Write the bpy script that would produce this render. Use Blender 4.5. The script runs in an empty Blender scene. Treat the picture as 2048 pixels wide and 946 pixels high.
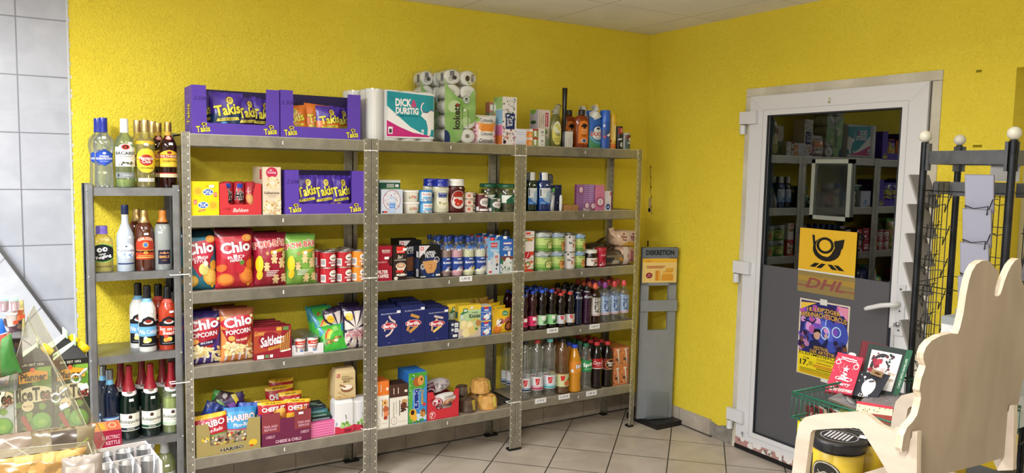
import bpy,bmesh,math,random
from mathutils import Vector,Matrix
PI = math.pi
S = bpy.context.scene
COL = S.collection

# ---------------------------------------------------------------- camera
IW,IH = 2048,946
CAM = (-0.5681,-4.144,1.6653)
FPX = 1557.46
M0 = (0.85397737,-0.51993991,0.01962508)
M1 = (0.02823614,0.08397304,0.99606789)
M2 = (0.51954343,0.8500653,-0.08639217)
cd = bpy.data.cameras.new('camera')
cd.sensor_width = 36.0
cd.lens = FPX / IW * 36.0
cd.clip_start = 0.02
cam = bpy.data.objects.new('camera',cd)
COL.objects.link(cam)
cam.matrix_world = Matrix(((M0[0],M1[0],-M2[0],CAM[0]),(M0[1],M1[1],-M2[1],CAM[1]),
                           (M0[2],M1[2],-M2[2],CAM[2]),(0,0,0,1)))
S.camera = cam

# ---------------------------------------------------------------- world, lamps, exposure
w = bpy.data.worlds.new('world'); S.world = w; w.use_nodes = True
w.node_tree.nodes['Background'].inputs[0].default_value = (0.02,0.022,0.03,1)
w.node_tree.nodes['Background'].inputs[1].default_value = 0.3
S.view_settings.view_transform = 'Standard'
S.view_settings.look = 'None'
S.view_settings.gamma = 1.0
S.view_settings.use_curve_mapping = False
S.view_settings.exposure = 0.16

def area_light(name,loc,sx,sy,power,col,rot=(0,0,0)):
    l = bpy.data.lights.new(name,'AREA'); l.shape = 'RECTANGLE'; l.size = sx; l.size_y = sy
    l.energy = power; l.color = col
    o = bpy.data.objects.new(name,l); COL.objects.link(o)
    o.location = loc; o.rotation_euler = rot
    return o
area_light('ceiling_lamp_light',(-1.25,-3.95,2.50),1.2,0.25,112,(1.0,0.97,0.93))
area_light('counter_lamp_light',(-1.40,-1.8,2.50),0.4,1.2,108,(0.93,0.96,1.0))
area_light('far_lamp_light',(0.9,-4.9,2.50),1.2,0.25,12,(1.0,0.97,0.93))
area_light('ceiling_fill_light',(0.6,-2.4,2.30),1.6,1.2,46,(1.0,0.97,0.93),(PI,0,0))  # added upward fill to brighten the ceiling; no lamp hangs here

# ---------------------------------------------------------------- pixel -> place helpers
def Px(u,y,z):
    a = u - IW / 2
    yy,zz = y - CAM[1],z - CAM[2]
    return CAM[0] - ((FPX * M0[1] - a * M2[1]) * yy + (FPX * M0[2] - a * M2[2]) * zz) / (FPX * M0[0] - a * M2[0])
def Pz(v,x,y):
    b = IH / 2 - v
    xx,yy = x - CAM[0],y - CAM[1]
    return CAM[2] - ((FPX * M1[0] - b * M2[0]) * xx + (FPX * M1[1] - b * M2[1]) * yy) / (FPX * M1[2] - b * M2[2])
def ray(u,v):
    a,b = (u - IW / 2) / FPX,(IH / 2 - v) / FPX
    return Vector([M0[i] * a + M1[i] * b + M2[i] for i in range(3)])
def at_x(u,v,x):
    d = ray(u,v); t = (x - CAM[0]) / d.x; return Vector(CAM) + d * t
def at_y(u,v,y):
    d = ray(u,v); t = (y - CAM[1]) / d.y; return Vector(CAM) + d * t
def at_z(u,v,z):
    d = ray(u,v); t = (z - CAM[2]) / d.z; return Vector(CAM) + d * t
def span(u0,u1,vt,y,z):
    x0,x1 = Px(u0,y,z),Px(u1,y,z)
    return (x0 + x1) / 2,x1 - x0,Pz(vt,(x0 + x1) / 2,y) - z

# ---------------------------------------------------------------- materials
def lin(h):
    if isinstance(h,tuple): return h
    h = h.lstrip('#')
    if len(h) == 3: h = ''.join(c * 2 for c in h)
    r = []
    for i in (0,2,4):
        c = int(h[i:i + 2],16) / 255
        r.append(c / 12.92 if c <= 0.04045 else ((c + 0.055) / 1.055) ** 2.4)
    return tuple(r)
_M = {}
def newmat(name):
    m = bpy.data.materials.new(name); m.use_nodes = True
    return m,m.node_tree,m.node_tree.nodes['Principled BSDF']
KIND = {'card': (0.55,0,0.3),'ink': (0.5,0,0.3),'gloss': (0.22,0,0.5),'foil': (0.28,0.0,0.6),'plastic': (0.35,0,0.5),
        'metal': (0.32,0.9,0.5),'matte': (0.85,0,0.15),'chrome': (0.15,1.0,0.5),'liquid': (0.08,0,0.6)}
def mat(col,kind='card'):
    k = (col,kind)
    if k in _M: return _M[k]
    m,nt,b = newmat('%s_%s' % (kind,str(col).strip('#')))
    c = lin(col); ro,me,sp = KIND[kind]
    b.inputs['Base Color'].default_value = (*c,1)
    b.inputs['Roughness'].default_value = ro
    b.inputs['Metallic'].default_value = me
    b.inputs['Specular IOR Level'].default_value = sp
    if kind in ('foil','card','metal'):
        n = nt.nodes.new('ShaderNodeTexNoise'); n.inputs['Scale'].default_value = 35 if kind == 'foil' else 60
        bp = nt.nodes.new('ShaderNodeBump'); bp.inputs['Strength'].default_value = 0.35 if kind == 'foil' else 0.06
        bp.inputs['Distance'].default_value = 0.004 if kind == 'foil' else 0.002
        tc = nt.nodes.new('ShaderNodeTexCoord'); nt.links.new(tc.outputs['Object'],n.inputs['Vector'])
        nt.links.new(n.outputs[0],bp.inputs['Height']); nt.links.new(bp.outputs[0],b.inputs['Normal'])
    _M[k] = m
    return m
def glass(col='#ffffff',op=0.12,gl=0.10,film=False):
    k = ('glass',col,op,gl,film)
    if k in _M: return _M[k]
    m,nt,b = newmat('clear_glass')
    nt.nodes.remove(b); out = nt.nodes['Material Output']
    tr = nt.nodes.new('ShaderNodeBsdfTransparent'); tr.inputs[0].default_value = (*lin(col),1)
    gs = nt.nodes.new('ShaderNodeBsdfGlossy'); gs.inputs['Roughness'].default_value = 0.05 if gl < 0.2 else 0.008
    df = nt.nodes.new('ShaderNodeBsdfDiffuse'); df.inputs[0].default_value = (*lin(col),1)
    m1 = nt.nodes.new('ShaderNodeMixShader'); m1.inputs[0].default_value = op
    nt.links.new(tr.outputs[0],m1.inputs[1]); nt.links.new(df.outputs[0],m1.inputs[2])
    fr = nt.nodes.new('ShaderNodeFresnel'); fr.inputs[0].default_value = 1.5
    ad = nt.nodes.new('ShaderNodeMath'); ad.operation = 'ADD'; ad.use_clamp = True; ad.inputs[1].default_value = (gl if gl < 0.2 else 0.09) - 0.04
    sc = nt.nodes.new('ShaderNodeMath'); sc.operation = 'MULTIPLY'; sc.inputs[1].default_value = 0.6 if gl < 0.2 else 1.0
    nt.links.new(fr.outputs[0],sc.inputs[0]); nt.links.new(sc.outputs[0],ad.inputs[0])
    m2 = nt.nodes.new('ShaderNodeMixShader'); m2.inputs[0].default_value = gl
    if not film: nt.links.new(ad.outputs[0],m2.inputs[0])
    nt.links.new(m1.outputs[0],m2.inputs[1]); nt.links.new(gs.outputs[0],m2.inputs[2])
    nt.links.new(m2.outputs[0],out.inputs[0])
    _M[k] = m
    return m
def proc(name,fn):
    if name in _M: return _M[name]
    m,nt,b = newmat(name)
    (fn or f_galv('#dcdcd6','#f0f0ea',0.3))(nt,b); _M[name] = m; return m
def nd(nt,t,**kw):
    n = nt.nodes.new('ShaderNode' + t)
    for k,v in kw.items():
        if k.startswith('i_'): n.inputs[k[2:].replace('_',' ')].default_value = v
        else: setattr(n,k,v)
    return n
def ramp(nt,stops):
    r = nt.nodes.new('ShaderNodeValToRGB'); e = r.color_ramp.elements
    while len(e) < len(stops): e.new(0.5)
    for i,(p,c) in enumerate(stops): e[i].position = p; e[i].color = (*lin(c),1)
    return r
def f_stucco(c1,c2):
    def f(nt,b):
        tc = nd(nt,'TexCoord')
        n = nd(nt,'TexNoise',i_Scale=62.0,i_Detail=2.0,i_Distortion=1.6)
        n2 = nd(nt,'TexNoise',i_Scale=110.0,i_Detail=2.0,i_Distortion=0.4)
        n3 = nd(nt,'TexNoise',i_Scale=1.3,i_Detail=3.0)
        for q in (n,n2,n3): nt.links.new(tc.outputs['Object'],q.inputs['Vector'])
        b1 = nd(nt,'Bump',i_Strength=0.75,i_Distance=0.009); b2 = nd(nt,'Bump',i_Strength=0.4,i_Distance=0.004)
        nt.links.new(n.outputs[0],b1.inputs['Height']); nt.links.new(n2.outputs[0],b2.inputs['Height'])
        nt.links.new(b1.outputs[0],b2.inputs['Normal']); nt.links.new(b2.outputs[0],b.inputs['Normal'])
        r = ramp(nt,[(0.35,c1),(0.65,c2)]); nt.links.new(n3.outputs[0],r.inputs[0])
        nt.links.new(r.outputs[0],b.inputs['Base Color'])
        b.inputs['Roughness'].default_value = 0.75; b.inputs['Specular IOR Level'].default_value = 0.25
    return f
def f_tiles(c1,c2,cm,bw,bh,off,mortar,rot=0.0,stain=4.0,rough=0.3,axis='xz'):
    def f(nt,b):
        tc = nd(nt,'TexCoord'); mp = nd(nt,'Mapping')
        if axis == 'xz': mp.inputs['Rotation'].default_value = (-PI / 2,0,0)
        if axis == 'yz': mp.inputs['Rotation'].default_value = (-PI / 2,0,0)
        nt.links.new(tc.outputs['Object'],mp.inputs['Vector'])
        mp2 = nd(nt,'Mapping'); mp2.inputs['Rotation'].default_value = (0,0,rot); mp2.inputs['Location'].default_value = (off[0],off[1],0)
        nt.links.new(mp.outputs[0],mp2.inputs['Vector'])
        br = nd(nt,'TexBrick',offset=0.0,squash=1.0)
        br.inputs['Scale'].default_value = 1.0; br.inputs['Mortar Size'].default_value = mortar
        br.inputs['Mortar Smooth'].default_value = 0.1
        br.inputs['Brick Width'].default_value = bw; br.inputs['Row Height'].default_value = bh
        nt.links.new(mp2.outputs[0],br.inputs['Vector'])
        n = nd(nt,'TexNoise',i_Scale=stain,i_Detail=5.0,i_Distortion=0.8)
        nt.links.new(tc.outputs['Object'],n.inputs['Vector'])
        r = ramp(nt,[(0.35,c1),(0.65,c2)]); nt.links.new(n.outputs[0],r.inputs[0])
        nt.links.new(r.outputs[0],br.inputs['Color1']); nt.links.new(r.outputs[0],br.inputs['Color2'])
        br.inputs['Mortar'].default_value = (*lin(cm),1)
        nt.links.new(br.outputs['Color'],b.inputs['Base Color'])
        bp = nd(nt,'Bump',i_Strength=0.4,i_Distance=0.002,invert=True)
        nt.links.new(br.outputs['Fac'],bp.inputs['Height']); nt.links.new(bp.outputs[0],b.inputs['Normal'])
        b.inputs['Roughness'].default_value = rough
    return f
def f_galv(c1,c2,rough=0.38):
    def f(nt,b):
        tc = nd(nt,'TexCoord'); v = nd(nt,'TexNoise',i_Scale=14.0,i_Detail=4.0,i_Distortion=0.6)
        nt.links.new(tc.outputs['Object'],v.inputs['Vector'])
        r = ramp(nt,[(0.3,c1),(0.7,c2)]); nt.links.new(v.outputs[0],r.inputs[0])
        nt.links.new(r.outputs[0],b.inputs['Base Color'])
        b.inputs['Metallic'].default_value = 0.85; b.inputs['Roughness'].default_value = rough
    return f
def f_wood(c1,c2,sc=(1,1,9),scale=9.0,rough=0.5):
    def f(nt,b):
        tc = nd(nt,'TexCoord'); mp = nd(nt,'Mapping'); mp.inputs['Scale'].default_value = sc
        nt.links.new(tc.outputs['Object'],mp.inputs['Vector'])
        v = nd(nt,'TexNoise',i_Scale=scale,i_Detail=6.0,i_Distortion=0.5); nt.links.new(mp.outputs[0],v.inputs['Vector'])
        r = ramp(nt,[(0.3,c1),(0.7,c2)]); nt.links.new(v.outputs[0],r.inputs[0])
        nt.links.new(r.outputs[0],b.inputs['Base Color']); b.inputs['Roughness'].default_value = rough
    return f
STUCCO = proc('yellow_stucco',f_stucco('#e9d23c','#eed946'))
GALV = proc('galvanised_steel',f_galv('#98958b','#b3afa3',0.33))
BOARD = proc('shelf_board',f_wood('#8d7f6c','#a99a85',(2,2,2),6))
GREYM = proc('grey_painted_steel',f_galv('#84868a','#9a9ca0',0.4))
PLY = proc('shaded_plywood',f_wood('#8f7f6c','#9f8f7b',(1.2,1,0.35),14))  # chair backrest: shade on its rear face is mixed into the darker tone
PLYE = proc('plywood_edge',f_wood('#aa9a84','#c2b29c',(60,60,1.0),3))
PLYL = proc('lit_plywood',f_wood('#a89b8c','#b8ac9e',(1,0.5,3),9))  # same plywood for arms and seat, paler tone stands for the light on them
PVC = mat('#dcdde2','plastic')

# ---------------------------------------------------------------- mesh builder
class MB:
    def __init__(s): s.v = []; s.f = []; s.mi = []; s.sm = []; s.mats = []
    def m(s,mt):
        if isinstance(mt,str): mt = mat(mt)
        if mt not in s.mats: s.mats.append(mt)
        return s.mats.index(mt)
    def add(s,vs,fs,mt,smooth=False):
        o = len(s.v); s.v += [tuple(p) for p in vs]; k = s.m(mt)
        for f in fs: s.f.append([i + o for i in f]); s.mi.append(k); s.sm.append(smooth)
    def box(s,x0,x1,y0,y1,z0,z1,mt,T=None):
        vs = [(x,y,z) for z in (z0,z1) for y in (y0,y1) for x in (x0,x1)]
        if T: vs = [T(p) for p in vs]
        s.add(vs,[(0,2,3,1),(4,5,7,6),(0,1,5,4),(2,6,7,3),(0,4,6,2),(1,3,7,5)],mt)
    def lathe(s,prof,mt,seg=24,c=(0,0),smooth=True,sx=1.0,sy=1.0,capb=True,capt=True,sq=0.0):
        # prof: list of (r,z); sq > 0 squares the section
        vs = []
        for r,z in prof:
            for i in range(seg):
                a = 2 * PI * i / seg
                k = 1.0
                if sq: k = 1 / (abs(math.cos(a)) ** (2 + sq) + abs(math.sin(a)) ** (2 + sq)) ** (1 / (2 + sq))
                vs.append((c[0] + r * k * sx * math.cos(a),c[1] + r * k * sy * math.sin(a),z))
        fs = []
        for j in range(len(prof) - 1):
            for i in range(seg):
                i2 = (i + 1) % seg
                fs.append((j * seg + i,j * seg + i2,(j + 1) * seg + i2,(j + 1) * seg + i))
        s.add(vs,fs,mt,smooth)
        n = len(prof)
        if capb and prof[0][0] > 1e-5: s.add(vs[:seg],[tuple(range(seg - 1,-1,-1))],mt)
        if capt and prof[-1][0] > 1e-5: s.add(vs[(n - 1) * seg:],[tuple(range(seg))],mt)
    def tube(s,pts,r,mt,seg=8,cap=True):
        pts = [Vector(p) for p in pts]; vs = []
        for i,p in enumerate(pts):
            d = (pts[min(i + 1,len(pts) - 1)] - pts[max(i - 1,0)]).normalized()
            a = d.cross(Vector((0,0,1)))
            if a.length < 1e-3: a = d.cross(Vector((1,0,0)))
            a.normalize(); b = d.cross(a)
            rr = r[i] if isinstance(r,(list,tuple)) else r
            for k in range(seg):
                t = 2 * PI * k / seg; vs.append(p + (a * math.cos(t) + b * math.sin(t)) * rr)
        fs = []
        for j in range(len(pts) - 1):
            for i in range(seg):
                i2 = (i + 1) % seg; fs.append((j * seg + i,(j + 1) * seg + i,(j + 1) * seg + i2,j * seg + i2))
        if cap: fs.append(tuple(range(seg))); fs.append(tuple(range(len(pts) * seg - 1,(len(pts) - 1) * seg - 1,-1)))
        s.add(vs,fs,mt,seg > 4)
    def ball(s,c,r,mt,seg=16,rings=10,sz=1.0):
        s.lathe([(max(1e-6,r * math.sin(PI * i / rings)),c[2] - r * sz * math.cos(PI * i / rings)) for i in range(rings + 1)],mt,seg,(c[0],c[1]),capb=False,capt=False)
    def prism(s,poly,fr,bk,mt,mts=None):
        # poly 2D list; fr,bk functions (a,b)->3D for the two faces
        n = len(poly); A = [fr(a,b) for a,b in poly]; B = [bk(a,b) for a,b in poly]
        s.add(A,[tuple(range(n))],mt); s.add(B,[tuple(range(n - 1,-1,-1))],mt)
        s.add(A + B,[(i,(i + 1) % n,n + (i + 1) % n,n + i) for i in range(n)],mts or mt)
    def build(s,name,parent=None,loc=None,label=None):
        me = bpy.data.meshes.new(name); me.from_pydata(s.v,[],s.f)
        for mt in s.mats: me.materials.append(mt)
        me.polygons.foreach_set('material_index',s.mi); me.polygons.foreach_set('use_smooth',s.sm)
        me.update()
        o = bpy.data.objects.new(name,me); COL.objects.link(o)
        if parent is not None: o.parent = parent
        if loc: o.location = loc
        if label: o['label'] = label
        return o

def tag(o,label,cat,group=None):
    o['label'] = label; o['category'] = cat
    if group: o['group'] = group
    return o
def thing(name,label,cat,loc=(0,0,0),rz=0.0,group=None,rx=0.0,ry=0.0):
    o = bpy.data.objects.new(name,None); COL.objects.link(o); o.empty_display_size = 0.05
    o.location = loc; o.rotation_euler = (rx,ry,rz); tag(o,label,cat,group); return o
def struct(name,mb):
    o = mb.build(name); o['kind'] = 'structure'; return o
KIDS = {}
def dup(root,loc=None,rz=None,label=None,group=None):
    def cp(o,par):
        c = o.copy(); COL.objects.link(c); c.parent = par
        for ch in list(o.children): cp(ch,c)
        return c
    r = cp(root,None)
    if loc is not None: r.location = loc
    if rz is not None: r.rotation_euler = (root.rotation_euler[0],root.rotation_euler[1],rz)
    if label: r['label'] = label
    if group: r['group'] = group
    return r

# ---------------------------------------------------------------- printed art (thin ink layers following a surface)
_T = {}
def text_mesh(txt,bold=0.0):
    k = (txt,bold)
    if k in _T: return _T[k]
    cu = bpy.data.curves.new('t','FONT'); cu.body = txt; cu.resolution_u = 2; cu.offset = bold
    ob = bpy.data.objects.new('t',cu); me = ob.to_mesh()
    vs = [(v.co.x,v.co.y) for v in me.vertices]; fs = [tuple(p.vertices) for p in me.polygons]
    ob.to_mesh_clear(); bpy.data.objects.remove(ob); bpy.data.curves.remove(cu)
    _T[k] = (vs,fs); return _T[k]
def rot2(p,c,a):
    x,y = p[0] - c[0],p[1] - c[1]; return (c[0] + x * math.cos(a) - y * math.sin(a),c[1] + x * math.sin(a) + y * math.cos(a))
def art(mb,shapes,mp,W,H,cuts=(0,0),lift=0.0004,step=0.00012,kind='ink',clip=True):
    """shapes use x,y in 0..1 of a W by H metre field; mp(x01,y01,off)->3D"""
    L = lift
    def put(vs,fs,col):
        # vs in metres
        vs = [(x / W,y / H) for x,y in vs]
        xs = [p[0] for p in vs]; ys = [p[1] for p in vs]
        need = (cuts[0] and max(xs) - min(xs) > 1.0 / cuts[0]) or (cuts[1] and max(ys) - min(ys) > 1.0 / cuts[1])
        over = clip and (min(xs) < -1e-4 or max(xs) > 1.0001 or min(ys) < -1e-4 or max(ys) > 1.0001)
        if need or over:
            bm = bmesh.new(); bv = [bm.verts.new((x,y,0)) for x,y in vs]
            for f in fs:
                try: bm.faces.new([bv[i] for i in f])
                except ValueError: pass
            if over:
                for co,no in (((0,0,0),(1,0,0)),((1,0,0),(-1,0,0)),((0,0,0),(0,1,0)),((0,1,0),(0,-1,0))):
                    bmesh.ops.bisect_plane(bm,geom=bm.verts[:] + bm.edges[:] + bm.faces[:],plane_co=co,plane_no=no,clear_inner=True)
            for ax in (0,1):
                c = cuts[ax]
                if not c: continue
                a,b = (min(xs),max(xs)) if ax == 0 else (min(ys),max(ys))
                for i in range(max(1,math.ceil(a * c)),min(c,math.ceil(b * c))):
                    co = [0,0,0]; co[ax] = i / c; no = [0,0,0]; no[ax] = 1
                    bmesh.ops.bisect_plane(bm,geom=bm.verts[:] + bm.edges[:] + bm.faces[:],plane_co=co,plane_no=no)
            bm.verts.index_update()
            vs = [(v.co.x,v.co.y) for v in bm.verts]; fs = [tuple(v.index for v in f.verts) for f in bm.faces]
            bm.free()
        if fs: mb.add([mp(x,y,L) for x,y in vs],fs,mat(col,kind) if isinstance(col,str) else col,bool(cuts[0] or cuts[1]))
    for sh in shapes:
        t,col = sh[0],sh[1]
        if t == 'r':
            x0,y0,x1,y1 = sh[2:6]
            vs = [(x0 * W,y0 * H),(x1 * W,y0 * H),(x1 * W,y1 * H),(x0 * W,y1 * H)]
            if len(sh) > 6: c = ((x0 + x1) / 2 * W,(y0 + y1) / 2 * H); vs = [rot2(p,c,sh[6]) for p in vs]
            put(vs,[(0,1,2,3)],col)
        elif t == 'e':
            cx,cy,rx,ry = sh[2:6]; a = sh[6] if len(sh) > 6 else 0; n = 20 if rx * W > 0.008 else 12
            vs = [rot2(((cx + rx * math.cos(2 * PI * i / n)) * W,cy * H + ry * H * math.sin(2 * PI * i / n)),(cx * W,cy * H),a) for i in range(n)]
            put(vs,[tuple(range(n))],col)
        elif t == 'ring':
            cx,cy,rx,ry,th = sh[2:7]; n = 24; vs = []
            for k in (1,1 - th):
                vs += [((cx + rx * k * math.cos(2 * PI * i / n)) * W,(cy + ry * k * math.sin(2 * PI * i / n)) * H) for i in range(n)]
            put(vs,[(i,(i + 1) % n,n + (i + 1) % n,n + i) for i in range(n)],col)
        elif t == 'p':
            put([(x * W,y * H) for x,y in sh[2]],[tuple(range(len(sh[2])))],col)
        elif t == 'l':   # polyline, width in metres
            pts = [(x * W,y * H) for x,y in sh[2]]; wd = sh[3] / 2
            for (xa,ya),(xb,yb) in zip(pts[:-1],pts[1:]):
                d = math.hypot(xb - xa,yb - ya) or 1e-9; nx,ny = -(yb - ya) / d * wd,(xb - xa) / d * wd
                put([(xa - nx,ya - ny),(xb - nx,yb - ny),(xb + nx,yb + ny),(xa + nx,ya + ny)],[(0,1,2,3)],col)
        elif t == 's':   # scattered blobs
            n,x0,y0,x1,y1,r,seed = sh[2:9]; rn = random.Random(seed); cols = col if isinstance(col,(list,tuple)) else [col]
            for i in range(n):
                cx,cy = rn.uniform(x0,x1) * W,rn.uniform(y0,y1) * H; rr = r * W * rn.uniform(0.7,1.25); k = 9
                vs = [(cx + rr * rn.uniform(0.75,1.1) * math.cos(2 * PI * j / k),cy + rr * rn.uniform(0.75,1.1) * math.sin(2 * PI * j / k)) for j in range(k)]
                put(vs,[tuple(range(k))],cols[i % len(cols)]); L += step * 0.15
        elif t == 't':
            txt,cx,cy,tw,th = sh[2:7]; op = sh[7] if len(sh) > 7 else {}
            base,_ = text_mesh(txt,0.0)
            if not base: continue
            xa,xb = min(p[0] for p in base),max(p[0] for p in base); ya,yb = min(p[1] for p in base),max(p[1] for p in base)
            tw *= W; th *= H
            sx,sy = tw / max(xb - xa,1e-6),th / max(yb - ya,1e-6)
            rr,she,arc = op.get('rot',0),op.get('sh',0),op.get('arc',0)
            if 'q' in op:   # turned a quarter: width runs along y
                tw,th = sh[5] * H,sh[6] * W; sx,sy = tw / max(xb - xa,1e-6),th / max(yb - ya,1e-6); rr = op['q'] * PI / 2
            lay = []
            if 'o' in op: lay.append((op.get('ow',0.06) * 0.6,op['o']))
            lay.append((op.get('b',0.012) * 0.6,col))
            for bo,cc in lay:
                vs,fs = text_mesh(txt,bo)
                out = []
                for x,y in vs:
                    px,py = (x - xa) * sx - tw / 2,(y - ya) * sy - th / 2
                    px += she * py
                    if arc: py += arc * th * (1 - (2 * px / tw) ** 2)
                    out.append(rot2((px + cx * W,py + cy * H),(cx * W,cy * H),rr))
                put(out,fs,cc); L += step
        L += step
def pl_front(x0,yf,z0,W,H):
    return lambda x,y,o: (x0 + x * W,yf - o,z0 + y * H)
def pl_left(xl,yb,z0,W,H):
    return lambda x,y,o: (xl - o,yb - x * W,z0 + y * H)
def pl_right(xr,yf,z0,W,H):
    return lambda x,y,o: (xr + o,yf + x * W,z0 + y * H)
def pl_top(x0,yf,zt,W,H):
    return lambda x,y,o: (x0 + x * W,yf + y * H,zt + o)
def cyl(R,z0,H,spn=2.4,a0=0.0):
    return lambda x,y,o: ((R + o) * math.sin((x - 0.5) * spn + a0),-(R + o) * math.cos((x - 0.5) * spn + a0),z0 + y * H)
# ================================================================ the room
XR,HC = 3.045,2.596
XL,YR = -3.0,-6.6
b = MB(); b.box(XL,XR + 0.3,YR,0.1,-0.05,0.0,
  proc('floor_tiles',f_tiles('#b3a89d','#c6bcb1','#3a3632',0.325,0.325,(-0.127 + 3.25,0.127 + 3.25),0.0035,PI / 4,5.0,0.28,'xy')))
struct('floor',b)
b = MB(); b.box(XL,XR + 0.3,YR,0.1,HC,HC + 0.05,
  proc('ceiling_panels',f_tiles('#d9d6cf','#e4e1da','#a8a49b',0.62,0.62,(0.29 + 6.2,0.62 + 6.2),0.003,0,2.0,0.8,'xy')))
struct('ceiling',b)
b = MB(); b.box(-0.425,XR + 0.3,0.0,0.1,0,HC,STUCCO)
# the rough unpainted edge beside the tiles
rn = random.Random(4)
edge = mat('#d9d8ca','matte')
z = 0.72
while z < 2.55:
    hgt = rn.uniform(0.006,0.03); wd = rn.uniform(0.002,0.009)
    b.prism([(-0.4235,z),(-0.4235 + wd * 0.5,z - 0.002),(-0.4235 + wd,z + hgt * 0.4),(-0.4235 + wd * 0.7,z + hgt * 0.8),(-0.4235,z + hgt)],lambda q,r: (q,-0.0012,r),lambda q,r: (q,0.001,r),edge)
    z += hgt + rn.uniform(0.004,0.06)
struct('wall_back',b)
b = MB(); b.box(XL,-0.43,-0.003,0.1,0,HC,
  proc('wall_tiles',f_tiles('#a9acb6','#b6b9c2','#7d7f88',0.33,0.2545,(0.627 + 3.3,-0.003),0.003,0,7.0,0.22,'xz')))
b.box(-0.433,-0.424,-0.004,0.1,0,HC,mat('#c3c7c6'))
struct('wall_back_tiled',b)
Y0,Y1,ZO = -0.880,-2.040,2.157      # door opening
YN,ZN = -2.366,2.142                  # niche
b = MB()
b.box(XR,XR + 0.12,Y0,0.1,0,HC,STUCCO); b.box(XR,XR + 0.12,Y1,Y0,ZO,HC,STUCCO)
b.box(XR,XR + 0.12,YN,Y1,0,HC,STUCCO); b.box(XR,XR + 0.12,YR,YN,ZN,HC,STUCCO)
b.box(XR + 0.12,XR + 0.16,YR,YN + 0.0,0,HC,mat('#cfc6a4','matte'))
# plaster damage by the corner
dm = mat('#a08a52','matte'); dk = mat('#3c3420','matte')
rn = random.Random(7)
for i in range(15):
    p = at_x(1302 + rn.uniform(-1.5,1.5),334 + i * 6.6,XR)
    b.box(XR - 0.0015 - 0.0003 * (i % 4),XR + 0.001,p.y - rn.uniform(0.002,0.005),p.y + rn.uniform(0.002,0.005),p.z - 0.011,p.z + 0.009,dm if i % 3 else dk)
for (u,v,a,c) in ((1300,410,0.012,0.05),(1299,420,0.01,0.012)):
    p = at_x(u,v,XR); b.box(XR - 0.0025,XR,p.y - a,p.y + a,p.z - c,p.z + c,mat('#b7a07a','matte') if a > 0.011 else dk)
for (u,v) in ((1296,484),(1296,490)):
    p = at_x(u,v,XR); b.box(XR - 0.002,XR,p.y - 0.006,p.y + 0.006,p.z - 0.01,p.z + 0.01,dk)
for (u,v,r_) in ((1958,142,0.012),(1955,292,0.02)):
    p = at_x(u,v,XR); b.box(XR - 0.0015,XR,p.y - r_,p.y + r_,p.z - 0.006,p.z + 0.005,mat('#8a7a14','matte'))
struct('wall_right',b)
b = MB(); b.box(XL - 0.1,XL,YR,0.1,0,HC,mat('#d8d6c8','matte')); struct('wall_left',b)
b = MB(); b.box(XL,XR + 0.3,YR - 0.1,YR,0,HC,mat('#d8d6c8','matte')); struct('wall_front',b)
b = MB(); b.box(XR + 0.6,XR + 0.62,-3.2,0.2,-0.1,2.7,mat('#060607','matte')); struct('night_backdrop',b)  # added black sheet behind the door glass, stands in for the dark outdoors
SK = proc('skirting_tiles',f_tiles('#9c9186','#b3a89c','#6b6259',0.325,0.4,(0.05 + 3.25,0.2),0.002,0,6.0,0.4,'xz'))
b = MB(); b.box(-0.42,XR,-0.012,0,0,0.112,SK); b.box(-0.42,XR,-0.016,0,0.0,0.008,mat('#4a453f','matte')); struct('baseboard_back',b)
SK2 = proc('skirting_tiles_side',f_tiles('#a69c90','#beb4a8','#6b6259',0.4,0.325,(0.2,0.1 + 3.25),0.002,0,6.0,0.4,'xy'))
b = MB(); b.box(XR - 0.012,XR,-0.70,-0.012,0,0.108,SK2)
cem = proc('bare_cement',f_wood('#75716a','#97928a',(1,1,1),22,0.9))
b.prism([(-0.70,0),(-0.70,0.10),(-0.76,0.086),(-0.82,0.105),(-0.882,0.098),(-0.882,0)],lambda y,z: (XR - 0.008,y,z),lambda y,z: (XR,y,z),cem)
b.box(XR - 0.016,XR,-0.72,-0.012,0,0.007,mat('#4a453f','matte')); struct('baseboard_right',b)

# door: frame, leaf, film, glass
FRM = proc('dirty_white_paint',f_wood('#b9b29f','#dbd6c8',(1,1,1),5,0.6))
b = MB(); x0,x1 = XR - 0.006,XR + 0.12
b.box(x0,x1,Y1 - 0.008,Y0 + 0.006,ZO - 0.042,ZO + 0.006,FRM); b.box(x0,x1,-0.918,Y0 + 0.006,0,ZO - 0.04,FRM)
b.box(x0,x1,Y1 - 0.008,-2.0,0,ZO - 0.04,FRM)
b.box(x0 - 0.002,x0 + 0.01,-2.003,-1.997,0,ZO - 0.04,mat('#5d5a52')); struct('trim_1',b)
xf = XR - 0.020                       # room face of the leaf
LY0,LY1,LZ0,LZ1 = -0.920,-1.995,0.030,2.114
GY0,GY1,GZ0,GZ1 = -1.052,-1.866,0.135,1.999
dr = MB()
for (a,c,e,g) in ((LY0,GY0,LZ0,LZ1),(GY1,LY1,LZ0,LZ1),(GY0,GY1,LZ0,GZ0),(GY0,GY1,GZ1,LZ1)):
    dr.box(xf,xf + 0.07,min(a,c),max(a,c),e,g,PVC)
gk = mat('#33343a')
for (a,c,e,g) in ((GY0 + 0.002,GY0 - 0.006,GZ0,GZ1),(GY1 - 0.002,GY1 + 0.006,GZ0,GZ1),(GY1,GY0,GZ0 - 0.002,GZ0 + 0.006),(GY1,GY0,GZ1 - 0.006,GZ1 + 0.002)):
    dr.box(xf - 0.001,xf + 0.01,min(a,c),max(a,c),e,g,gk)
ln = mat('#a9abb3')
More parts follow.
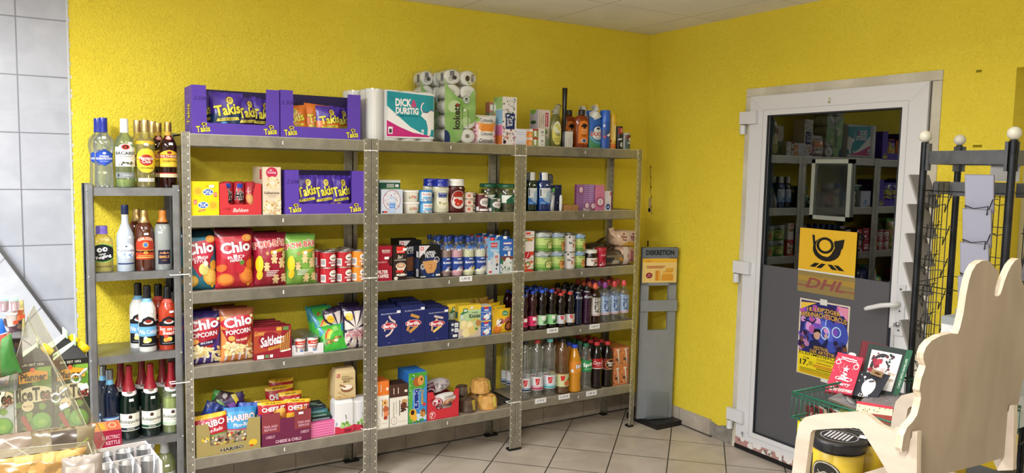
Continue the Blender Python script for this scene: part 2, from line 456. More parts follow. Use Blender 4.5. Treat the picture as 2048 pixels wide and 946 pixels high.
for (a,c,e,g) in ((GY0 + 0.032,GY0 + 0.034,GZ0 - 0.03,GZ1 + 0.03),(GY1 - 0.034,GY1 - 0.032,GZ0 - 0.03,GZ1 + 0.03),(GY1 - 0.033,GY0 + 0.033,GZ0 - 0.034,GZ0 - 0.032),(GY1 - 0.033,GY0 + 0.033,GZ1 + 0.032,GZ1 + 0.034)):
    dr.box(xf - 0.0008,xf,min(a,c),max(a,c),e,g,ln)
# corner weld lines, bottom scuffs
def yz(yy,zz,d=0.001): return (xf - d,yy,zz)
art(dr,[('l','#b5b6bc',[(0.002,0.003),(0.09,0.045)],0.0015),('l','#b5b6bc',[(0.91,0.955),(0.998,0.997)],0.0015),('l','#b5b6bc',[(0.002,0.997),(0.09,0.955)],0.0015),
         ('p','#b58a86',[(0,0),(1,0),(1,0.012),(0.7,0.016),(0.5,0.012),(0.3,0.019),(0.1,0.017),(0,0.022)]),
         ('s','#e6e3e2',26,0.02,0.003,0.98,0.02,0.018,5),('s','#7c6a64',20,0.02,0.002,0.98,0.014,0.008,9),
         ('e','#8a8c92',0.05,0.036,0.008,0.005),('e','#8a8c92',0.052,0.028,0.004,0.003)],
    lambda x,y,o: (xf - o,LY0 + (LY1 - LY0) * x,LZ0 + y * (LZ1 - LZ0)),LY0 - LY1,LZ1 - LZ0)
dr.box(xf - 0.002,xf + 0.06,LY1,LY0 + 0.004,0.004,0.030,mat('#1d1b1b'))
door = struct('door_1',dr)
g = MB(); g.box(xf + 0.02,xf + 0.024,GY1,GY0,GZ0,GZ1,glass('#aeb8bc',0.0,0.21)); g.build('glass_pane',door)
g = MB(); g.box(xf + 0.014,xf + 0.0165,GY1,GY0,GZ0,1.139,proc('grey_frosted_film',lambda nt,b: (b.inputs['Base Color'].__setattr__('default_value',(*lin('#57575d'),1)),b.inputs['Roughness'].__setattr__('default_value',0.45))))
g.build('frosted_film',door)
def sign_part(name,y0,y1,z0,z1,shapes,th=0.0008,x=xf + 0.013,label=None,parent=door,base='#e0b32c'):
    m = MB(); m.box(x - th,x,y1,y0,z0,z1,base)
    art(m,shapes,lambda a,c,o: (x - th - o,y0 + (y1 - y0) * a,z0 + (z1 - z0) * c),y0 - y1,z1 - z0)
    o = m.build(name,parent)
    if label: o['label'] = label
    return o
def hornpts(): return [(0.5 + 0.30 * math.cos(t),0.60 + 0.30 * math.sin(t)) for t in [PI * 1.0 + PI * i / 14 for i in range(15)]]
horn = [('e','#1a1716',0.5,0.56,0.25,0.28),('p','#1a1716',[(0.23,0.86),(0.275,0.86),(0.30,0.60),(0.40,0.36),(0.27,0.50)]),
        ('e','#e2b42d',0.5,0.62,0.195,0.235),('e','#1a1716',0.47,0.64,0.155,0.19),('e','#e2b42d',0.47,0.64,0.105,0.13),
        ('p','#1a1716',[(0.62,0.75),(0.80,0.82),(0.78,0.62),(0.62,0.36),(0.46,0.29),(0.58,0.45),(0.64,0.60)]),
        ('p','#1a1716',[(0.30,0.22),(0.39,0.22),(0.31,0.12),(0.21,0.12)]),('p','#1a1716',[(0.42,0.22),(0.50,0.22),(0.42,0.11),(0.33,0.11)]),
        ('p','#1a1716',[(0.53,0.22),(0.61,0.22),(0.71,0.11),(0.61,0.11)]),('p','#1a1716',[(0.64,0.22),(0.72,0.22),(0.83,0.11),(0.73,0.11)]),('r','#d9dcdc',0,0,1,0.035)]
sign_part('horn_sticker',-1.304,-1.656,1.138,1.374,horn,label='yellow square sticker with a black post horn')
sign_part('courier_sticker',-1.306,-1.660,1.022,1.137,[('r','#a5883f',0,0.55,1,0.8),('t','#8d4f4c','DHL',0.52,0.48,0.66,0.46,{'sh': 0.45,'b': 0.05}),
          ('l','#8d4f4c',[(0.0,0.32),(0.2,0.32)],0.006),('l','#8d4f4c',[(0.8,0.30),(1.0,0.30)],0.006)],base='#8f7c4c',label='faded ochre sticker with dull red letters')
ph = -1.328,-1.640,0.565,0.985
poster = [('r','#2b2a6e',0.03,0.28,0.97,0.98),('e','#3f4fb4',0.55,0.6,0.45,0.25),('s',['#b558a8','#7c4fc0','#5a6ad6','#d79ad8','#2f2358'],34,0.05,0.5,0.95,0.96,0.07,3),
          ('p','#e9c24a',[(0.03,0.86),(0.35,0.97),(0.03,0.95)]),('p','#e08fae',[(0.75,0.97),(0.97,0.8),(0.97,0.97)]),
          ('ring','#c9e6ff',0.55,0.6,0.09,0.085,0.2),('ring','#bfe0ff',0.77,0.64,0.09,0.07,0.2),('l','#c9e6ff',[(0.55,0.7),(0.56,0.78)],0.004),
          ('p','#1d2350',[(0.24,0.3),(0.25,0.46),(0.38,0.5),(0.5,0.44),(0.6,0.55),(0.62,0.5),(0.55,0.3)]),('e','#caa08a',0.39,0.555,0.065,0.06),
          ('p','#16131f',[(0.31,0.57),(0.33,0.63),(0.44,0.64),(0.48,0.58),(0.4,0.6)]),('e','#d8ab92',0.57,0.565,0.03,0.025),
          ('s',['#2a1d3a','#4b3f8c','#6d4a3a','#b77fb0'],22,0.03,0.34,0.2,0.56,0.05,8),('s',['#2a1d3a','#31408c','#7d4a2a'],22,0.74,0.3,0.96,0.52,0.05,12),
          ('l','#20203a',[(0.1,0.73),(0.3,0.70),(0.36,0.76)],0.008),
          ('t','#e2b45a','18. LEIPZIGER',0.5,0.872,0.66,0.05,{'o': '#2a1a14','ow': 0.1,'arc': 0.35,'b': 0.03}),
          ('t','#e2b45a','WEIHNACHTSCIRCUS',0.5,0.79,0.92,0.06,{'o': '#2a1a14','ow': 0.1,'arc': 0.45,'b': 0.03}),
          ('t','#e2b45a','FESTIVAL',0.5,0.385,0.3,0.045,{'o': '#2a1a14','ow': 0.1}),('t','#e2b45a','DER ARTISTIK',0.52,0.335,0.5,0.04,{'o': '#2a1a14','ow': 0.1}),
          ('r','#e8d21e',0.03,0.015,0.97,0.305),('t','#1b1a14','KLEINMESSEPLATZ',0.5,0.285,0.9,0.035,{'b': 0.02}),('t','#1b1a14','COTTAWEG',0.62,0.235,0.4,0.028),
          ('t','#1b1a14','VOM',0.2,0.225,0.12,0.022),('t','#1b1a14','17.',0.16,0.165,0.16,0.07,{'b': 0.04}),('t','#1b1a14','DEZ',0.3,0.18,0.08,0.018),('t','#1b1a14','2023',0.3,0.155,0.08,0.018),
          ('r','#b9812a',0.42,0.185,0.72,0.2),('r','#c05a28',0.36,0.155,0.88,0.165),('r','#c05a28',0.36,0.135,0.84,0.145),('r','#3a3414',0.42,0.11,0.9,0.12),
          ('r','#6a5c14',0.08,0.085,0.92,0.093),('r','#6a5c14',0.08,0.065,0.88,0.073),('r','#c05a28',0.08,0.045,0.92,0.053),('r','#9a7a14',0.08,0.03,0.8,0.036)]
po = sign_part('circus_poster',ph[0],ph[1],ph[2],ph[3],poster,base='#ded2c0',label='colourful circus poster taped to the film')
for (yc,zc) in ((-1.48,0.982),(-1.51,0.566)):
    m = MB(); m.box(xf + 0.0105,xf + 0.0118,yc - 0.022,yc + 0.022,zc - 0.016,zc + 0.016,mat('#d9d9d6')); m.build('tape',po)
# snap frame on the glass
m = MB(); fy0,fy1,fz0,fz1 = -1.364,-1.608,1.427,1.750; fr = mat('#b9c2bd','metal')
for (a,c,e,g_) in ((fy0,fy0 - 0.022,fz0,fz1),(fy1 + 0.022,fy1,fz0,fz1),(fy0,fy1,fz0,fz0 + 0.022),(fy0,fy1,fz1 - 0.022,fz1)):
    m.box(xf + 0.004,xf + 0.018,min(a,c),max(a,c),e,g_,fr)
m.box(xf + 0.0165,xf + 0.018,fy1 + 0.02,fy0 - 0.02,fz0 + 0.02,fz1 - 0.02,glass('#5c6562',0.12,0.06,True))
m.build('snap_frame',door)
# hinges
for (z0,z1,k) in ((1.905,2.027,0),(1.075,1.143,1),(0.172,0.240,2)):
    m = MB(); m.box(xf - 0.024,xf,-0.985,-0.862,z1 - 0.072,z1,PVC)
    m.lathe([(0.019,z1 - 0.13),(0.019,z1 - 0.078)],PVC,14,(xf - 0.008,-0.878)); m.lathe([(0.014,z1 - 0.08),(0.014,z1 - 0.07)],mat('#6b5d3a'),12,(xf - 0.008,-0.878))
    m.build('hinge',door)
m = MB(); m.box(xf - 0.010,xf,-1.948,-1.902,0.888,1.140,mat('#d3d4da','gloss'))
for z in (1.118,0.915,1.01): m.tube([(xf - 0.0108,-1.925,z),(xf - 0.009,-1.925,z)],0.005,mat('#55565c','metal'),10)
hp = m.build('handle_plate',door)
m = MB(); hy,hz = -1.920,1.044
m.tube([(xf - 0.008,hy,hz),(xf - 0.05,hy,hz),(xf - 0.058,hy + 0.012,hz - 0.002),(xf - 0.064,hy + 0.06,hz - 0.012),(xf - 0.072,hy + 0.125,hz - 0.035),(xf - 0.075,hy + 0.138,hz - 0.042)],[0.011,0.011,0.012,0.012,0.0115,0.009],mat('#dadbe0','gloss'),12)
m.build('door_handle',door)
m = MB(); m.tube([(xf - 0.01,-1.922,0.945),(xf - 0.022,-1.922,0.945)],0.012,mat('#b9bac0','metal'),12)
m.box(xf - 0.05,xf - 0.02,-1.9235,-1.9205,0.936,0.954,mat('#b9bac0','metal')); m.tube([(xf - 0.045,-1.922,0.938),(xf - 0.04,-1.90,0.93),(xf - 0.04,-1.897,0.92)],0.0012,mat('#9a9ba0','metal'),6)
ky = m.build('key',door)
m = MB(); m.box(xf - 0.042,xf - 0.036,-1.902,-1.892,0.79,0.925,mat('#1c1f2c')); m.box(xf - 0.044,xf - 0.034,-1.904,-1.89,0.81,0.83,mat('#2f6a9a')); m.build('key_strap',ky)
m = MB(); m.box(xf - 0.004,xf,-1.464,-1.452,2.045,2.075,mat('#c9c6b4')); m.box(xf - 0.010,xf - 0.004,-1.463,-1.453,2.045,2.052,mat('#a09a80')); m.build('hook',door)

# ================================================================ shelving
YF = -0.321
UH = {1: [1.797,1.421,1.066,0.709,0.269],2: [1.802,1.417,1.062,0.711,0.263],3: [1.801,1.419,1.064,0.708,0.287]}
UX = {1: (0.0,0.905),2: (0.912,1.814),3: (1.821,2.724)}
LAB = {1: 'galvanised shelving unit stacked with crisps and snack cartons, beside the narrow bottle rack',
       2: 'middle galvanised shelving unit holding pasta, milk and toilet paper',
       3: 'galvanised shelving unit with cans and soft drinks, nearest the grey notice stand'}
def post(front,left,H=1.806):
    m = MB(); Wf = 0.034; s = 1 if left else -1; d = 1 if front else -1
    # corner at origin; flange along s*x and along d*y
    m.box(min(0,s * Wf),max(0,s * Wf),min(0,d * 0.0022),max(0,d * 0.0022),0.012,H,GALV)
    m.box(min(0,s * 0.0022),max(0,s * 0.0022),min(0,d * Wf),max(0,d * Wf),0.012,H,GALV)
    lt,dk = mat('#e9e9e2'),mat('#3c3a36')
    z = H - 0.025; o = -0.0006 * d
    while z > 0.03:
        xx = s * 0.026
        m.box(xx - 0.0025,xx + 0.0025,min(o,0),max(o,0),z - 0.004,z + 0.003,lt)
        xx = s * 0.009
        m.box(xx - 0.0035,xx + 0.0035,min(o,0),max(o,0),z - 0.0008,z + 0.0008,dk)
        yy = d * 0.018; ox = -0.0006 * s
        m.box(min(ox,s * 0.0028),max(ox,s * 0.0028),yy - 0.003,yy + 0.003,z - 0.005,z + 0.004,dk)
        z -= 0.0375
    for zz in (0.31,0.62): m.box(s * 0.017 - 0.002,s * 0.017 + 0.002,min(o,0),max(o,0),zz,zz + 0.005,dk)
    # bright folded lips
    lip = proc('bright_steel_edge',f_galv('#dcdcd6','#f0f0ea',0.3))
    m.box(s * Wf - 0.0012,s * Wf + 0.0012,-0.0008,0.004 * d if d > 0 else 0.0008,0.012,H,lip)
    m.box(s * 0.0 - 0.0012,0.0012,-0.0009,0.0009,0.012,H,lip)
    return m
def unit(k):
    x0,x1 = UX[k]
    root = thing('shelving_unit',LAB[k],'shelf',((x0 + x1) / 2,-0.17,0),group='galvanised shelving units')
    for front in (True,False):
        for left in (True,False):
            p = post(front,left).build('post',root,(x0 - (x0 + x1) / 2 if left else x1 - (x0 + x1) / 2,(YF - 0.002 if front else -0.014) + 0.17,0))
            f = MB(); s = 1 if left else -1; d = 1 if front else -1
            f.box(min(-0.002 * s,s * 0.038),max(-0.002 * s,s * 0.038),min(-0.003 * d,d * 0.036),max(-0.003 * d,d * 0.036),0,0.012,mat('#141414'))
            f.build('foot',p)
    for h in UH[k]:
        m = MB(); a,c = x0 + 0.004 - (x0 + x1) / 2,x1 - 0.004 - (x0 + x1) / 2; yb,yf = -0.018 + 0.17,YF + 0.17
        m.box(a,c,yf + 0.006,yb - 0.006,-0.008,-0.0015,BOARD)
        for y in (yf,yb - 0.002): m.box(a,c,y,y + 0.002,-0.055,0,GALV); m.box(a,c,y - 0.001,y + 0.012,-0.056,-0.054,GALV)
        for x in (a,c - 0.002): m.box(x,x + 0.002,yf,yb,-0.055,0,GALV)
        m.box(a + 0.03,c - 0.03,yf - 0.001,yf + 0.003,-0.0012,0.0012,proc('bright_steel_edge',None)); m.box(a + 0.03,c - 0.03,yf - 0.001,yf + 0.003,-0.0562,-0.054,proc('bright_steel_edge',None))
        if h > 0.1:
            m.box(-0.004,0.004,yf - 0.0006,yf,-0.04,-0.014,mat('#57534a')); m.box(-0.001,0.007,yf - 0.0009,yf,-0.037,-0.017,mat('#c9c6bb'))
        m.build('shelf',root,(0,0,h))
for k in (1,2,3): unit(k)
# zip ties that lash neighbouring posts
def ziptie(u,v,wd,lab,tilt=0.0):
    x = Px(u,YF - 0.006,1.0);
    p = at_y(u,v,YF - 0.006)
    m = MB(); hw = wd / 2
    for (a,c,e,g_) in ((-hw,hw,-0.003,0.0),(-hw,hw,0.036,0.039),(-hw,-hw + 0.002,0,0.036),(hw - 0.002,hw,0,0.036)):
        m.box(a,c,e,g_,-0.0022,0.0022,mat('#eeeeea'))
    m.box(-hw * 0.2,-hw * 0.2 + 0.006,-0.006,0,-0.004,0.004,mat('#eeeeea'))
    o = m.build('cable_tie',None,(p.x,YF - 0.0026,p.z)); tag(o,lab,'cable tie','white cable ties on the shelf posts'); o.rotation_euler = (0,tilt,0)
ziptie(742,301,0.074,'white cable tie near the top of the posts between crisps and kitchen rolls')
ziptie(741,556,0.074,'white cable tie between crisp shelf and coffee shelf, halfway up the posts')
ziptie(740,858,0.074,'white cable tie low on the posts between flour bags and cake cartons')
ziptie(1041.5,311,0.080,'white cable tie high on the posts between tissue boxes and cleaners')
ziptie(1035,543,0.080,'white cable tie on the posts between milk cartons and the tinned soup')
ziptie(1030,805,0.080,'white cable tie low on the posts between ring cakes and water bottles')
for v,lab in ((549,'white cable tie lashing bottle rack to crisp shelves, upper one'),(765,'white cable tie lashing bottle rack to crisp shelves, lower one')):
    p = at_y(368,v,YF - 0.006); m = MB()
    m.box(-0.058,0.026,-0.003,0,-0.002,0.002,mat('#eeeeea')); m.box(-0.058,0.026,0.036,0.039,-0.002,0.002,mat('#eeeeea')); m.box(-0.058,-0.056,0,0.036,-0.002,0.002,mat('#eeeeea')); m.box(0.024,0.026,0,0.036,-0.002,0.002,mat('#eeeeea'))
    tag(m.build('cable_tie',None,(p.x,YF - 0.004,p.z)),lab,'cable tie','white cable ties on the shelf posts')

# price strips on the beams
def price(u0,u1,v,txt,lab,yy=YF - 0.0008):
    p0,p1 = at_y(u0,v,yy),at_y(u1,v,yy); W = p1.x - p0.x; H = 0.030
    m = MB(); m.box(0,W,0.0,0.0012,0,H,mat('#e8e8ea')); art(m,[('t','#2b2d3c',txt,0.5,0.5,0.66,0.5,{'sh': 0.2})],pl_front(0,0,0,W,H),W,H)
    o = m.build('price_strip',None,(p0.x,yy - 0.0014,p0.z - H / 2)); tag(o,lab,'price tag','handwritten price strips')
price(919,944,558,'1,30 €','handwritten white price strip under the flavoured milk bottles')
price(1094,1116,662,'0,80 €','handwritten white price strip under the green-labelled soft drinks')
price(1179,1199,654,'2,00 €','handwritten white price strip under the dark sports drinks')
price(1070,1092,803,'0,70 €','handwritten white price strip under the clear water bottles')
price(1117,1139,795,'1,10 €','handwritten white price strip under the ice tea and orange soda')
price(1172,1193,788,'1,80 €','handwritten white price strip under the cola bottles')

# narrow bottle rack
RZ = [1.549,1.172,0.797,0.398,0.060]
RX0,RX1,RYF = -0.392,-0.006,-0.30
root = thing('storage_rack','narrow grey metal rack filled with spirits and sparkling wine','shelf',((RX0 + RX1) / 2,-0.16,0))
cx = (RX0 + RX1) / 2
for front in (True,False):
    for left in (True,False):
        m = MB(); s = 1 if left else -1; d = 1 if front else -1
        xa = RX0 if left else RX1; ya = (RYF - 0.012) if front else -0.016
        ox,oy = xa - cx,ya + 0.16
        # channel: rounded front edge
        n = 8; prof = [(0.0,0.034)] + [(0.011 - 0.011 * math.cos(PI / 2 * i / n),0.011 - 0.011 * math.sin(PI / 2 * i / n)) for i in range(n + 1)] + [(0.030,0.0),(0.034,0.004),(0.034,0.012),(0.031,0.012),(0.031,0.0035),(0.012,0.003),(0.0035,0.012),(0.0035,0.034)]
        pts = [(ox + s * a,oy + d * c) for a,c in prof]
        vs = [(a,c,z) for z in (0,1.562) for a,c in pts]; k = len(pts)
        m.add(vs,[(i,(i + 1) % k,k + (i + 1) % k,k + i) for i in range(k)] + [tuple(range(k)),tuple(range(2 * k - 1,k - 1,-1))],GREYM)
        for z in RZ: m.ball((ox + s * 0.008,oy + d * 0.0005,z - 0.012),0.0045,mat('#c9cacf','metal'),8,6)
        m.build('post',root)
for z in RZ:
    m = MB(); a,c = RX0 + 0.012 - cx,RX1 - 0.012 - cx
    m.box(a,c,RYF + 0.16,-0.02 + 0.16,-0.004,0,GREYM); m.box(a + 0.02,c - 0.02,RYF - 0.002 + 0.16,RYF + 0.16,-0.036,0,GREYM); m.box(a,c,-0.022 + 0.16,-0.02 + 0.16,-0.036,0,GREYM)
    m.box(a,a + 0.002,RYF + 0.16,-0.02 + 0.16,-0.036,0,GREYM); m.box(c - 0.002,c,RYF + 0.16,-0.02 + 0.16,-0.036,0,GREYM)
    m.build('shelf',root,(0,0,z))

# grey notice stand in the corner
def y_for(u,x,z):
    lo,hi = -2.0,0.0
    for _ in range(40):
        md = (lo + hi) / 2
        if Px(u,md,z) < x: lo = md
        else: hi = md
    return (lo + hi) / 2
P1 = Vector((3.012,y_for(1343,3.012,0.035),0.035)); P0 = Vector((P1.x - 0.235,y_for(1273,P1.x - 0.235,0.035),0.035))
dv = (P1 - P0); SW = dv.length; sa = math.atan2(dv.y,dv.x)
HT = Pz(495,P1.x,P1.y)
root = thing('notice_stand','tall grey notice stand with a yellow poster standing in the corner','stand',((P0.x + P1.x) / 2,(P0.y + P1.y) / 2,0),rz=sa)
GS = proc('grey_stand_sheet',f_galv('#81868d','#878c93',0.5)); GS.node_tree.nodes['Principled BSDF'].inputs['Metallic'].default_value = 0.0
def vz(v): return Pz(v,(P0.x + P1.x) / 2,(P0.y + P1.y) / 2)
hw = SW / 2
m = MB(); m.box(-hw,hw,0,0.022,0.035,vz(660),GS); m.box(-hw,-hw + SW * 0.22,0,0.022,vz(660),HT,GS); m.box(hw - SW * 0.22,hw,0,0.022,vz(660),HT,GS)
m.box(-hw,hw,0,0.022,vz(571),HT,GS); m.build('panel',root)
m = MB(); m.box(-hw - 0.004,hw + 0.004,-0.012,0.0,vz(622),vz(600),GS); m.build('crossbar',root)
m = MB(); m.box(-hw,hw,-0.004,0,vz(515),HT,mat('#6b727d')); art(m,[('t','#101114','DISKRETION',0.5,0.5,0.78,0.46,{'b': 0.07})],pl_front(-hw,-0.004,vz(515),SW,HT - vz(515)),SW,HT - vz(515)); m.build('header',root)
zb,zt = vz(565),vz(517)
m = MB(); m.box(-hw + 0.004,hw - 0.004,-0.003,0,zb,zt,mat('#e4c77c'));
art(m,[('r','#e8b53a',0,0.84,1,1),('t','#b0562a','LESEN...',0.2,0.90,0.2,0.06),('r','#a83a2a',0.12,0.66,0.66,0.69),('r','#a83a2a',0.12,0.60,0.6,0.63),('e','#8c1f30',0.2,0.30,0.095,0.12),
        ('t','#e8c0c0','AB',0.2,0.335,0.07,0.04),('t','#e8c0c0','3,69 €',0.2,0.27,0.12,0.045),
        ('r','#cf8a2c',0.38,0.08,0.46,0.50),('r','#e2a742',0.46,0.08,0.52,0.50),('r','#d89a34',0.56,0.08,0.90,0.32),('r','#e6b24c',0.60,0.32,0.86,0.46),('r','#dca23c',0.68,0.46,0.90,0.60),('l','#a8701c',[(0.56,0.32),(0.9,0.32)],0.002),('l','#a8701c',[(0.6,0.46),(0.86,0.46)],0.002)],
    pl_front(-hw + 0.004,-0.003,zb,SW - 0.008,zt - zb),SW - 0.008,zt - zb)
m.build('poster',root)
m = MB(); g2 = glass('#dfe6ea',0.10,0.12); m.box(-hw * 0.55,hw * 0.6,-0.035,-0.033,0.04,vz(782),g2); m.box(-hw * 0.55,hw * 0.6,-0.035,0.0,0.04,0.043,g2); m.build('leaflet_holder',root)
ax = [(2.800,-0.165),(2.815,-0.455),(3.025,-0.455),(3.030,-0.150),(2.93,-0.10)]
mx,my = (P0.x + P1.x) / 2,(P0.y + P1.y) / 2
loc = [((x - mx) * math.cos(-sa) - (y - my) * math.sin(-sa),(x - mx) * math.sin(-sa) + (y - my) * math.cos(-sa)) for x,y in ax]
m = MB(); m.prism(loc,lambda a,c: (a,c,0.035),lambda a,c: (a,c,0.0),mat('#151517','plastic')); m.build('base',root)

# ================================================================ product builders
def carton(name,label,cat,u0,u1,vt,z,yf=-0.308,d=0.12,base='#ffffff',front=(),side=None,left=(),top=None,rz=0.0,group=None,kind='card',sc='#ffffff',loc=None,dims=None,lids=None):
    """box-shaped pack measured on its front face; one mesh with its printing"""
    if dims: (xc,W,H) = (loc[0],dims[0],dims[1]); yf = loc[1]
    else: xc,W,H = span(u0,u1,vt,yf,z)
    m = MB(); bm_ = mat(base,kind)
    m.box(-W / 2,W / 2,0,d,0,H,bm_)
    if front: art(m,front,pl_front(-W / 2,0,0,W,H),W,H,kind='ink' if kind == 'card' else kind)
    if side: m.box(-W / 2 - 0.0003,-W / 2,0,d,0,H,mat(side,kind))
    if left: art(m,left,pl_left(-W / 2 - 0.0003,d,0,d,H),d,H)
    if top: m.box(-W / 2,W / 2,0,d,H,H + 0.0004,mat(top,kind))
    # folded edge lines of the pack
    e = 0.0006
    o = m.build(name,None,(xc,yf,z)); tag(o,label,cat,group)
    o.rotation_euler = (0,0,rz); o['wh'] = 0
    del o['wh']
    return o,W,H

def bagpt(W,H,T,sd,wr=0.004):
    def f(x,y,o,s=-1):
        x = min(max(x,0.0),1.0); y = min(max(y,0.0),1.0)
        k = max(0.0,1 - abs(2 * x - 1) ** 2.6); g = max(0.0,min(1,math.sin(PI * min(max((y - 0.035) / 0.93,0),1)))) ** 0.42
        b = T / 2 * (k ** 0.55) * g
        pin = 1 - 0.07 * (abs(math.sin(PI * y)) ** 1.2)
        b += wr * k * g * (math.sin(7.3 * x + 9 * y + sd) * 0.5 + math.sin(17 * x - 11 * y + 2.1 * sd) * 0.35) + wr * 0.8 * math.sin(24 * x + sd) * (abs(2 * y - 1) ** 5)
        return ((x - 0.5) * W * pin,s * (b + o),y * H)
    return f
def bag_mesh(W,H,T,base,shapes,seed=0,back=None,seal=None,nu=14,nv=18,kind='foil',wr=0.004,m=None):
    m = m or MB(); f = bagpt(W,H,T,seed,wr)
    G = [[f(i / nu,j / nv,0.0006) for i in range(nu + 1)] for j in range(nv + 1)]
    def fl(x,y,o):
        x = min(max(x,0.0),1.0) * nu; y = min(max(y,0.0),1.0) * nv; i = min(int(x),nu - 1); j = min(int(y),nv - 1); a = x - i; c = y - j
        p = [G[j][i][q] * (1 - a) * (1 - c) + G[j][i + 1][q] * a * (1 - c) + G[j + 1][i + 1][q] * a * c + G[j + 1][i][q] * (1 - a) * c for q in (0,1,2)]
        return (p[0],p[1] - o,p[2])
    for s in (-1,1):
        vs = [f(i / nu,j / nv,0.0006,s) for j in range(nv + 1) for i in range(nu + 1)]
        fs = []
        for j in range(nv):
            for i in range(nu):
                a = j * (nu + 1) + i; q = (a,a + 1,a + nu + 2,a + nu + 1); fs.append(q if s < 0 else q[::-1])
        m.add(vs,fs,mat(base if s < 0 else (back or base),kind),True)
    art(m,shapes,fl,W,H,cuts=(nu,nv),lift=0.0006,step=0.00022,kind=kind)
    if seal:
        for y0,y1 in ((0.965,1.0),(0,0.03)):
            art(m,[('l',seal,[(0.01,y0 + (y1 - y0) * q),(0.99,y0 + (y1 - y0) * q)],H * 0.004) for q in (0.2,0.5,0.8)],fl,W,H,cuts=(nu,nv),lift=0.004)
    return m
def bag(name,label,cat,x,y,z,W,H,T,base,shapes,lean=0.06,rz=0.0,seed=0,group=None,back=None,seal=None,roll=0.0,kind='foil',wr=0.004):
    o = bag_mesh(W,H,T,base,shapes,seed,back,seal,kind=kind,wr=wr).build(name,None,(x,y,z))
    o.rotation_euler = (-lean,roll,rz); tag(o,label,cat,group); return o
def bag_px(name,label,cat,u0,u1,vt,z,y=-0.26,T=0.07,**k):
    x,W,H = span(u0,u1,vt,y - T / 3,z); base = k.pop('base'); sh = k.pop('shapes',())
    return bag(name,label,cat,x,y,z,W,H,T,base,sh,**k)

P_WINE = [(0.93,0),(1,0.012),(1,0.60),(0.96,0.66),(0.72,0.74),(0.42,0.80),(0.36,0.84),(0.35,0.985),(0.36,1.0)]
P_SPIRIT = [(0.93,0),(1,0.012),(1,0.62),(0.97,0.67),(0.78,0.73),(0.42,0.78),(0.38,0.82),(0.37,0.99),(0.37,1.0)]
P_VODKA = [(0.86,0),(0.9,0.015),(0.9,0.1),(0.84,0.35),(0.82,0.46),(0.97,0.56),(1.0,0.62),(0.92,0.70),(0.6,0.755),(0.38,0.79),(0.36,0.84),(0.36,1.0)]
P_TALL = [(0.9,0),(1,0.012),(1,0.50),(0.92,0.57),(0.62,0.66),(0.42,0.73),(0.38,0.80),(0.37,1.0)]
P_SEKT = [(0.92,0),(1,0.012),(1,0.44),(0.93,0.54),(0.72,0.64),(0.46,0.73),(0.33,0.82),(0.30,0.9),(0.32,0.93),(0.33,0.985),(0.24,1.0)]
P_FLASK = [(0.95,0),(1,0.02),(1,0.64),(0.93,0.72),(0.66,0.78),(0.46,0.82),(0.42,0.86),(0.42,1.0)]
P_JUG = [(0.94,0),(1,0.012),(1,0.62),(0.95,0.69),(0.74,0.77),(0.42,0.83),(0.34,0.87),(0.33,0.995),(0.33,1.0)]
P_PET = [(0.72,0),(0.93,0.015),(1,0.05),(0.97,0.10),(1,0.14),(0.98,0.17),(0.98,0.36),(1,0.385),(0.93,0.46),(0.86,0.54),(0.97,0.62),(1,0.70),(0.93,0.78),(0.70,0.87),(0.40,0.93),(0.36,0.945),(0.36,1.0)]
P_COLA = [(0.74,0),(0.97,0.02),(1,0.05),(0.93,0.22),(0.93,0.26),(1,0.40),(1,0.60),(0.9,0.68),(0.66,0.80),(0.42,0.90),(0.37,0.935),(0.37,1.0)]
P_SMALL = [(0.7,0),(0.93,0.015),(1,0.05),(0.99,0.38),(0.97,0.42),(0.82,0.50),(0.8,0.54),(0.97,0.64),(1,0.70),(0.9,0.79),(0.55,0.90),(0.38,0.94),(0.38,1.0)]
P_SHAKE = [(0.9,0),(0.98,0.02),(0.98,0.10),(1,0.12),(1,0.52),(0.98,0.55),(1.0,0.66),(0.95,0.72),(0.66,0.79),(0.42,0.85),(0.38,0.9),(0.38,1.0)]
P_SPORT = [(0.8,0),(0.95,0.02),(1,0.06),(0.96,0.3),(0.92,0.42),(0.96,0.5),(1,0.68),(0.97,0.76),(0.75,0.84),(0.5,0.88),(0.48,1.0)]
P_WASH = [(0.95,0),(1,0.015),(1,0.72),(0.93,0.76),(0.62,0.80),(0.60,1.0)]

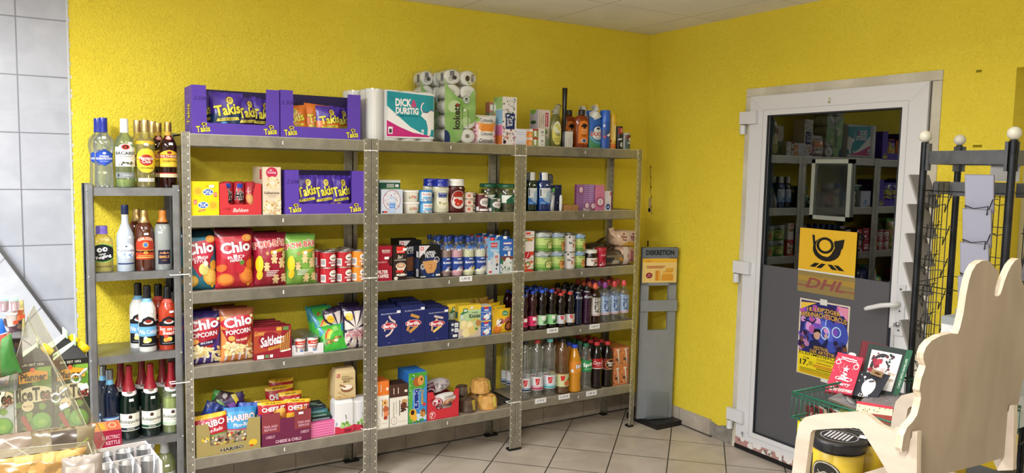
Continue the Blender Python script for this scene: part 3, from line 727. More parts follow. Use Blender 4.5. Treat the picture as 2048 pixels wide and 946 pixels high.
def bottle(name,label,cat,x,y,z,R,H,prof,body,cap,capz=0.9,labels=(),liquid=None,rz=0.0,group=None,sq=0.0,sy=1.0,capk='plastic',sticker=None,seg=24,capr=1.08,neck=None,captop=None):
    """body: material; cap: colour; labels: (z0,z1,base colour,shapes,span)"""
    root = thing(name,label,cat,(x,y,z),rz,group)
    pts = [(r * R,q * H) for r,q in prof]
    def rad(q):
        for (r0,z0),(r1,z1) in zip(prof[:-1],prof[1:]):
            if z0 <= q <= z1: return R * (r0 + (r1 - r0) * (q - z0) / max(z1 - z0,1e-6))
        return R * prof[-1][0]
    m = MB(); m.lathe(pts,body,seg,sq=sq,sy=sy); m.build('glass_body' if body.name.startswith('clear') else 'bottle_body',root)
    if liquid:
        col,fill,kd = liquid; m = MB()
        lp = [(max(r * R - 0.0022,0.002),max(q * H,0.003)) for r,q in prof if q < fill] + [(max(rad(fill) - 0.0022,0.002),fill * H)]
        m.lathe(lp,mat(col,kd) if isinstance(col,str) else col,seg,sq=sq,sy=sy); m.build('drink',root)
    m = MB(); cr = [(rad(capz + (1 - capz) * t) * capr + 0.0007,H * (capz + (1 - capz) * t)) for t in (0,0.3,0.6,0.92)]
    cr.append((cr[-1][0] * 0.93,H * 1.004)); cm = mat(cap,capk)
    m.lathe(cr,cm,seg,sy=1.0 if sy == 1 else 1.0)
    if captop: m.lathe([(cr[-1][0] * captop[1],H * 1.0),(cr[-1][0] * captop[1] * 0.85,H * (1 + captop[2]))],mat(captop[0],'plastic'),seg)
    m.build('cap',root)
    if neck:
        m = MB(); m.lathe([(rad(neck[0]) + 0.0006,H * neck[0]),(rad((neck[0] + neck[1]) / 2) + 0.0007,H * (neck[0] + neck[1]) / 2),(rad(neck[1]) + 0.0006,H * neck[1])],mat(neck[2],neck[3] if len(neck) > 3 else 'ink'),seg,capb=False,capt=False)
        m.build('neck_band',root)
    for (z0,z1,bc,shp,sp) in labels:
        hh = (z1 - z0) * H; n = 7 if abs(rad(z0) - rad(z1)) < 1e-4 else 9
        def mp(a,c,o,z0=z0,z1=z1,sp=sp):
            t = (a - 0.5) * sp; r = rad(z0 + (z1 - z0) * c) + o + 0.0007
            if sq: r *= 1 / (abs(math.cos(t)) ** (2 + sq) + abs(math.sin(t)) ** (2 + sq)) ** (1 / (2 + sq))
            return (r * math.sin(t),-r * math.cos(t) * sy,(z0 + (z1 - z0) * c) * H)
        m = MB(); k = max(6,int(sp * 24 / 6.28 * 1.5))
        bs = [('r',bc,0,0,1,1)] if bc else []
        art(m,bs + list(shp),mp,R * sp,hh,cuts=(k,5),lift=0.0,step=0.00022,kind='ink'); m.build('label',root)
    if sticker:
        a,q,wd = sticker; m = MB()
        def mp2(c,e,o): t = a + (c - 0.5) * wd / R; r = rad(q + e * 0.035) + 0.0018; return (r * math.sin(t),-r * math.cos(t) * sy,(q + e * 0.035) * H)
        art(m,[('r','#eeeeee',0,0,1,1)],mp2,wd,0.035 * H,cuts=(3,0)); m.build('price_sticker',root)
    return root
def bpx(u0,u1,vt,z,y):
    x,W,H = span(u0,u1,vt,y,z); return x,y,z,W / 2,H

def tray(name,label,u0,u1,vt,z,yf,d,col,cut,front,left=(),inner=None,group=None,backh=1.0,cat='display box',side_h=1.0,slope=0.02,dims=None):
    """open cardboard display box: cut=(x0,x1,z0) in 0..1"""
    xc,W,H = span(u0,u1,vt,yf,z); t = 0.003
    root = thing(name,label,cat,(xc,yf,z),group=group); cm = mat(col,'card'); im = mat(inner or col,'card'); w2 = W / 2
    a,c,e = cut; s = slope
    poly = [(-w2,0),(w2,0),(w2,H),(-w2 + W * (c + s),H),(-w2 + W * c,H * (e + (1 - e) * 0.55)),(-w2 + W * c,H * e + 0.008),(-w2 + W * c - 0.006,H * e),
            (-w2 + W * a + 0.006,H * e),(-w2 + W * a,H * e + 0.008),(-w2 + W * a,H * (e + (1 - e) * 0.55)),(-w2 + W * (a - s),H),(-w2,H)]
    m = MB(); n = len(poly)
    # front face is split in three convex pieces so that it stays clean
    def slab(P): m.prism(P,lambda q,r: (q,0,r),lambda q,r: (q,t,r),cm)
    xa,xb = -w2 + W * a,-w2 + W * c; ze = H * e; zm = H * (e + (1 - e) * 0.55)
    slab([(-w2,0),(w2,0),(w2,ze),(-w2,ze)])
    slab([(-w2,ze),(xa + 0.006,ze),(xa,ze + 0.008),(xa,zm),(xa - W * s,H),(-w2,H)])
    slab([(xb - 0.006,ze),(w2,ze),(w2,H),(xb + W * s,H),(xb,zm),(xb,ze + 0.008)])
    art(m,front,pl_front(-w2,0,0,W,H),W,H)
    m.build('front_panel',root)
    m = MB(); hs = H * side_h
    m.box(-w2,-w2 + t,t,d,0,hs,cm); m.box(w2 - t,w2,t,d,0,hs,cm); m.box(-w2 + t,w2 - t,d - t,d,0,H * backh,im); m.box(-w2 + t,w2 - t,t,d - t,0,t,im)
    if left: art(m,left,pl_left(-w2,d,0,d,hs),d,hs)
    m.build('carton',root)
    return root,xc,W,H

def can(name,label,x,y,z,R,H,lid='#b9b9b4',base='#ffffff',shapes=(),rz=0.0,group=None,cat='can',lidk='metal',seg=26,sp=3.2,lidh=0.06,rim=1.03):
    root = thing(name,label,cat,(x,y,z),rz,group)
    m = MB(); m.lathe([(R,H * 0.02),(R,H * 0.97)],mat(base,'gloss'),seg)
    art(m,shapes,cyl(R,H * 0.03,H * 0.93,sp),R * sp,H * 0.93,cuts=(14,0),step=0.0002,kind='gloss'); m.build('can_body',root)
    m = MB(); m.lathe([(R * 0.98,0),(R * rim,0.002),(R * rim,H * 0.03),(R,H * 0.035)],mat('#b9b9b4','metal'),seg); m.build('base_rim',root)
    m = MB(); m.lathe([(R,H * (1 - lidh)),(R * rim,H * (1 - lidh) + 0.001),(R * rim,H),(R * 0.93,H),(R * 0.92,H - 0.002)],mat(lid,lidk),seg); m.build('lid',root)
    return root

# ================================================================ narrow rack: bottles
CG = glass('#f2f6f2',0.05,0.10); CGY = glass('#f4eeb0',0.12,0.10); CGG = glass('#dfeecb',0.10,0.10); CGB = glass('#a7c0a0',0.10,0.12)
AMB = glass('#8a3a12',0.30,0.12); PETC = glass('#f8faf8',0.04,0.10,True)
DKG = proc('dark_green_glass',lambda nt,b: (b.inputs['Base Color'].__setattr__('default_value',(0.004,0.012,0.008,1)),b.inputs['Roughness'].__setattr__('default_value',0.08)))
DKB = proc('dark_blue_glass',lambda nt,b: (b.inputs['Base Color'].__setattr__('default_value',(0.006,0.012,0.03,1)),b.inputs['Roughness'].__setattr__('default_value',0.1)))
DKR = proc('dark_brown_glass',lambda nt,b: (b.inputs['Base Color'].__setattr__('default_value',(0.02,0.004,0.003,1)),b.inputs['Roughness'].__setattr__('default_value',0.08)))
G_SP = 'spirit bottles on top of the narrow rack'
z = RZ[0]
vk = [('p','#1f3fa0',[(0.5,1.0),(0.98,0.72),(0.98,0.3),(0.5,0.0),(0.02,0.3),(0.02,0.72)]),('p','#2b52b8',[(0.5,0.94),(0.9,0.7),(0.9,0.33),(0.5,0.07),(0.1,0.33),(0.1,0.7)]),
      ('e','#e8ecf6',0.5,0.76,0.08,0.07),('t','#ffffff','WODKA',0.5,0.58,0.46,0.10,{'b': 0.03}),('t','#ffffff','GORBATSCHOW',0.5,0.44,0.86,0.12,{'b': 0.03}),('t','#cfd8f2','PURE & SMOOTH',0.5,0.28,0.4,0.05)]
vlab = [(0.31,0.55,None,vk,2.3),(0.19,0.235,None,[('e','#d9d3a8',0.5,0.5,0.12,0.4)],1.6)]
x,y,zz,R,H = bpx(187,231,236,z,-0.245)
v0 = bottle('vodka_bottle','clear vodka bottle with blue hexagon label and blue cap, frontmost of three','bottle',x,y,z,R,H,P_VODKA,CG,'#1c2f96',0.80,vlab,group=G_SP,capk='gloss',sticker=(0.0,0.70,0.017),liquid=None)
dup(v0,(x - 0.014,y + 0.09,z),0,'clear vodka bottle with blue cap, behind and left of the front one')
dup(v0,(x + 0.012,y + 0.165,z),0,'clear vodka bottle hidden at the back of the rack top, only blue cap showing')
bl = [('r','#f0f1ea',0,0.05,1,0.86),('e','#f0f1ea',0.5,0.84,0.28,0.15),('e','#c33a2b',0.5,0.86,0.17,0.11),('e','#20180f',0.5,0.86,0.11,0.07),('e','#c33a2b',0.5,0.85,0.05,0.04),('t','#1c1c20','BACARDI',0.5,0.60,0.86,0.13,{'b': 0.03}),
      ('t','#44444a','CARTA BLANCA',0.5,0.47,0.6,0.05),('l','#c9a24a',[(0.12,0.38),(0.88,0.38)],0.001),('s',['#4a4c3c','#6d7050','#8d8d80'],12,0.2,0.12,0.8,0.22,0.05,4)]
x,y,zz,R,H = bpx(231,271,238,z,-0.25)
bottle('white_rum_bottle','pale green-tinted white rum bottle with white cap and black lettering','bottle',x,y,z,R,H,P_SPIRIT,CGG,'#e9ebea',0.80,[(0.29,0.64,None,bl,2.5),(0.14,0.22,'#8a8f90',[('p','#33404a',[(0.12,0.5),(0.18,0.9),(0.24,0.5),(0.18,0.1)]),('t','#d7dada','SUPERIOR',0.6,0.5,0.4,0.3)],2.5)],group=G_SP,sticker=(0.5,0.63,0.018),liquid=('#c8cf86',0.12,'liquid'))
hv = [('e','#f0cf38',0.5,0.5,0.5,0.5),('e','#b02a22',0.5,0.52,0.30,0.23),('t','#f7efe0','Havana',0.5,0.60,0.66,0.15,{'b': 0.03}),('t','#f7efe0','Club',0.5,0.46,0.36,0.12,{'b': 0.03}),('t','#3a2d10','ORIGINAL',0.5,0.2,0.6,0.07),('l','#b02a22',[(0.02,0.55),(0.2,0.55)],0.002),('l','#b02a22',[(0.8,0.55),(0.98,0.55)],0.002)]
x,y,zz,R,H = bpx(273,311,240,z,-0.25)
hb = bottle('gold_rum_bottle','golden rum bottle with round red emblem on yellow label, front one of two','bottle',x,y,z,R,H,P_SPIRIT,CGY,'#cdb682',0.83,[(0.22,0.58,None,hv,2.5),(0.09,0.14,'#eeeee4',[('t','#555','0,7 L  37,5%',0.5,0.5,0.7,0.5)],1.9)],group=G_SP,capk='metal',sticker=(0.0,0.62,0.018),neck=(0.64,0.69,'#e0b52f'))
dup(hb,(x - 0.022,y + 0.095,z),0.0,'golden rum bottle standing behind the front rum bottle')
dup(hb,(x + 0.045,y + 0.12,z),0.3,'golden rum bottle at the back between rum and brandy bottles')
wt = [('p','#e9bb2f',[(0,0.4),(0.0,0.85),(0.2,0.93),(0.5,1),(0.8,0.93),(1.0,0.85),(1,0.4)]),('r','#a8222a',0,0.70,1,0.82),('t','#f6ead0','WILTHENER',0.5,0.76,0.9,0.08,{'b': 0.02}),('e','#8a1f24',0.5,0.90,0.1,0.05),('t','#5a4310','Goldkrone',0.5,0.6,0.6,0.07),('r','#e5c040',0.05,0.38,0.95,0.52),('r','#ead9b0',0,0.0,1,0.13),('r','#a8222a',0,0.13,1,0.17),('l','#8d6f3a',[(0.2,0.06),(0.8,0.06)],0.001)]
x,y,zz,R,H = bpx(320,355,245,z,-0.25)
wb = bottle('brandy_bottle','dark brown brandy bottle with yellow and red label, front one at the right end','bottle',x,y,z,R,H,P_SPIRIT,DKR,'#b59a5c',0.86,[(0.16,0.58,None,wt,2.6),(0.73,0.80,None,[('e','#c03a3a',0.5,0.5,0.5,0.5),('e','#e8d8c8',0.5,0.5,0.36,0.36),('t','#c03a3a','PLZ',0.5,0.5,0.5,0.3)],1.3)],group=G_SP,capk='metal',neck=(0.80,0.86,'#c9a23c'),sticker=(0.2,0.655,0.018))
dup(wb,(x - 0.03,y + 0.09,z),0,'dark brown brandy bottle behind the front brandy bottle')
G2 = 'spirit bottles on the second tier of the rack'
z = RZ[1]
x,W,H = span(181,229,452,-0.25,z)
fg = [('e','#5cbf4a',0.5,0.5,0.5,0.5),('e','#15191c',0.5,0.5,0.48,0.47),('e','#ffffff',0.38,0.66,0.10,0.12),('e','#ffffff',0.60,0.70,0.10,0.12),('e','#101010',0.40,0.66,0.035,0.05),('e','#101010',0.62,0.70,0.035,0.05),
      ('t','#ffffff','kleiner',0.5,0.45,0.28,0.1,{'rot': 0.2}),('t','#ffffff','Feigling',0.54,0.28,0.56,0.2,{'rot': 0.25,'b': 0.03})]
bottle('fig_liqueur_flask','square yellow-green liqueur flask with lilac cap and black oval label with eyes','bottle',x,-0.245,z,W / 2 * 0.93,H,P_FLASK,CGY,'#7b66c4',0.83,[(0.22,0.62,None,fg,2.1),(0.10,0.15,None,[('t','#2c3010','VODKA & FEIGE',0.5,0.5,0.8,0.8)],1.6)],group=G2,sq=3.0,sy=0.62,capr=1.25,sticker=(0.5,0.68,0.016),liquid=('#c9c23a',0.55,'liquid'))
kn = [('e','#b9cfe6',0.5,0.5,0.5,0.5),('e','#e9f0f8',0.5,0.52,0.45,0.44),('t','#1f3c74','Küstennebel',0.5,0.55,0.86,0.17,{'b': 0.015}),('e','#2a3f6d',0.5,0.8,0.05,0.05),('r','#9bb2d2',0.2,0.36,0.8,0.38),('s',['#7d9fc8','#a8c2e0'],8,0.25,0.12,0.75,0.3,0.05,2)]
x,y,zz,R,H = bpx(234,270,410,z,-0.25)
bottle('aniseed_liqueur_bottle','milky white liqueur bottle with long neck and dark blue cap','bottle',x,y,z,R,H,P_TALL,mat('#b9c4d0','gloss'),'#16224a',0.86,[(0.19,0.43,None,kn,2.5),(0.11,0.13,'#24386c',[],2.2)],group=G2,capk='gloss',neck=(0.845,0.86,'#d8d2b8'),sticker=(0.4,0.50,0.014))
asm = [('p','#b53a22',[(0,0.42),(0,0.7),(0.12,0.88),(0.35,0.98),(0.65,0.98),(0.88,0.88),(1,0.7),(1,0.42)]),('t','#f1dcc0','ASMUSSEN',0.5,0.83,0.72,0.12,{'arc': 0.6,'b': 0.03}),('e','#e6b04a',0.5,0.64,0.14,0.12),('e','#4a78c0',0.5,0.64,0.10,0.09),('r','#e0a94a',0.03,0.40,0.97,0.42),
       ('r','#b53a22',0,0.03,1,0.32),('e','#e0a94a',0.5,0.31,0.10,0.06),('t','#4a1408','40',0.5,0.31,0.09,0.05),('r','#e3b05c',0.15,0.17,0.85,0.2),('r','#e3b05c',0.08,0.09,0.92,0.13)]
x,y,zz,R,H = bpx(271,309,421,z,-0.25)
ab = bottle('dark_rum_bottle','amber rum bottle with red arched label and gold cap, in front','bottle',x,y,z,R,H,P_JUG,AMB,'#c9ab74',0.80,[(0.18,0.58,None,asm,2.3)],group=G2,capk='metal',sticker=(0.1,0.60,0.018),liquid=('#2c0c04',0.70,'liquid'),capr=1.15)
dup(ab,(x - 0.02,y + 0.10,z),0,'amber rum bottle mostly hidden behind the front amber one')
ml = [('r','#1f1d33',0,0,1,1),('p','#c98a5a',[(0.08,0.72),(0.25,0.86),(0.35,0.78),(0.5,0.9),(0.65,0.78),(0.78,0.86),(0.94,0.72),(0.75,0.76),(0.5,0.72),(0.25,0.76)]),('t','#d79a5c','8MILE',0.5,0.52,0.8,0.18,{'b': 0.04}),('t','#c98a5a','VODKA',0.5,0.28,0.4,0.07)]
x,y,zz,R,H = bpx(309,345,421,z,-0.25)
bottle('frosted_vodka_bottle','frosted grey vodka bottle with orange cap and small dark label','bottle',x,y,z,R,H,P_JUG,glass('#cfd6d4',0.45,0.10),'#c9782c',0.81,[(0.10,0.34,None,ml,1.4)],group=G2,neck=(0.775,0.81,'#3b1d16'),sticker=(-0.4,0.62,0.018),captop=('#3b1d16',0.95,0.02),capr=1.15)
G3 = 'cocktail liqueur bottles on the third tier of the rack'
z = RZ[2]
def cocktail(c1,l1,l2,fr):
    return [('r','#15161c',0,0,1,0.36),('r',c1,0,0.34,1,0.66),('p','#15161c',[(0,0.66),(0,0.78),(0.18,0.82),(0.25,0.92),(0.5,1),(0.75,0.92),(0.82,0.82),(1,0.78),(1,0.66)]),('e','#e9e4dc',0.5,0.80,0.22,0.06),('e','#8a2c22',0.5,0.84,0.14,0.06)] + \
        ([('t','#ffffff',l1,0.5,0.49,0.86,0.14)] if not l2 else [('t','#ffffff',l1,0.5,0.57,0.86,0.12,{'b': 0.02}),('t','#ffffff',l2,0.5,0.43,0.5,0.12,{'b': 0.02})]) + \
        [('s',fr,7,0.35,0.18,0.65,0.3,0.10,3),('r','#9a9aa0',0.2,0.07,0.8,0.085)]
def cocktail_bottle(u0,u1,vt,col,band,labs,lab1,lab2,dx):
    x,y,zz,R,H = bpx(u0,u1,vt,z,-0.25)
    o = bottle('cocktail_bottle',lab1,'bottle',x,y,z,R,H,P_WINE,mat(col,'gloss'),'#14141a',0.82,[(0.08,0.55,None,labs,2.5)],group=G3,capk='gloss',neck=(0.76,0.83,band),capr=1.2,sticker=(0.3,0.60,0.02),captop=('#14141a',1.0,0.01))
    dup(o,(x + dx,y + 0.095,z),0,lab2)
cocktail_bottle(278,314,572,'#d9dbd6','#7fb4d8',cocktail('#6aa9d6','Piña Colada','',['#f0e27a','#f6f2d8','#e8cf4a']),'white cocktail bottle with pale blue label, in front','white cocktail bottle behind its twin with the pale blue label',-0.028)
cocktail_bottle(318,355,574,'#b03a20','#d4574a',cocktail('#c8472e','Sex on the','Beach',['#e5a13a','#b8402c','#f0c25a']),'orange-red cocktail bottle with red label, in front','orange-red cocktail bottle behind its red-labelled twin',-0.028)
m = MB(); m.box(-0.018,0.018,0,0.012,0,0.10,'#14202a'); m.box(-0.03,0.0,0,0.01,0.0,0.02,'#14202a')
tag(m.build('bracket',None,(Px(350,-0.045,1.1),-0.045,1.03)),'small dark blue bracket fixed behind the rack beside the red bottles','bracket')
G4 = 'wine and sparkling wine bottles on the fourth tier of the rack'
z = RZ[3]
x,y,zz,R,H = bpx(203,241,740,z,-0.24)
wn = bottle('wine_bottle','dark blue wine bottle with silver cap, front one of the pair','bottle',x,y,z,R,H,P_WINE,DKB,'#9aa2aa',0.87,[(0.10,0.36,'#26406c',[('r','#8fa6bd',0.05,0.8,0.95,0.92),('t','#c9d6e6','BLU',0.5,0.5,0.5,0.2)],2.2)],group=G4,capk='metal',neck=(0.80,0.87,'#6fa9cc'))
dup(wn,(x - 0.02,y + 0.09,z),0,'dark blue wine bottle with silver cap, rear one at the left')
sk = lambda g: [('r','#e6e5d8',0,0,1,1),('p','#4a3328',[(0.44,0.72),(0.42,0.84),(0.47,0.9),(0.5,0.94),(0.53,0.9),(0.58,0.84),(0.56,0.72)]),('t','#2a2a2c','Rotkäppchen',0.5,0.52,0.9,0.24,{'sh': 0.35}),('r',g,0,0.05,1,0.2),('t','#e6e5d8','TROCKEN',0.5,0.125,0.3,0.08),('r','#8f8d80',0.15,0.33,0.7,0.345)]
nk = [('e','#d9d6d8',0.5,0.42,0.42,0.42),('r','#d9d6d8',0.0,0.4,1,0.72),('e','#7d6a5c',0.5,0.5,0.13,0.24)]
for i,(u0,u1,vt,body,g,la,lb) in enumerate(((240,280,732,DKG,'#1c2a3a','sparkling wine bottle with red foil and navy band, leftmost of the three in front','red-foiled sparkling wine bottle behind the leftmost one'),
        (283,322,727,DKG,'#1d4a36','sparkling wine bottle with red foil and dark green band, middle of three in front','red-foiled sparkling wine bottle behind the middle one'),
        (325,363,724,CGG,'#b9cfb4','clear-glass sparkling wine bottle with red foil, beside the rack post','red-foiled sparkling wine bottle behind the clear-glass one'))):
    x,y,zz,R,H = bpx(u0,u1,vt,z,-0.245)
    o = bottle('sparkling_wine_bottle',la,'bottle',x,y,z,R,H,P_SEKT,body,'#8a1524',0.66,[(0.12,0.36,None,sk(g),2.5),(0.60,0.71,None,nk,3.4)],group=G4,capk='foil',sticker=(0.15,0.53,0.02),capr=1.04,liquid=('#c9c88a',0.5,'liquid') if i == 2 else None)
    dup(o,(x - 0.025,y + 0.10,z),0,lb)
x,y,zz,R,H = bpx(310,352,880,RZ[4] + 0.0,-0.22)
bottle('white_wine_bottle','white wine bottle with white cap on the lowest rack tier','bottle',x,y,RZ[4],R,H,P_WINE,glass('#dbe3ae',0.2,0.12),'#d9dde2',0.80,[(0.15,0.5,'#dfe3dc',[('t','#5a6a4a','WEISS',0.5,0.6,0.5,0.15)],2.3)],sticker=(0.1,0.60,0.02))

# ================================================================ shelving unit beside the rack: crisps and snacks
def swirl(cx,cy,r,c='#e8d84a'):
    return [('e','#6a3a30',cx - r * 0.5,cy + r * 0.2,r * 0.9,r * 0.7),('ring',c,cx,cy,r,r * 0.9,0.35),('ring',c,cx + r * 0.1,cy - r * 0.1,r * 0.45,r * 0.4,0.5)]
TK = '#5b3ea8'
def tlogo(cx,cy,w,h,rot=0.12): return [('e','#3b2a2c',cx + w * 0.02,cy + h * 0.85,w * 0.22,h * 0.28),('ring','#e6d64a',cx + w * 0.08,cy + h * 0.85,w * 0.2,h * 0.26,0.35),('t','#ece04c','Takis',cx,cy,w,h,{'rot': rot,'o': '#191024','ow': 0.1,'b': 0.04})]
def takis_bag(bot,tri,name2,label,cat,x,z,w,h,y,rz=0.0,lean=0.05,grp=None,seed=0,chips='#6aa6e0',roll=0.0):
    sh = [('r',bot,0,0,1,0.42),('p',bot,[(0,0.42),(1,0.42),(1,0.55),(0,0.48)]),('s',[chips,'#2a1a1c'],14,0.12,0.04,0.88,0.22,0.09,seed),
          ('p','#e6d84c',[(0.15,0.29),(0.88,0.35),(0.84,0.42),(0.18,0.36)]),('t','#1a1420',name2,0.5,0.355,0.5,0.04,{'rot': 0.07,'b': 0.03})] + swirl(0.58,0.80,0.10) + \
         [('t','#ece04c','Takis',0.5,0.58,0.80,0.24,{'rot': 0.18,'o': '#191024','ow': 0.09,'b': 0.05})]
    return bag('snack_bag',label,cat,x,y,z,w,h,0.05,'#4a2f9c',sh,lean,rz,seed,grp,wr=0.006,roll=roll)
def takis_tray(u0,u1,vt,z,cut,lab,txt,yf=-0.316):
    fr = tlogo(0.12,0.11,0.15,0.12) + tlogo(0.89,0.11,0.15,0.12) + [('t','#3a2474',txt,0.10,0.74,0.16,0.09,{'sh': 0.3,'b': -0.004})]
    lf = [('t','#ece04c','Takis',0.5,0.42,0.42,0.36,{'q': 1,'o': '#191024','ow': 0.08})]
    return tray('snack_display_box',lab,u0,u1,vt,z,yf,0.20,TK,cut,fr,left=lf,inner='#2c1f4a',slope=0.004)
z = UH[1][0]
t1,tx,tw,thh = takis_tray(384.5,559,175,z,(0.16,0.84,0.24),'purple snack display box with blue-bottomed bags, left one on top of the shelf','2.50€')
gb = 'purple snack bags in the top left display box'
takis_bag('#1d3a66',0,'BLUE HEAT','purple and navy snack bag half hidden by the left edge of top left box','snack bag',tx - 0.125,z + 0.004,0.12,0.185,-0.20,-0.3,0.02,gb,1,roll=-0.1)
takis_bag('#1d3a66',0,'BLUE HEAT','purple and navy snack bag with blue sticks, in front in the top left box','snack bag',tx - 0.035,z + 0.004,0.155,0.198,-0.265,0.05,0.08,gb,2)
takis_bag('#33203e',0,'FUEGO','purple snack bag with dark sticks, middle of the top left box','snack bag',tx + 0.055,z + 0.004,0.13,0.185,-0.245,0.35,0.1,gb,3,'#b58ab0',0.06)
takis_bag('#33203e',0,'NEW','purple snack bag leaning at the right end of the top left box','snack bag',tx + 0.115,z + 0.004,0.12,0.185,-0.22,0.2,0.05,gb,4,'#b58ab0',0.18)
takis_bag('#33203e',0,'FUEGO','purple snack bag lying behind the others in the top left box','snack bag',tx + 0.03,z + 0.004,0.14,0.19,-0.17,0.0,0.0,gb,5,'#b58ab0',0.1)
t2,tx,tw,thh = takis_tray(561,721,185,z,(0.155,0.83,0.24),'purple snack display box with orange bags, right one on top of the shelf','2.50€')
go = 'orange snack bags in the top right display box'
for i,(dx,y_,rz_,rl,top,la) in enumerate(((-0.115,-0.26,-0.1,-0.12,0,'orange snack bag at the left end of the top right display box'),(-0.06,-0.21,0.0,0.0,0,'orange snack bag second from left in the top right display box'),
        (-0.01,-0.24,0.1,0.08,0,'orange snack bag behind the purple-topped one in the display box'),(0.045,-0.275,0.1,0.03,1,'purple-topped orange snack bag in front in the top right display box'),(0.12,-0.22,0.3,0.1,1,'purple-topped orange snack bag at the right end of the display box'))):
    sh = [('r','#e07a2a',0,0,1,0.52 if top else 1),('s',['#e6b25a','#8a2c1a'],14,0.12,0.04,0.88,0.22,0.09,i),('p','#e6d84c',[(0.15,0.29),(0.88,0.35),(0.84,0.42),(0.18,0.36)]),('t','#1a1420','VOLCANO',0.5,0.355,0.5,0.04,{'rot': 0.07,'b': 0.03})] + swirl(0.58,0.80,0.10) + \
         [('t','#ece04c','Takis',0.5,0.58,0.80,0.24,{'rot': 0.18,'o': '#191024','ow': 0.09,'b': 0.05})]
    bag('snack_bag',la,'snack bag',tx + dx,y_,z + 0.004,0.135,(0.155,0.15,0.17,0.160,0.165)[i],0.05,'#4a2f9c' if top else '#e07a2a',sh,0.05,rz_,i + 7,go,roll=rl,wr=0.006)
z = UH[1][1]
tuc = [('t','#d8412c','U',0.15,0.38,0.07,0.08),('r','#d4503a',0.08,0.33,0.2,0.47),('t','#f7e9df','LU',0.14,0.40,0.09,0.09),('r','#d4503a',0.81,0.55,0.93,0.68),('t','#f7e9df','LU',0.87,0.615,0.08,0.08,{'rot': PI}),
       ('e','#e9c12c',0.76,0.30,0.2,0.14),('e','#d9a52c',0.78,0.3,0.12,0.09),('e','#e9c12c',0.26,0.72,0.2,0.14),('e','#d9a52c',0.24,0.72,0.12,0.09),
       ('e','#e9eef6',0.42,0.31,0.19,0.10),('e','#2a5aa8',0.42,0.31,0.17,0.085),('t','#ffffff','TUC',0.42,0.31,0.26,0.10,{'b': 0.05}),('e','#e9eef6',0.6,0.69,0.19,0.10),('e','#2a5aa8',0.6,0.69,0.17,0.085),('t','#ffffff','TUC',0.6,0.69,0.26,0.10,{'b': 0.05,'rot': PI}),
       ('p','#c85a2a',[(0.24,0.12),(0.46,0.14),(0.5,0.19),(0.24,0.17)]),('t','#f3d9a0','Rocket',0.37,0.155,0.2,0.05),('r','#f4f2ea',0.64,0.82,0.82,0.90),('t','#c85a2a','1,79',0.56,0.86,0.1,0.05)]
carton('cracker_box','bright yellow cracker box with two blue logo ovals, left end of second shelf','box',383,438.5,363,z,yf=-0.314,d=0.15,base='#e9cf10',front=tuc,top='#d9c010')
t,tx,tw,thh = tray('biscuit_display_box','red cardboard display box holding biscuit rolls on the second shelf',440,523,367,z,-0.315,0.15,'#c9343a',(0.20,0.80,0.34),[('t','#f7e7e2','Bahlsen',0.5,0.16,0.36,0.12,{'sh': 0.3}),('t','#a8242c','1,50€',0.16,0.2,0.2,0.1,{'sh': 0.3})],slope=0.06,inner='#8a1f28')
for i,(dx,l2,la) in enumerate(((-0.055,1,'red biscuit roll with black lettering, leftmost in the red display box'),(0.0,1,'red biscuit roll with black lettering, centre of the red display box'),(0.055,0,'red biscuit roll with large almond picture, right in the red display box'))):
    m = MB(); m.lathe([(0.020,0),(0.026,0.006),(0.026,0.150),(0.018,0.155)],mat('#a3222c','foil'),20)
    art(m,([('r','#7f1a22',0,0,1,0.12),('r','#2a3f9a',0.3,0.82,0.72,0.97),('t','#101010','Hit',0.5,0.58,0.62,0.26,{'b': 0.06,'sh': 0.2,'o': '#e9e6e2','ow': 0.11}),('p','#1a1010',[(0.45,0.33),(0.9,0.40),(0.9,0.46),(0.45,0.39)]),('e','#b57a4a',0.6,0.16,0.28,0.12)] if l2 else
        [('e','#c98a52',0.4,0.45,0.32,0.2,0.5),('e','#dba56a',0.38,0.47,0.2,0.12,0.5),('s',['#e9d8d0','#7f1a22'],8,0.1,0.7,0.9,0.95,0.03,3),('t','#e9e6e2','B',0.85,0.2,0.2,0.15)]),cyl(0.026,0.006,0.144,2.4),0.062,0.144,cuts=(10,0),step=0.0003)
    o = m.build('biscuit_roll',None,(tx + dx * 0.95,-0.270,z + 0.004)); o.rotation_euler = (0,0,0.1 * (i - 1)); tag(o,la,'biscuit roll','biscuit rolls in the red display box')
def wreath(cx,cy,r,ra,sd): return [('e','#e3cfa6',cx,cy,r,ra),('s',['#cfa468','#f2e6cc','#b98d54'],30,cx - r * 0.95,cy - ra * 0.95,cx + r * 0.95,cy + ra * 0.95,0.045,sd),('e','#e6d9c4',cx,cy,r * 0.42,ra * 0.42)]
ck = [('e','#c02850',0.5,0.88,0.32,0.115),('t','#f7e9ee','Mr',0.46,0.93,0.14,0.04),('t','#f7e9ee','Cooky',0.5,0.88,0.48,0.055,{'b': 0.03})] + wreath(0.54,0.67,0.36,0.135,1) + [('t','#57483a','Kaffeekränze',0.5,0.46,0.84,0.055,{'sh': 0.2}),('r','#8a7a66',0.25,0.40,0.75,0.405),('r','#8a7a66',0.33,0.37,0.67,0.375)] + wreath(0.3,0.16,0.33,0.135,2) + wreath(0.92,0.24,0.28,0.12,3) + wreath(0.85,0.04,0.25,0.05,4)
carton('ring_biscuit_box','tall cream biscuit box printed with almond rings between the display boxes','box',526,562,334,z,yf=-0.314,d=0.20,base='#dccbb2',front=ck,side='#cdb89c',left=[('r','#c02850',0.72,0.74,0.9,0.95),('s',['#cfa468','#efe2c8'],20,0.1,0.3,0.9,0.7,0.05,5)],top='#a3442c')
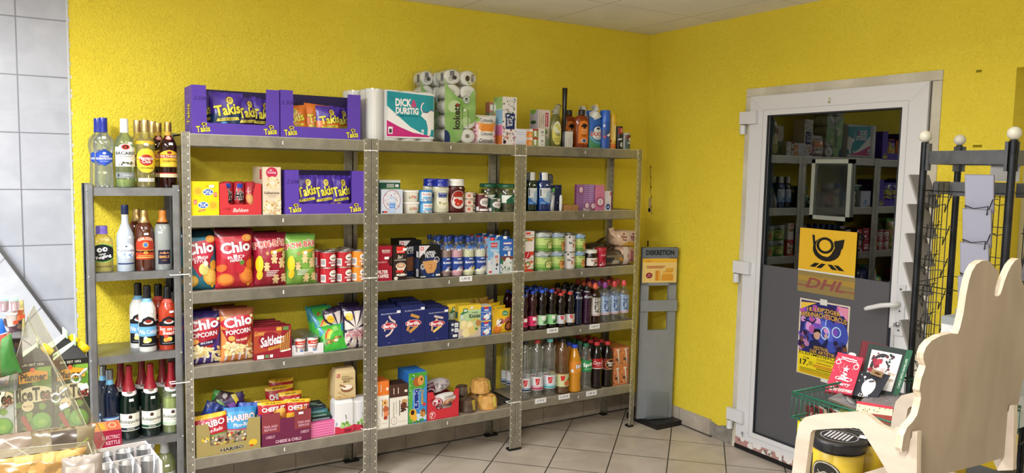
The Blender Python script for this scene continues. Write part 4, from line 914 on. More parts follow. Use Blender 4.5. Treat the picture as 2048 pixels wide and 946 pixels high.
t3,tx,tw,thh = takis_tray(570.5,727,341,z,(0.17,0.84,0.24),'purple snack display box on the second shelf with three bags inside','2.50€',yf=-0.318)
for i,(dx,la) in enumerate(((-0.085,'purple snack bag at left in the second-shelf display box'),(0.005,'purple snack bag in the middle of the second-shelf display box'),(0.095,'purple snack bag at right in the second-shelf display box'))):
    takis_bag('#4a2f9c',0,'FUEGO',la,'snack bag',tx + dx,z + 0.004,0.125,0.19,-0.275 + 0.01 * i,0.05 * i,0.04,'purple snack bags on the second shelf',20 + i,'#b9a04a',0.02 * (i - 1))
z = UH[1][2]
def chio(base,dark,l2,l3,veg,chips):
    return [('r',dark,0,0.86,1,1),('p',base,[(0,0.80),(1,0.84),(1,0.90),(0,0.88)]),('p','#b01a2c',[(0.02,0.80),(0.98,0.86),(0.75,0.40),(0.50,0.22),(0.30,0.40)]),('e','#d98a3c',0.82,0.86,0.14,0.06),('e','#e3a85a',0.86,0.86,0.09,0.04),
            ('e',chips[0],0.24,0.16,0.22,0.11,-0.2),('e',chips[1],0.24,0.17,0.17,0.08,-0.2),('e',chips[0],0.8,0.22,0.21,0.16,0.5),('e',chips[1],0.8,0.23,0.16,0.11,0.5),('e',chips[0],0.12,0.36,0.13,0.06,0.4),('e',chips[0],0.9,0.42,0.12,0.08),
            ('e',veg[0],0.60,0.36,0.14,0.10),('e',veg[1],0.66,0.45,0.07,0.045),('e','#c23048',0.5,0.60,0.40,0.10,0.12),('t','#f2eef0','Chio',0.5,0.71,0.78,0.17,{'rot': 0.12,'o': '#7d1020','ow': 0.09,'b': 0.06}),
            ('t','#f2eef0',l2,0.5,0.545,0.46,0.045,{'rot': 0.1,'b': 0.03}),('t','#f2eef0',l3,0.5,0.49,0.34,0.045,{'rot': 0.1,'b': 0.03}),('e','#e8c21c',0.84,0.06,0.035,0.025),('r','#e9e6e2',0.42,0.535,0.52,0.585)]
g = 'large crisp bags on the third shelf'
b1 = bag_px('crisp_bag','teal and red crisp bag half hidden by the post, third shelf','crisp bag',362,438,463,z,T=0.10,base='#1d6a80',shapes=chio('#1d6a80','#0c2630','SALT & VINEGAR','STYLE',('#d8d07a','#e9e6d8'),('#d9a53c','#ecc562')),group=g,seed=1,seal='#0c2630')
b2 = bag_px('crisp_bag','large red paprika crisp bag on the third shelf','crisp bag',433,510,460,z,y=-0.27,T=0.10,base='#b01a2c',shapes=chio('#b01a2c','#5a0f1a','RED','PAPRIKA',('#c22a3c','#5d8a3a'),('#d9682c','#ec8f3a')),group=g,seed=2,seal='#5a0f1a',lean=0.03)
def pom(base,dark):
    s = [('r',dark,0,0.90,1,1),('t','#c85a4a','POM-BÄR',0.5,0.79,0.96,0.13,{'rot': 0.10,'o': '#f2e6e0','ow': 0.13,'b': 0.05,'arc': 0.15}),('p','#e0c23a',[(0.48,0.60),(0.92,0.66),(0.92,0.71),(0.48,0.66)]),('t','#8a2c1a','Original',0.72,0.657,0.36,0.035,{'rot': 0.1}),('e','#b98a5a',0.38,0.615,0.05,0.035),
         ('r','#e9e6e2',0.54,0.60,0.66,0.66)]
    for cx,cy,q in ((0.58,0.50,1),(0.82,0.42,1.1),(0.90,0.57,0.8),(0.34,0.36,0.9),(0.62,0.12,1),(0.86,0.14,0.9)):
        for dx,dy,r in ((0,0,0.075),(0,0.075,0.06),(-0.06,0.10,0.025),(0.06,0.10,0.025),(-0.08,0.02,0.03),(0.08,0.02,0.03),(-0.045,-0.07,0.035),(0.045,-0.07,0.035)):
            s.append(('e','#e3c792',cx + dx * q,cy + dy * q * 0.75,r * q,r * q * 0.75))
        s += [('e','#8a5a30',cx - 0.02,cy + 0.062 * q,0.008,0.006),('e','#8a5a30',cx + 0.02,cy + 0.062 * q,0.008,0.006)]
    s += [('e','#e8c21c',0.13,0.42,0.10,0.16),('e','#e0b41c',0.14,0.22,0.08,0.09)]
    for i in range(4): s.append(('r','#f0e6e2',0.32,0.285 - i * 0.03,0.7 - 0.05 * i,0.297 - i * 0.03))
    return s
b3 = bag_px('crisp_bag','dark red crisp bag with small bear-shaped crisps, third shelf','crisp bag',508,577,466,z,T=0.10,base='#9c1c34',shapes=pom('#9c1c34','#6b1424'),group=g,seed=3,seal='#6b1424')
b4 = bag_px('crisp_bag','light green crisp bag with bear-shaped crisps, third shelf','crisp bag',572,636,469,z,T=0.09,base='#7fb04a',shapes=pom('#7fb04a','#6c9a44'),group=g,seed=4,seal='#5d8a3a')
for i,(o,la,dx) in enumerate(((b1,'dark teal crisp bag behind the half hidden teal one',0.0),(b2,'red crisp bag directly behind the large paprika bag',0.01),(b3,'dark red crisp bag peeking out above the bear crisp bag',-0.015),(b4,'green crisp bag with raised corner behind the light green bag',-0.01))):
    dup(o,(o.location.x + dx,o.location.y + 0.105,z),0.02 * i,la).rotation_euler = (0.03,0.03 * (1 if i % 2 else -1),0)
def prng(c): return [('r',c,0,0,1,1),('r','#e9e6e4',0.06,0.06,0.32,0.56)] + [('r','#3a3436',0.09 + i * 0.035,0.16,0.105 + i * 0.035,0.50) for i in range(6)] + \
    [('e','#f4efe9',0.66,0.64,0.19,0.24),('r','#2a1a16',0.54,0.58,0.78,0.64),('t','#e9e4ea','PRINGLES',0.66,0.32,0.42,0.12,{'b': 0.05}),('r','#f2eeee',0.52,0.08,0.72,0.2),('r','#e9d8c8',0.80,0.08,0.88,0.18),('s',['#e8b04a','#d98a2c'],5,0.9,0.5,1.0,0.9,0.05,3)]
g = 'short crisp tubes stacked two high'
hh = None
for col,(u0,u1,cc,nm) in enumerate(((640,671,'#b82430','red'),(672.5,701.5,'#b4222e','second red'),(703,729,'#e0892a','orange'))):
    x,y,_,R,H = bpx(u0,u1,530.5,z,-0.275); R = min(R,0.038); H = 0.0805
    base = can('crisp_tube','short %s crisp tube in the front, bottom of its stack' % nm,x,-0.275,z,R,H,'#b9b4b2',cc,prng(cc),0,g,'crisp tube')
    dup(base,(x,-0.275,z + H),0.02,'short %s crisp tube in the front, top of its stack' % nm)
    for lv,ln_ in ((0,'bottom'),(1,'top')):
        dup(base,(x - 0.03,-0.19,z + H * lv),0.3,'short crisp tube in the row behind the %s one, %s level' % (nm,ln_))
        if col == 2: dup(base,(x - 0.02,-0.11,z + H * lv),0.2,'short orange crisp tube in the last row, %s level' % ln_)
z = UH[1][3]
def popc(base,dark,l2):
    return [('r',dark,0,0.87,1,1),('p','#a0182c',[(0.02,0.62),(0.98,0.70),(0.84,0.44),(0.5,0.16),(0.22,0.32)]),('e','#b82438',0.48,0.76,0.48,0.125,0.12),('t','#f0f2f6','Chio',0.5,0.77,0.80,0.17,{'rot': 0.12,'o': '#7d1020','ow': 0.09,'b': 0.06}),('t','#f2eef0','POPCORN',0.5,0.585,0.74,0.085,{'rot': 0.08,'b': 0.04}),
            ('p',dark if dark != '#8a4a30' else '#b0452c',[(0.32,0.43),(0.86,0.50),(0.80,0.40),(0.36,0.36)]),('t','#ffffff',l2,0.58,0.435,0.32,0.04,{'rot': 0.1,'b': 0.02}),('e','#e3a04a',0.28,0.46,0.10,0.05),
            ('p','#d8ccd8',[(0.1,0.02),(0.16,0.02),(0.22,0.2),(0.14,0.2)]),('p','#d8ccd8',[(0.3,0.02),(0.36,0.02),(0.40,0.2),(0.33,0.2)]),('p','#d8ccd8',[(0.5,0.02),(0.56,0.02),(0.58,0.2),(0.52,0.2)]),('p','#d8ccd8',[(0.7,0.02),(0.76,0.02),(0.76,0.2),(0.7,0.2)]),
            ('s',['#e9d9a0','#f2e8c4','#d8c07c','#e6cf94'],60,0.06,0.14,0.95,0.34,0.05,5),('s',['#efe3b8','#dcc488'],26,0.15,0.32,0.4,0.38,0.045,6),('s',['#efe3b8','#dcc488'],8,0.8,0.06,0.95,0.12,0.06,9),('e','#e9d9a0',0.9,0.86,0.05,0.03)]
g = 'popcorn bags on the fourth shelf'
c1 = bag_px('popcorn_bag','purple popcorn bag at the left post of the fourth shelf','popcorn bag',366,447,626,z,T=0.09,base='#43308c',shapes=popc('#43308c','#241a50','SÜSS'),group=g,seed=5,seal='#241a50',lean=0.03)
c2 = bag_px('popcorn_bag','orange caramel popcorn bag in front on the fourth shelf','popcorn bag',442,512,619,z,y=-0.27,T=0.09,base='#d98a4a',shapes=popc('#d98a4a','#8a4a30','Karamell'),group=g,seed=6,seal='#8a4a30',lean=0.03,back='#8a4a30')
dup(c1,(c1.location.x + 0.02,c1.location.y + 0.10,z),0,'purple popcorn bag in shade behind the purple one').rotation_euler = (0.02,-0.03,0)
dup(c2,(c2.location.x - 0.02,c2.location.y + 0.09,z),0,'brownish popcorn bag sticking out above the orange one').rotation_euler = (0.03,0.02,0)
dup(c2,(c2.location.x - 0.055,c2.location.y + 0.14,z),0,'brownish popcorn bag at the very back, between purple and orange').rotation_euler = (0.03,-0.04,0)
sal = [('r','#8c1d2c',0,0,1,1),('p','#a8442c',[(0,0.2),(0.6,0.3),(0.75,0.85),(0,0.9)]),('e','#8c1d2c',0.42,0.58,0.30,0.26),('t','#e3b05a','Lorenz',0.16,0.82,0.24,0.14,{'sh': 0.3,'b': 0.02}),('r','#cfa03c',0.60,0.86,0.74,0.97),('r','#5d8a4a',0.78,0.86,0.93,0.97),
       ('t','#f4eef0','Saltletts',0.50,0.58,0.64,0.28,{'rot': 0.16,'sh': 0.2,'b': 0.04}),('p','#c98a3c',[(0.38,0.26),(0.72,0.33),(0.72,0.44),(0.38,0.36)]),('t','#7d4a1a','STICKS',0.55,0.36,0.26,0.08,{'rot': 0.08}),('p','#ece6dc',[(0.68,0.22),(0.98,0.28),(0.98,0.22),(0.74,0.18)])] + \
      [('l',('#d8a55a','#a8682c')[i % 2],[(0.70 + i * 0.028,0.24),(0.74 + i * 0.028,0.62 + 0.03 * i)],0.003) for i in range(9)] + [('r','#e6e2dc',0.08,0.03,0.26,0.15),('r','#5d8a5a',0.29,0.05,0.39,0.14),('r','#e9e6e2',0.42,0.05,0.5,0.14),('r','#e9e9e9',0.6,0.46,0.72,0.56)]
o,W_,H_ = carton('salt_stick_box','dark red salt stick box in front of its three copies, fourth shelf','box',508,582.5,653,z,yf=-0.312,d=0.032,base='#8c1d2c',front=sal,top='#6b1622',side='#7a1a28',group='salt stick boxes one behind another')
for i,la in enumerate(('dark red salt stick box second from the front','dark red salt stick box third from the front','dark red salt stick box at the back of the row')):
    o2 = dup(o,(o.location.x - 0.012 - 0.014 * i,-0.312 + 0.045 * (i + 1),z),0,la); o2.scale = (1,1,1.0 + 0.02 * i)
# hazelnut snack cups in a white tray
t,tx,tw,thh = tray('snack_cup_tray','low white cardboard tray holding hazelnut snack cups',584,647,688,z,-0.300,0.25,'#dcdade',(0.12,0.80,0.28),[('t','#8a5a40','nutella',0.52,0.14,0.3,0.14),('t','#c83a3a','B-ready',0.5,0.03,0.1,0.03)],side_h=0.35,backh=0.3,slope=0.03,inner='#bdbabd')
cupc = None
for r_ in range(5):
    for c_ in range(2):
        x = tx - 0.033 + c_ * 0.066; y = -0.268 + r_ * 0.046
        la = 'white and red hazelnut snack cup, %s column, %s row' % (('left','right')[c_],('front','second','third','fourth','last')[r_])
        if cupc is None:
            cupc = thing('snack_cup',la,'snack cup',(x,y,z + 0.004),0.1,'hazelnut snack cups in the white tray')
            m = MB(); m.lathe([(0.024,0),(0.030,0.072),(0.031,0.078)],mat('#e9e6e4','gloss'),20)
            art(m,[('r','#c83a28',0,0.62,1,0.9),('t','#f2eee8','Hasel',0.5,0.76,0.5,0.14),('t','#b83038','nutella',0.5,0.46,0.78,0.2,{'b': 0.02}),('p','#5a8ac8',[(0.35,0.2),(0.65,0.2),(0.6,0.05),(0.4,0.05)]),('t','#5a3018','&GO',0.5,0.28,0.3,0.1)],lambda a,c,o: ((0.0248 + 0.006 * c + o) * math.sin((a - 0.5) * 2.4),-(0.0248 + 0.006 * c + o) * math.cos((a - 0.5) * 2.4),0.004 + c * 0.068),0.065,0.068,cuts=(8,0)); m.build('cup',cupc)
            m = MB(); m.lathe([(0.033,0.0775),(0.0335,0.0795),(0.029,0.080)],mat('#b5b1b6','metal'),22); m.build('foil_lid',cupc)
            cupr = None
        else: dup(cupc,(x,y,z + 0.004),0.1 + 0.05 * r_,la)

# sour candy bags lying over one another
sour = [('r','#3fae3a',0.02,0.0,0.98,0.52),('p','#2f8fa8',[(0,0.62),(0.2,0.75),(0.1,1),(0,1)]),('p','#2f8fa8',[(1,0.62),(0.85,0.75),(0.9,1),(1,1)]),('l','#d8482c',[(0.18,0.52),(0.24,0.72),(0.4,0.86)],0.009),('l','#e9b52c',[(0.24,0.50),(0.3,0.68),(0.46,0.82)],0.009),('l','#e9e14c',[(0.3,0.48),(0.36,0.64),(0.52,0.78)],0.007),('s',['#6b5a2a','#8a8c4a','#c98a3a'],16,0.15,0.3,0.8,0.5,0.06,3),('r','#d8d8d4',0.5,0.34,0.64,0.42),('p','#8ad06a',[(0.5,0.7),(0.75,0.75),(0.7,0.95),(0.5,0.9)])]
g = 'green sour sweet bags piled on the fourth shelf'
for i,(u0,u1,vt,y,la) in enumerate(((640,692,654,-0.285,'green sweet bag lowest and nearest in the pile of sour sweets'),(633,682,634,-0.245,'green sweet bag second from the front in the sour pile'),(626,672,619,-0.20,'green sweet bag third from the front in the sour pile'),(620,664,616,-0.15,'green sweet bag at the back of the sour pile'))):
    x,W,H = span(u0,u1,vt,y,z)
    bag('sweet_bag',la,'sweet bag',x + 0.012,y - 0.0,z,W,H * 1.08,0.035,'#4ab83e',sour,0.35,0.0,30 + i,g,roll=-0.08,seal='#2f8fa8')
kp = [('r','#ddd3cc',0.04,0,0.96,0.9)] + [('p','#2f2140',[(0.5,0.5),(0.5 + 0.7 * math.cos(t),0.5 + 0.55 * math.sin(t)),(0.5 + 0.7 * math.cos(t + 0.2),0.5 + 0.55 * math.sin(t + 0.2))]) for t in [i * 0.785 + 0.1 for i in range(8)]] + \
     [('s',['#cfc2ba','#e9e2d8','#a89aa4'],60,0.08,0.04,0.92,0.5,0.03,4),('e','#e3b51c',0.22,0.78,0.15,0.09),('t','#7a5a10','Vegan',0.22,0.78,0.2,0.03),('t','#b02a4a','KNUSPER',0.55,0.42,0.8,0.07,{'o': '#f0e6ea','ow': 0.08,'b': 0.03}),('t','#b02a4a','PUFFREIS',0.52,0.33,0.9,0.08,{'o': '#f0e6ea','ow': 0.08,'b': 0.03}),('t','#d8722c','Schoko',0.6,0.26,0.4,0.035)]
g = 'puffed rice bags by the right post'
k1 = bag_px('puffed_rice_bag','dark purple and white puffed rice bag in front by the post, fourth shelf','snack bag',689,733,615,z,y=-0.27,T=0.08,base='#2f2140',shapes=kp,group=g,seed=41,seal='#1a1426')
dup(k1,(k1.location.x - 0.05,k1.location.y + 0.09,z),0,'dark puffed rice bag leaning left behind the front one').rotation_euler = (0.1,-0.22,0.1)
dup(k1,(k1.location.x + 0.01,k1.location.y + 0.14,z),0,'dark puffed rice bag upright at the very back').rotation_euler = (0.0,0.05,0)
z = UH[1][4]
hb_ = [('t','#141210','HARIBO',0.55,0.13,0.36,0.10,{'b': 0.06,'o': '#e9e2d0','ow': 0.12,'rot': 0.03}),('e','#e2be2c',0.88,0.22,0.07,0.10),('e','#c03a2a',0.86,0.13,0.03,0.03),('e','#e2be2c',0.14,0.52,0.06,0.07),('s',['#d8cfae','#8a7a4a'],5,0.12,0.46,0.2,0.58,0.02,3)]
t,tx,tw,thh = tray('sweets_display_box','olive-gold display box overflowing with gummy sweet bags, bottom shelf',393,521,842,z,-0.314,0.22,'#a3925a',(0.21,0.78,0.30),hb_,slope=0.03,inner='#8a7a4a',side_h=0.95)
g = 'gummy sweet bags in the olive-gold display box'
def gum(base,l1,l2,c1,c2,strip='#5a9a3a'):
    return [('r',c1,0,0.9,1,1),('t','#f4f0ee',l1,0.5,0.76,0.86,0.14,{'b': 0.05,'o': c2,'ow': 0.1,'rot': 0.08}),('t','#f4f0ee',l2,0.56,0.60,0.6,0.09,{'b': 0.03,'rot': 0.08}),('r',strip,0,0.47,1,0.50),('r','#a89a82',0.04,0.04,0.96,0.47),('s',['#e2c03a','#3a2c28','#e6ddd2','#8a5a4a','#e9d27a','#c83a2a','#5d6a4a'],70,0.08,0.05,0.92,0.44,0.05,7)]
z4 = z + 0.004
bag('sweet_bag','red gummy sweet bag with yellow top, front left in the olive-gold box','sweet bag',tx - 0.065,-0.28,z4,0.165,0.19,0.06,'#b82438',gum('','HARIBO','Color-Rado','#e3b82c','#7d1424'),0.05,-0.15,50,g,roll=-0.12)
bag('sweet_bag','light blue gummy sweet bag, front right in the olive-gold box','sweet bag',tx + 0.052,-0.275,z4,0.16,0.20,0.06,'#4aa3d8',gum('','HARIBO','Pico-Balla','#3a8ac8','#b02a3c','#c83a5a'),0.1,0.05,51,g,roll=0.08)
bag('sweet_bag','dark blue gummy sweet bag leaning left at the back of the olive-gold box','sweet bag',tx - 0.11,-0.20,z4 + 0.03,0.12,0.20,0.05,'#1f3a8a',[('s',['#2f5ac8','#14245a'],12,0.1,0.2,0.9,0.9,0.12,1),('t','#e9eef6','Pro',0.6,0.6,0.4,0.1,{'rot': 0.6})],0.0,0,52,g,roll=0.45)
bag('sweet_bag','clear-fronted liquorice bag with green corner, back of the olive-gold box','sweet bag',tx - 0.03,-0.17,z4 + 0.05,0.155,0.215,0.05,'#3a2c34',[('s',['#8a8490','#15121a','#c9c2cc','#5a2c3a'],50,0.08,0.2,0.92,0.92,0.07,2),('p','#3f9a3a',[(0,0.7),(0.2,1),(0,1)]),('l','#c83a3a',[(0.1,0.3),(0.9,0.9)],0.01)],0.0,0,53,g,roll=0.3)
bag('sweet_bag','dark purple gummy sweet bag with yellow stripes, back right of the olive-gold box','sweet bag',tx + 0.065,-0.18,z4 + 0.03,0.15,0.215,0.05,'#3b2460',[('p','#d8c23a',[(0.6,1),(0.75,1),(0.95,0.4),(0.85,0.4)]),('p','#6aa03a',[(0.1,1),(0.2,1),(0.5,0.6),(0.4,0.6)]),('s',['#7a4a9a','#2a1844'],18,0.1,0.3,0.9,0.8,0.1,4)],0.0,0,54,g,roll=-0.2)
bag('sweet_bag','royal blue gummy sweet bag at the right end of the olive-gold box','sweet bag',tx + 0.11,-0.235,z4,0.14,0.205,0.05,'#2a56b0',[('t','#e9eef6','175',0.6,0.6,0.4,0.1),('s',['#4a8ad8','#1a3470'],16,0.1,0.1,0.9,0.8,0.1,6)],0.05,0,55,g,roll=0.12)
chz = [('r','#6b2444',0,0,1,0.80),('r','#8a3a40',0,0.40,0.36,0.80),('r','#8a3a40',0.66,0.40,1,1.0),('r','#8a3a40',0,0.8,0.36,1.0),('t','#d9a8bc','TEAR AND',0.17,0.60,0.28,0.07,{'b': 0.03}),('t','#d9a8bc','REMOVE',0.17,0.50,0.24,0.07,{'b': 0.03}),('t','#d9a8bc','CHEEZ-IT',0.17,0.27,0.18,0.08,{'b': 0.04}),
       ('t','#d9a8bc','TEAR AND',0.85,0.60,0.26,0.07,{'b': 0.03}),('t','#d9a8bc','REMOVE',0.85,0.50,0.22,0.07,{'b': 0.03}),('t','#d9a8bc','CHEEZ-IT',0.87,0.29,0.18,0.08,{'b': 0.04}),('t','#e3bccb','CHEESE & CHILLI',0.53,0.10,0.52,0.09,{'b': 0.04}),('r','#eeeeee',0.74,0.86,0.84,0.93)]
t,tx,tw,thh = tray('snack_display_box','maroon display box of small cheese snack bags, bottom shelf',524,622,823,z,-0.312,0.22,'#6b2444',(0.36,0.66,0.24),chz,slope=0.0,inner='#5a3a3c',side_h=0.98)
g = 'small cheese snack bags in and behind the maroon box'
def chb(lower,sd): return [('r','#e3b82c',0,0.86,1,1),('t','#3a1410','GRAB & GO!',0.5,0.925,0.5,0.05,{'b': 0.04}),('t','#f4f0ee','CHEEZ-IT',0.5,0.66,0.78,0.18,{'b': 0.06,'o': '#5a1018','ow': 0.09,'rot': 0.06}),('p',lower,[(0,0),(1,0),(1,0.3),(0.5,0.5),(0,0.42)]),('s',['#e3a03a','#e9b85a','#c8722c'],12,0.45,0.2,0.95,0.6,0.09,sd),('r','#e9e6e2',0.12,0.12,0.24,0.24)]
for i,(dx,y,dz,W,H,lo,rl,la) in enumerate(((-0.075,-0.285,0.105,0.165,0.105,'#6a2a8c',0.05,'red cheese snack bag with purple lower corner, top front left of the maroon box'),(0.065,-0.28,0.085,0.145,0.12,'#e0a82c',0.1,'red cheese snack bag with yellow lower half, top front right of the maroon box'),
        (-0.01,-0.285,0.0,0.11,0.12,'#c8722c',-0.2,'red cheese snack bag seen through the slot of the maroon box'),(0.045,-0.29,0.0,0.10,0.11,'#e0a82c',0.1,'yellow cheese snack bag seen through the slot of the maroon box'),
        (0.06,-0.20,0.075,0.13,0.15,'#a8442c',0.0,'red cheese snack bag in the second row, right of the maroon box'),(0.01,-0.16,0.10,0.16,0.15,'#a8442c',-0.02,'red cheese snack bag in the third row behind the maroon box front'),(0.03,-0.11,0.13,0.14,0.145,'#a8442c',0.03,'red cheese snack bag at the very back, highest of the snack pile'),(-0.07,-0.18,0.03,0.16,0.16,'#a8442c',0.04,'red cheese snack bag hidden behind the purple-cornered one'))):
    bag('snack_bag',la,'snack bag',tx + dx * 0.86,y,z4 + dz,W * 0.92,H,0.045,'#b5202c',chb(lo,i),0.12,0.0,60 + i,g,roll=rl)
# pink sheets and dark slabs
g = 'pink flat packs stacked on the bottom shelf'
xa,xb = Px(600,-0.30,z),Px(678,-0.30,z); pkm = None
for i in range(6):
    m = MB(); W = xb - xa; m.box(-W / 2,W / 2,0,0.17,0,0.0125,'#d8649a'); m.box(-W / 2,W / 2,-0.0006,0,0.004,0.0085,'#e38ab2'); m.box(-W * 0.5,-W * 0.28,-0.0009,0,0.001,0.0118,'#b83a7c')
    o = m.build('flat_pack',None,((xa + xb) / 2 + (0.002 if i % 2 else -0.002),-0.300,z + i * 0.0128)); tag(o,'pink flat pack, %s in the stack beside the flour' % ('bottom one','second from bottom','third from bottom','fourth from bottom','fifth from bottom','topmost')[i],'flat pack',g)
for i,(c,w0,w1,la) in enumerate((('#1f2a2c',606,668,'black slab pack on the pink stack, lowest'),('#2f5a44',611,660,'dark green slab pack in the middle of the dark slabs'),('#3f7a86',613,655,'teal slab pack on top of the dark slabs'),('#22303a',616,652,'thin dark slab pack behind, topmost'))):
    xc,W,_ = span(w0,w1,800,-0.27 + 0.02 * i,z + 0.08 + 0.014 * i); m = MB(); m.box(-W / 2,W / 2,0,0.12,0,0.0135,c); m.box(-W * 0.2,W * 0.35,-0.0006,0,0.003,0.010,'#8aa0a0' if i != 3 else '#4a5a60')
    art(m,[('e','#6a8a7a',0.5,0.5,0.2,0.2),('r','#a8b8b4',0.6,0.2,0.9,0.3)],pl_top(-W / 2,0,0.0135,W,0.12),W,0.12)
    tag(m.build('chocolate_bar',None,(xc,-0.27 + 0.02 * i,z + 0.0768 + 0.0138 * i)),la,'chocolate bar','dark chocolate slabs on the pink packs')
def flour(name,la,u0,u1,vt,z0,y,base,shapes,d=0.075,side=None,group=None,rz=0.0):
    xc,W,H = span(u0,u1,vt,y,z0)
    m = MB(); n = 10; hs = H * 0.86
    def T(a,c,e):  # softly bulging paper bag
        k = math.sin(PI * min(e / H,1)) * 0.004; return a
    vs = []; fs = []
    ring = [(-W / 2,0),(-W / 6,-0.003),(W / 6,-0.003),(W / 2,0),(W / 2 + 0.002,d / 2),(W / 2,d),(-W / 2,d),(-W / 2 - 0.002,d / 2)]
    lv = [(0,0.97),(H * 0.04,1.0),(H * 0.3,1.01),(H * 0.6,1.0),(hs,0.98),(H,0.86)]
    for zz_,s_ in lv: vs += [(a * s_ + 0.0015 * math.sin(40 * a + 30 * zz_),(c - d / 2) * (s_ if zz_ < H else 0.55) + d / 2,zz_) for a,c in ring]
    k = len(ring)
    for j in range(len(lv) - 1):
        for i in range(k): fs.append((j * k + i,j * k + (i + 1) % k,(j + 1) * k + (i + 1) % k,(j + 1) * k + i))
    m.add(vs,fs + [tuple(range(k - 1,-1,-1)),tuple(range((len(lv) - 1) * k,len(lv) * k))],mat(base,'card'))
    art(m,shapes,lambda a,c,o: ((a - 0.5) * W * 0.97,-0.0045 - o,c * hs),W * 0.97,hs)
    o = m.build(name,None,(xc,y,z0)); tag(o,la,'flour bag',group); o.rotation_euler = (0,0,rz); return o
wz = [('r','#c9a870',0,0,1,0.1),('r','#b02a34',0.06,0.85,0.2,0.98),('t','#f2eee6','K',0.13,0.92,0.08,0.08),('t','#6b5532','Gelber',0.5,0.86,0.4,0.05),('t','#6b5532','WEIZEN',0.58,0.76,0.56,0.08),('t','#6b5532','MEHL',0.56,0.66,0.34,0.07),('e','#8a5a3c',0.56,0.38,0.30,0.14),('e','#e9dfce',0.56,0.43,0.27,0.10),('l','#8a5a3c',[(0.2,0.55),(0.5,0.44)],0.008),('l','#b89a6a',[(0.1,0.3),(0.6,0.06)],0.003),('e','#b89a6a',0.2,0.24,0.05,0.03),('t','#6b5532','1kg',0.2,0.06,0.12,0.05)]
sg = lambda s: [('p','#c8324a',[(0,0),(1,0),(1,0.24),(0.5,0.18),(0,0.26)]),('s',['#8ab85a','#6a9a44','#a8cf7a'],9,0.35,0.2,0.95,0.34,0.10,s),('l','#3a3a3c',[(0.58,0.62),(0.62,0.52),(0.6,0.46)],0.003),('r','#8a2034',0.5,0.03,0.9,0.14),('r','#7aa3c8',0.04,0.3,0.1,0.4)]
f1 = flour('sugar_bag','white and red sugar bag under the wheat flour, bottom shelf',669,706,797,z,-0.300,'#e0dfe0',sg(1),group='white and red sugar bags')
f2 = flour('sugar_bag','white and red sugar bag beside the post, right end of bottom shelf',702,740,795,z,-0.285,'#e0dfe0',sg(2),group='white and red sugar bags')
flour('flour_bag','beige wheat flour bag stacked on the white sugar bag',670,711,737,f1.location.z + Pz(797,f1.location.x,-0.3) - z,-0.295,'#cfb88a',wz,group='wheat flour bags')
flour('flour_bag','yellow-edged flour bag half hidden behind the front flour bag',664,700,742,z,-0.20,'#c9a53a',wz,group='wheat flour bags')

# ================================================================ middle shelving unit
z = UH[2][0]
TEAL,PNK = '#1f93a0','#c02a78'
def roll_pack(name,label,xc,W,H,D,y,z,cols,rows_d,shapes,wrap,group=None,rz=0.0,over=0.0):
    """upright paper rolls in clear film with a printed wrap"""
    root = thing(name,label,'paper roll pack',(xc,y,z),rz,group)
    r = W / cols / 2; wh = mat('#e6e5e3','card'); core = mat('#b5aa98')
    rm = None
    for j in range(rows_d):
        for i in range(cols):
            m = MB(); n = (-W / 2 + r + 2 * r * i,D / rows_d * (j + 0.5)); ry = D / rows_d / 2
            m.lathe([(r * 0.95,0),(r,0.004),(r * 1.0,H * 0.5),(r,H - 0.006),(r * 0.92,H)],wh,22,n,sy=ry / r)
            m.lathe([(r * 0.38,H + 0.0005),(r * 0.30,H + 0.0005)],core,16,n,capb=True,capt=True); m.build('paper_roll',root)
    # printed film around the pack: rounded rectangle section
    def sec(t):   # t 0..1 along the front from left side to right side
        s = t * (W + 2 * wrap); c = min(r,D / 2) * 0.8
        return s
    m = MB(); film = glass('#fafbfb',0.03,0.05,True); n = 26; ring = []
    for i in range(n):
        a = 2 * PI * i / n; k = 1 / (abs(math.cos(a)) ** 7 + abs(math.sin(a)) ** 7) ** (1 / 7)
        ring.append(((W / 2 + 0.003) * k * math.cos(a),D / 2 + (D / 2 + 0.003) * k * math.sin(a)))
    vs = [(a,c,zz) for zz in (0.0,H * 0.5,H + 0.002) for a,c in ring]
    m.add(vs,[(j * n + i,j * n + (i + 1) % n,(j + 1) * n + (i + 1) % n,(j + 1) * n + i) for j in range(2) for i in range(n)],film,True)
    m.add([(a,c,H + 0.002) for a,c in ring],[tuple(range(n))],film); m.build('clear_film',root)
    m = MB(); art(m,shapes,lambda a,c,o: ((a - 0.5) * W * 0.97,-0.0045 - o + 0.012 * max(0,abs(2 * a - 1) - 0.8) / 0.2 * 0.8,c * H),W * 0.97,H,cuts=(20,0),kind='gloss'); m.build('printed_wrap',root)
    return root
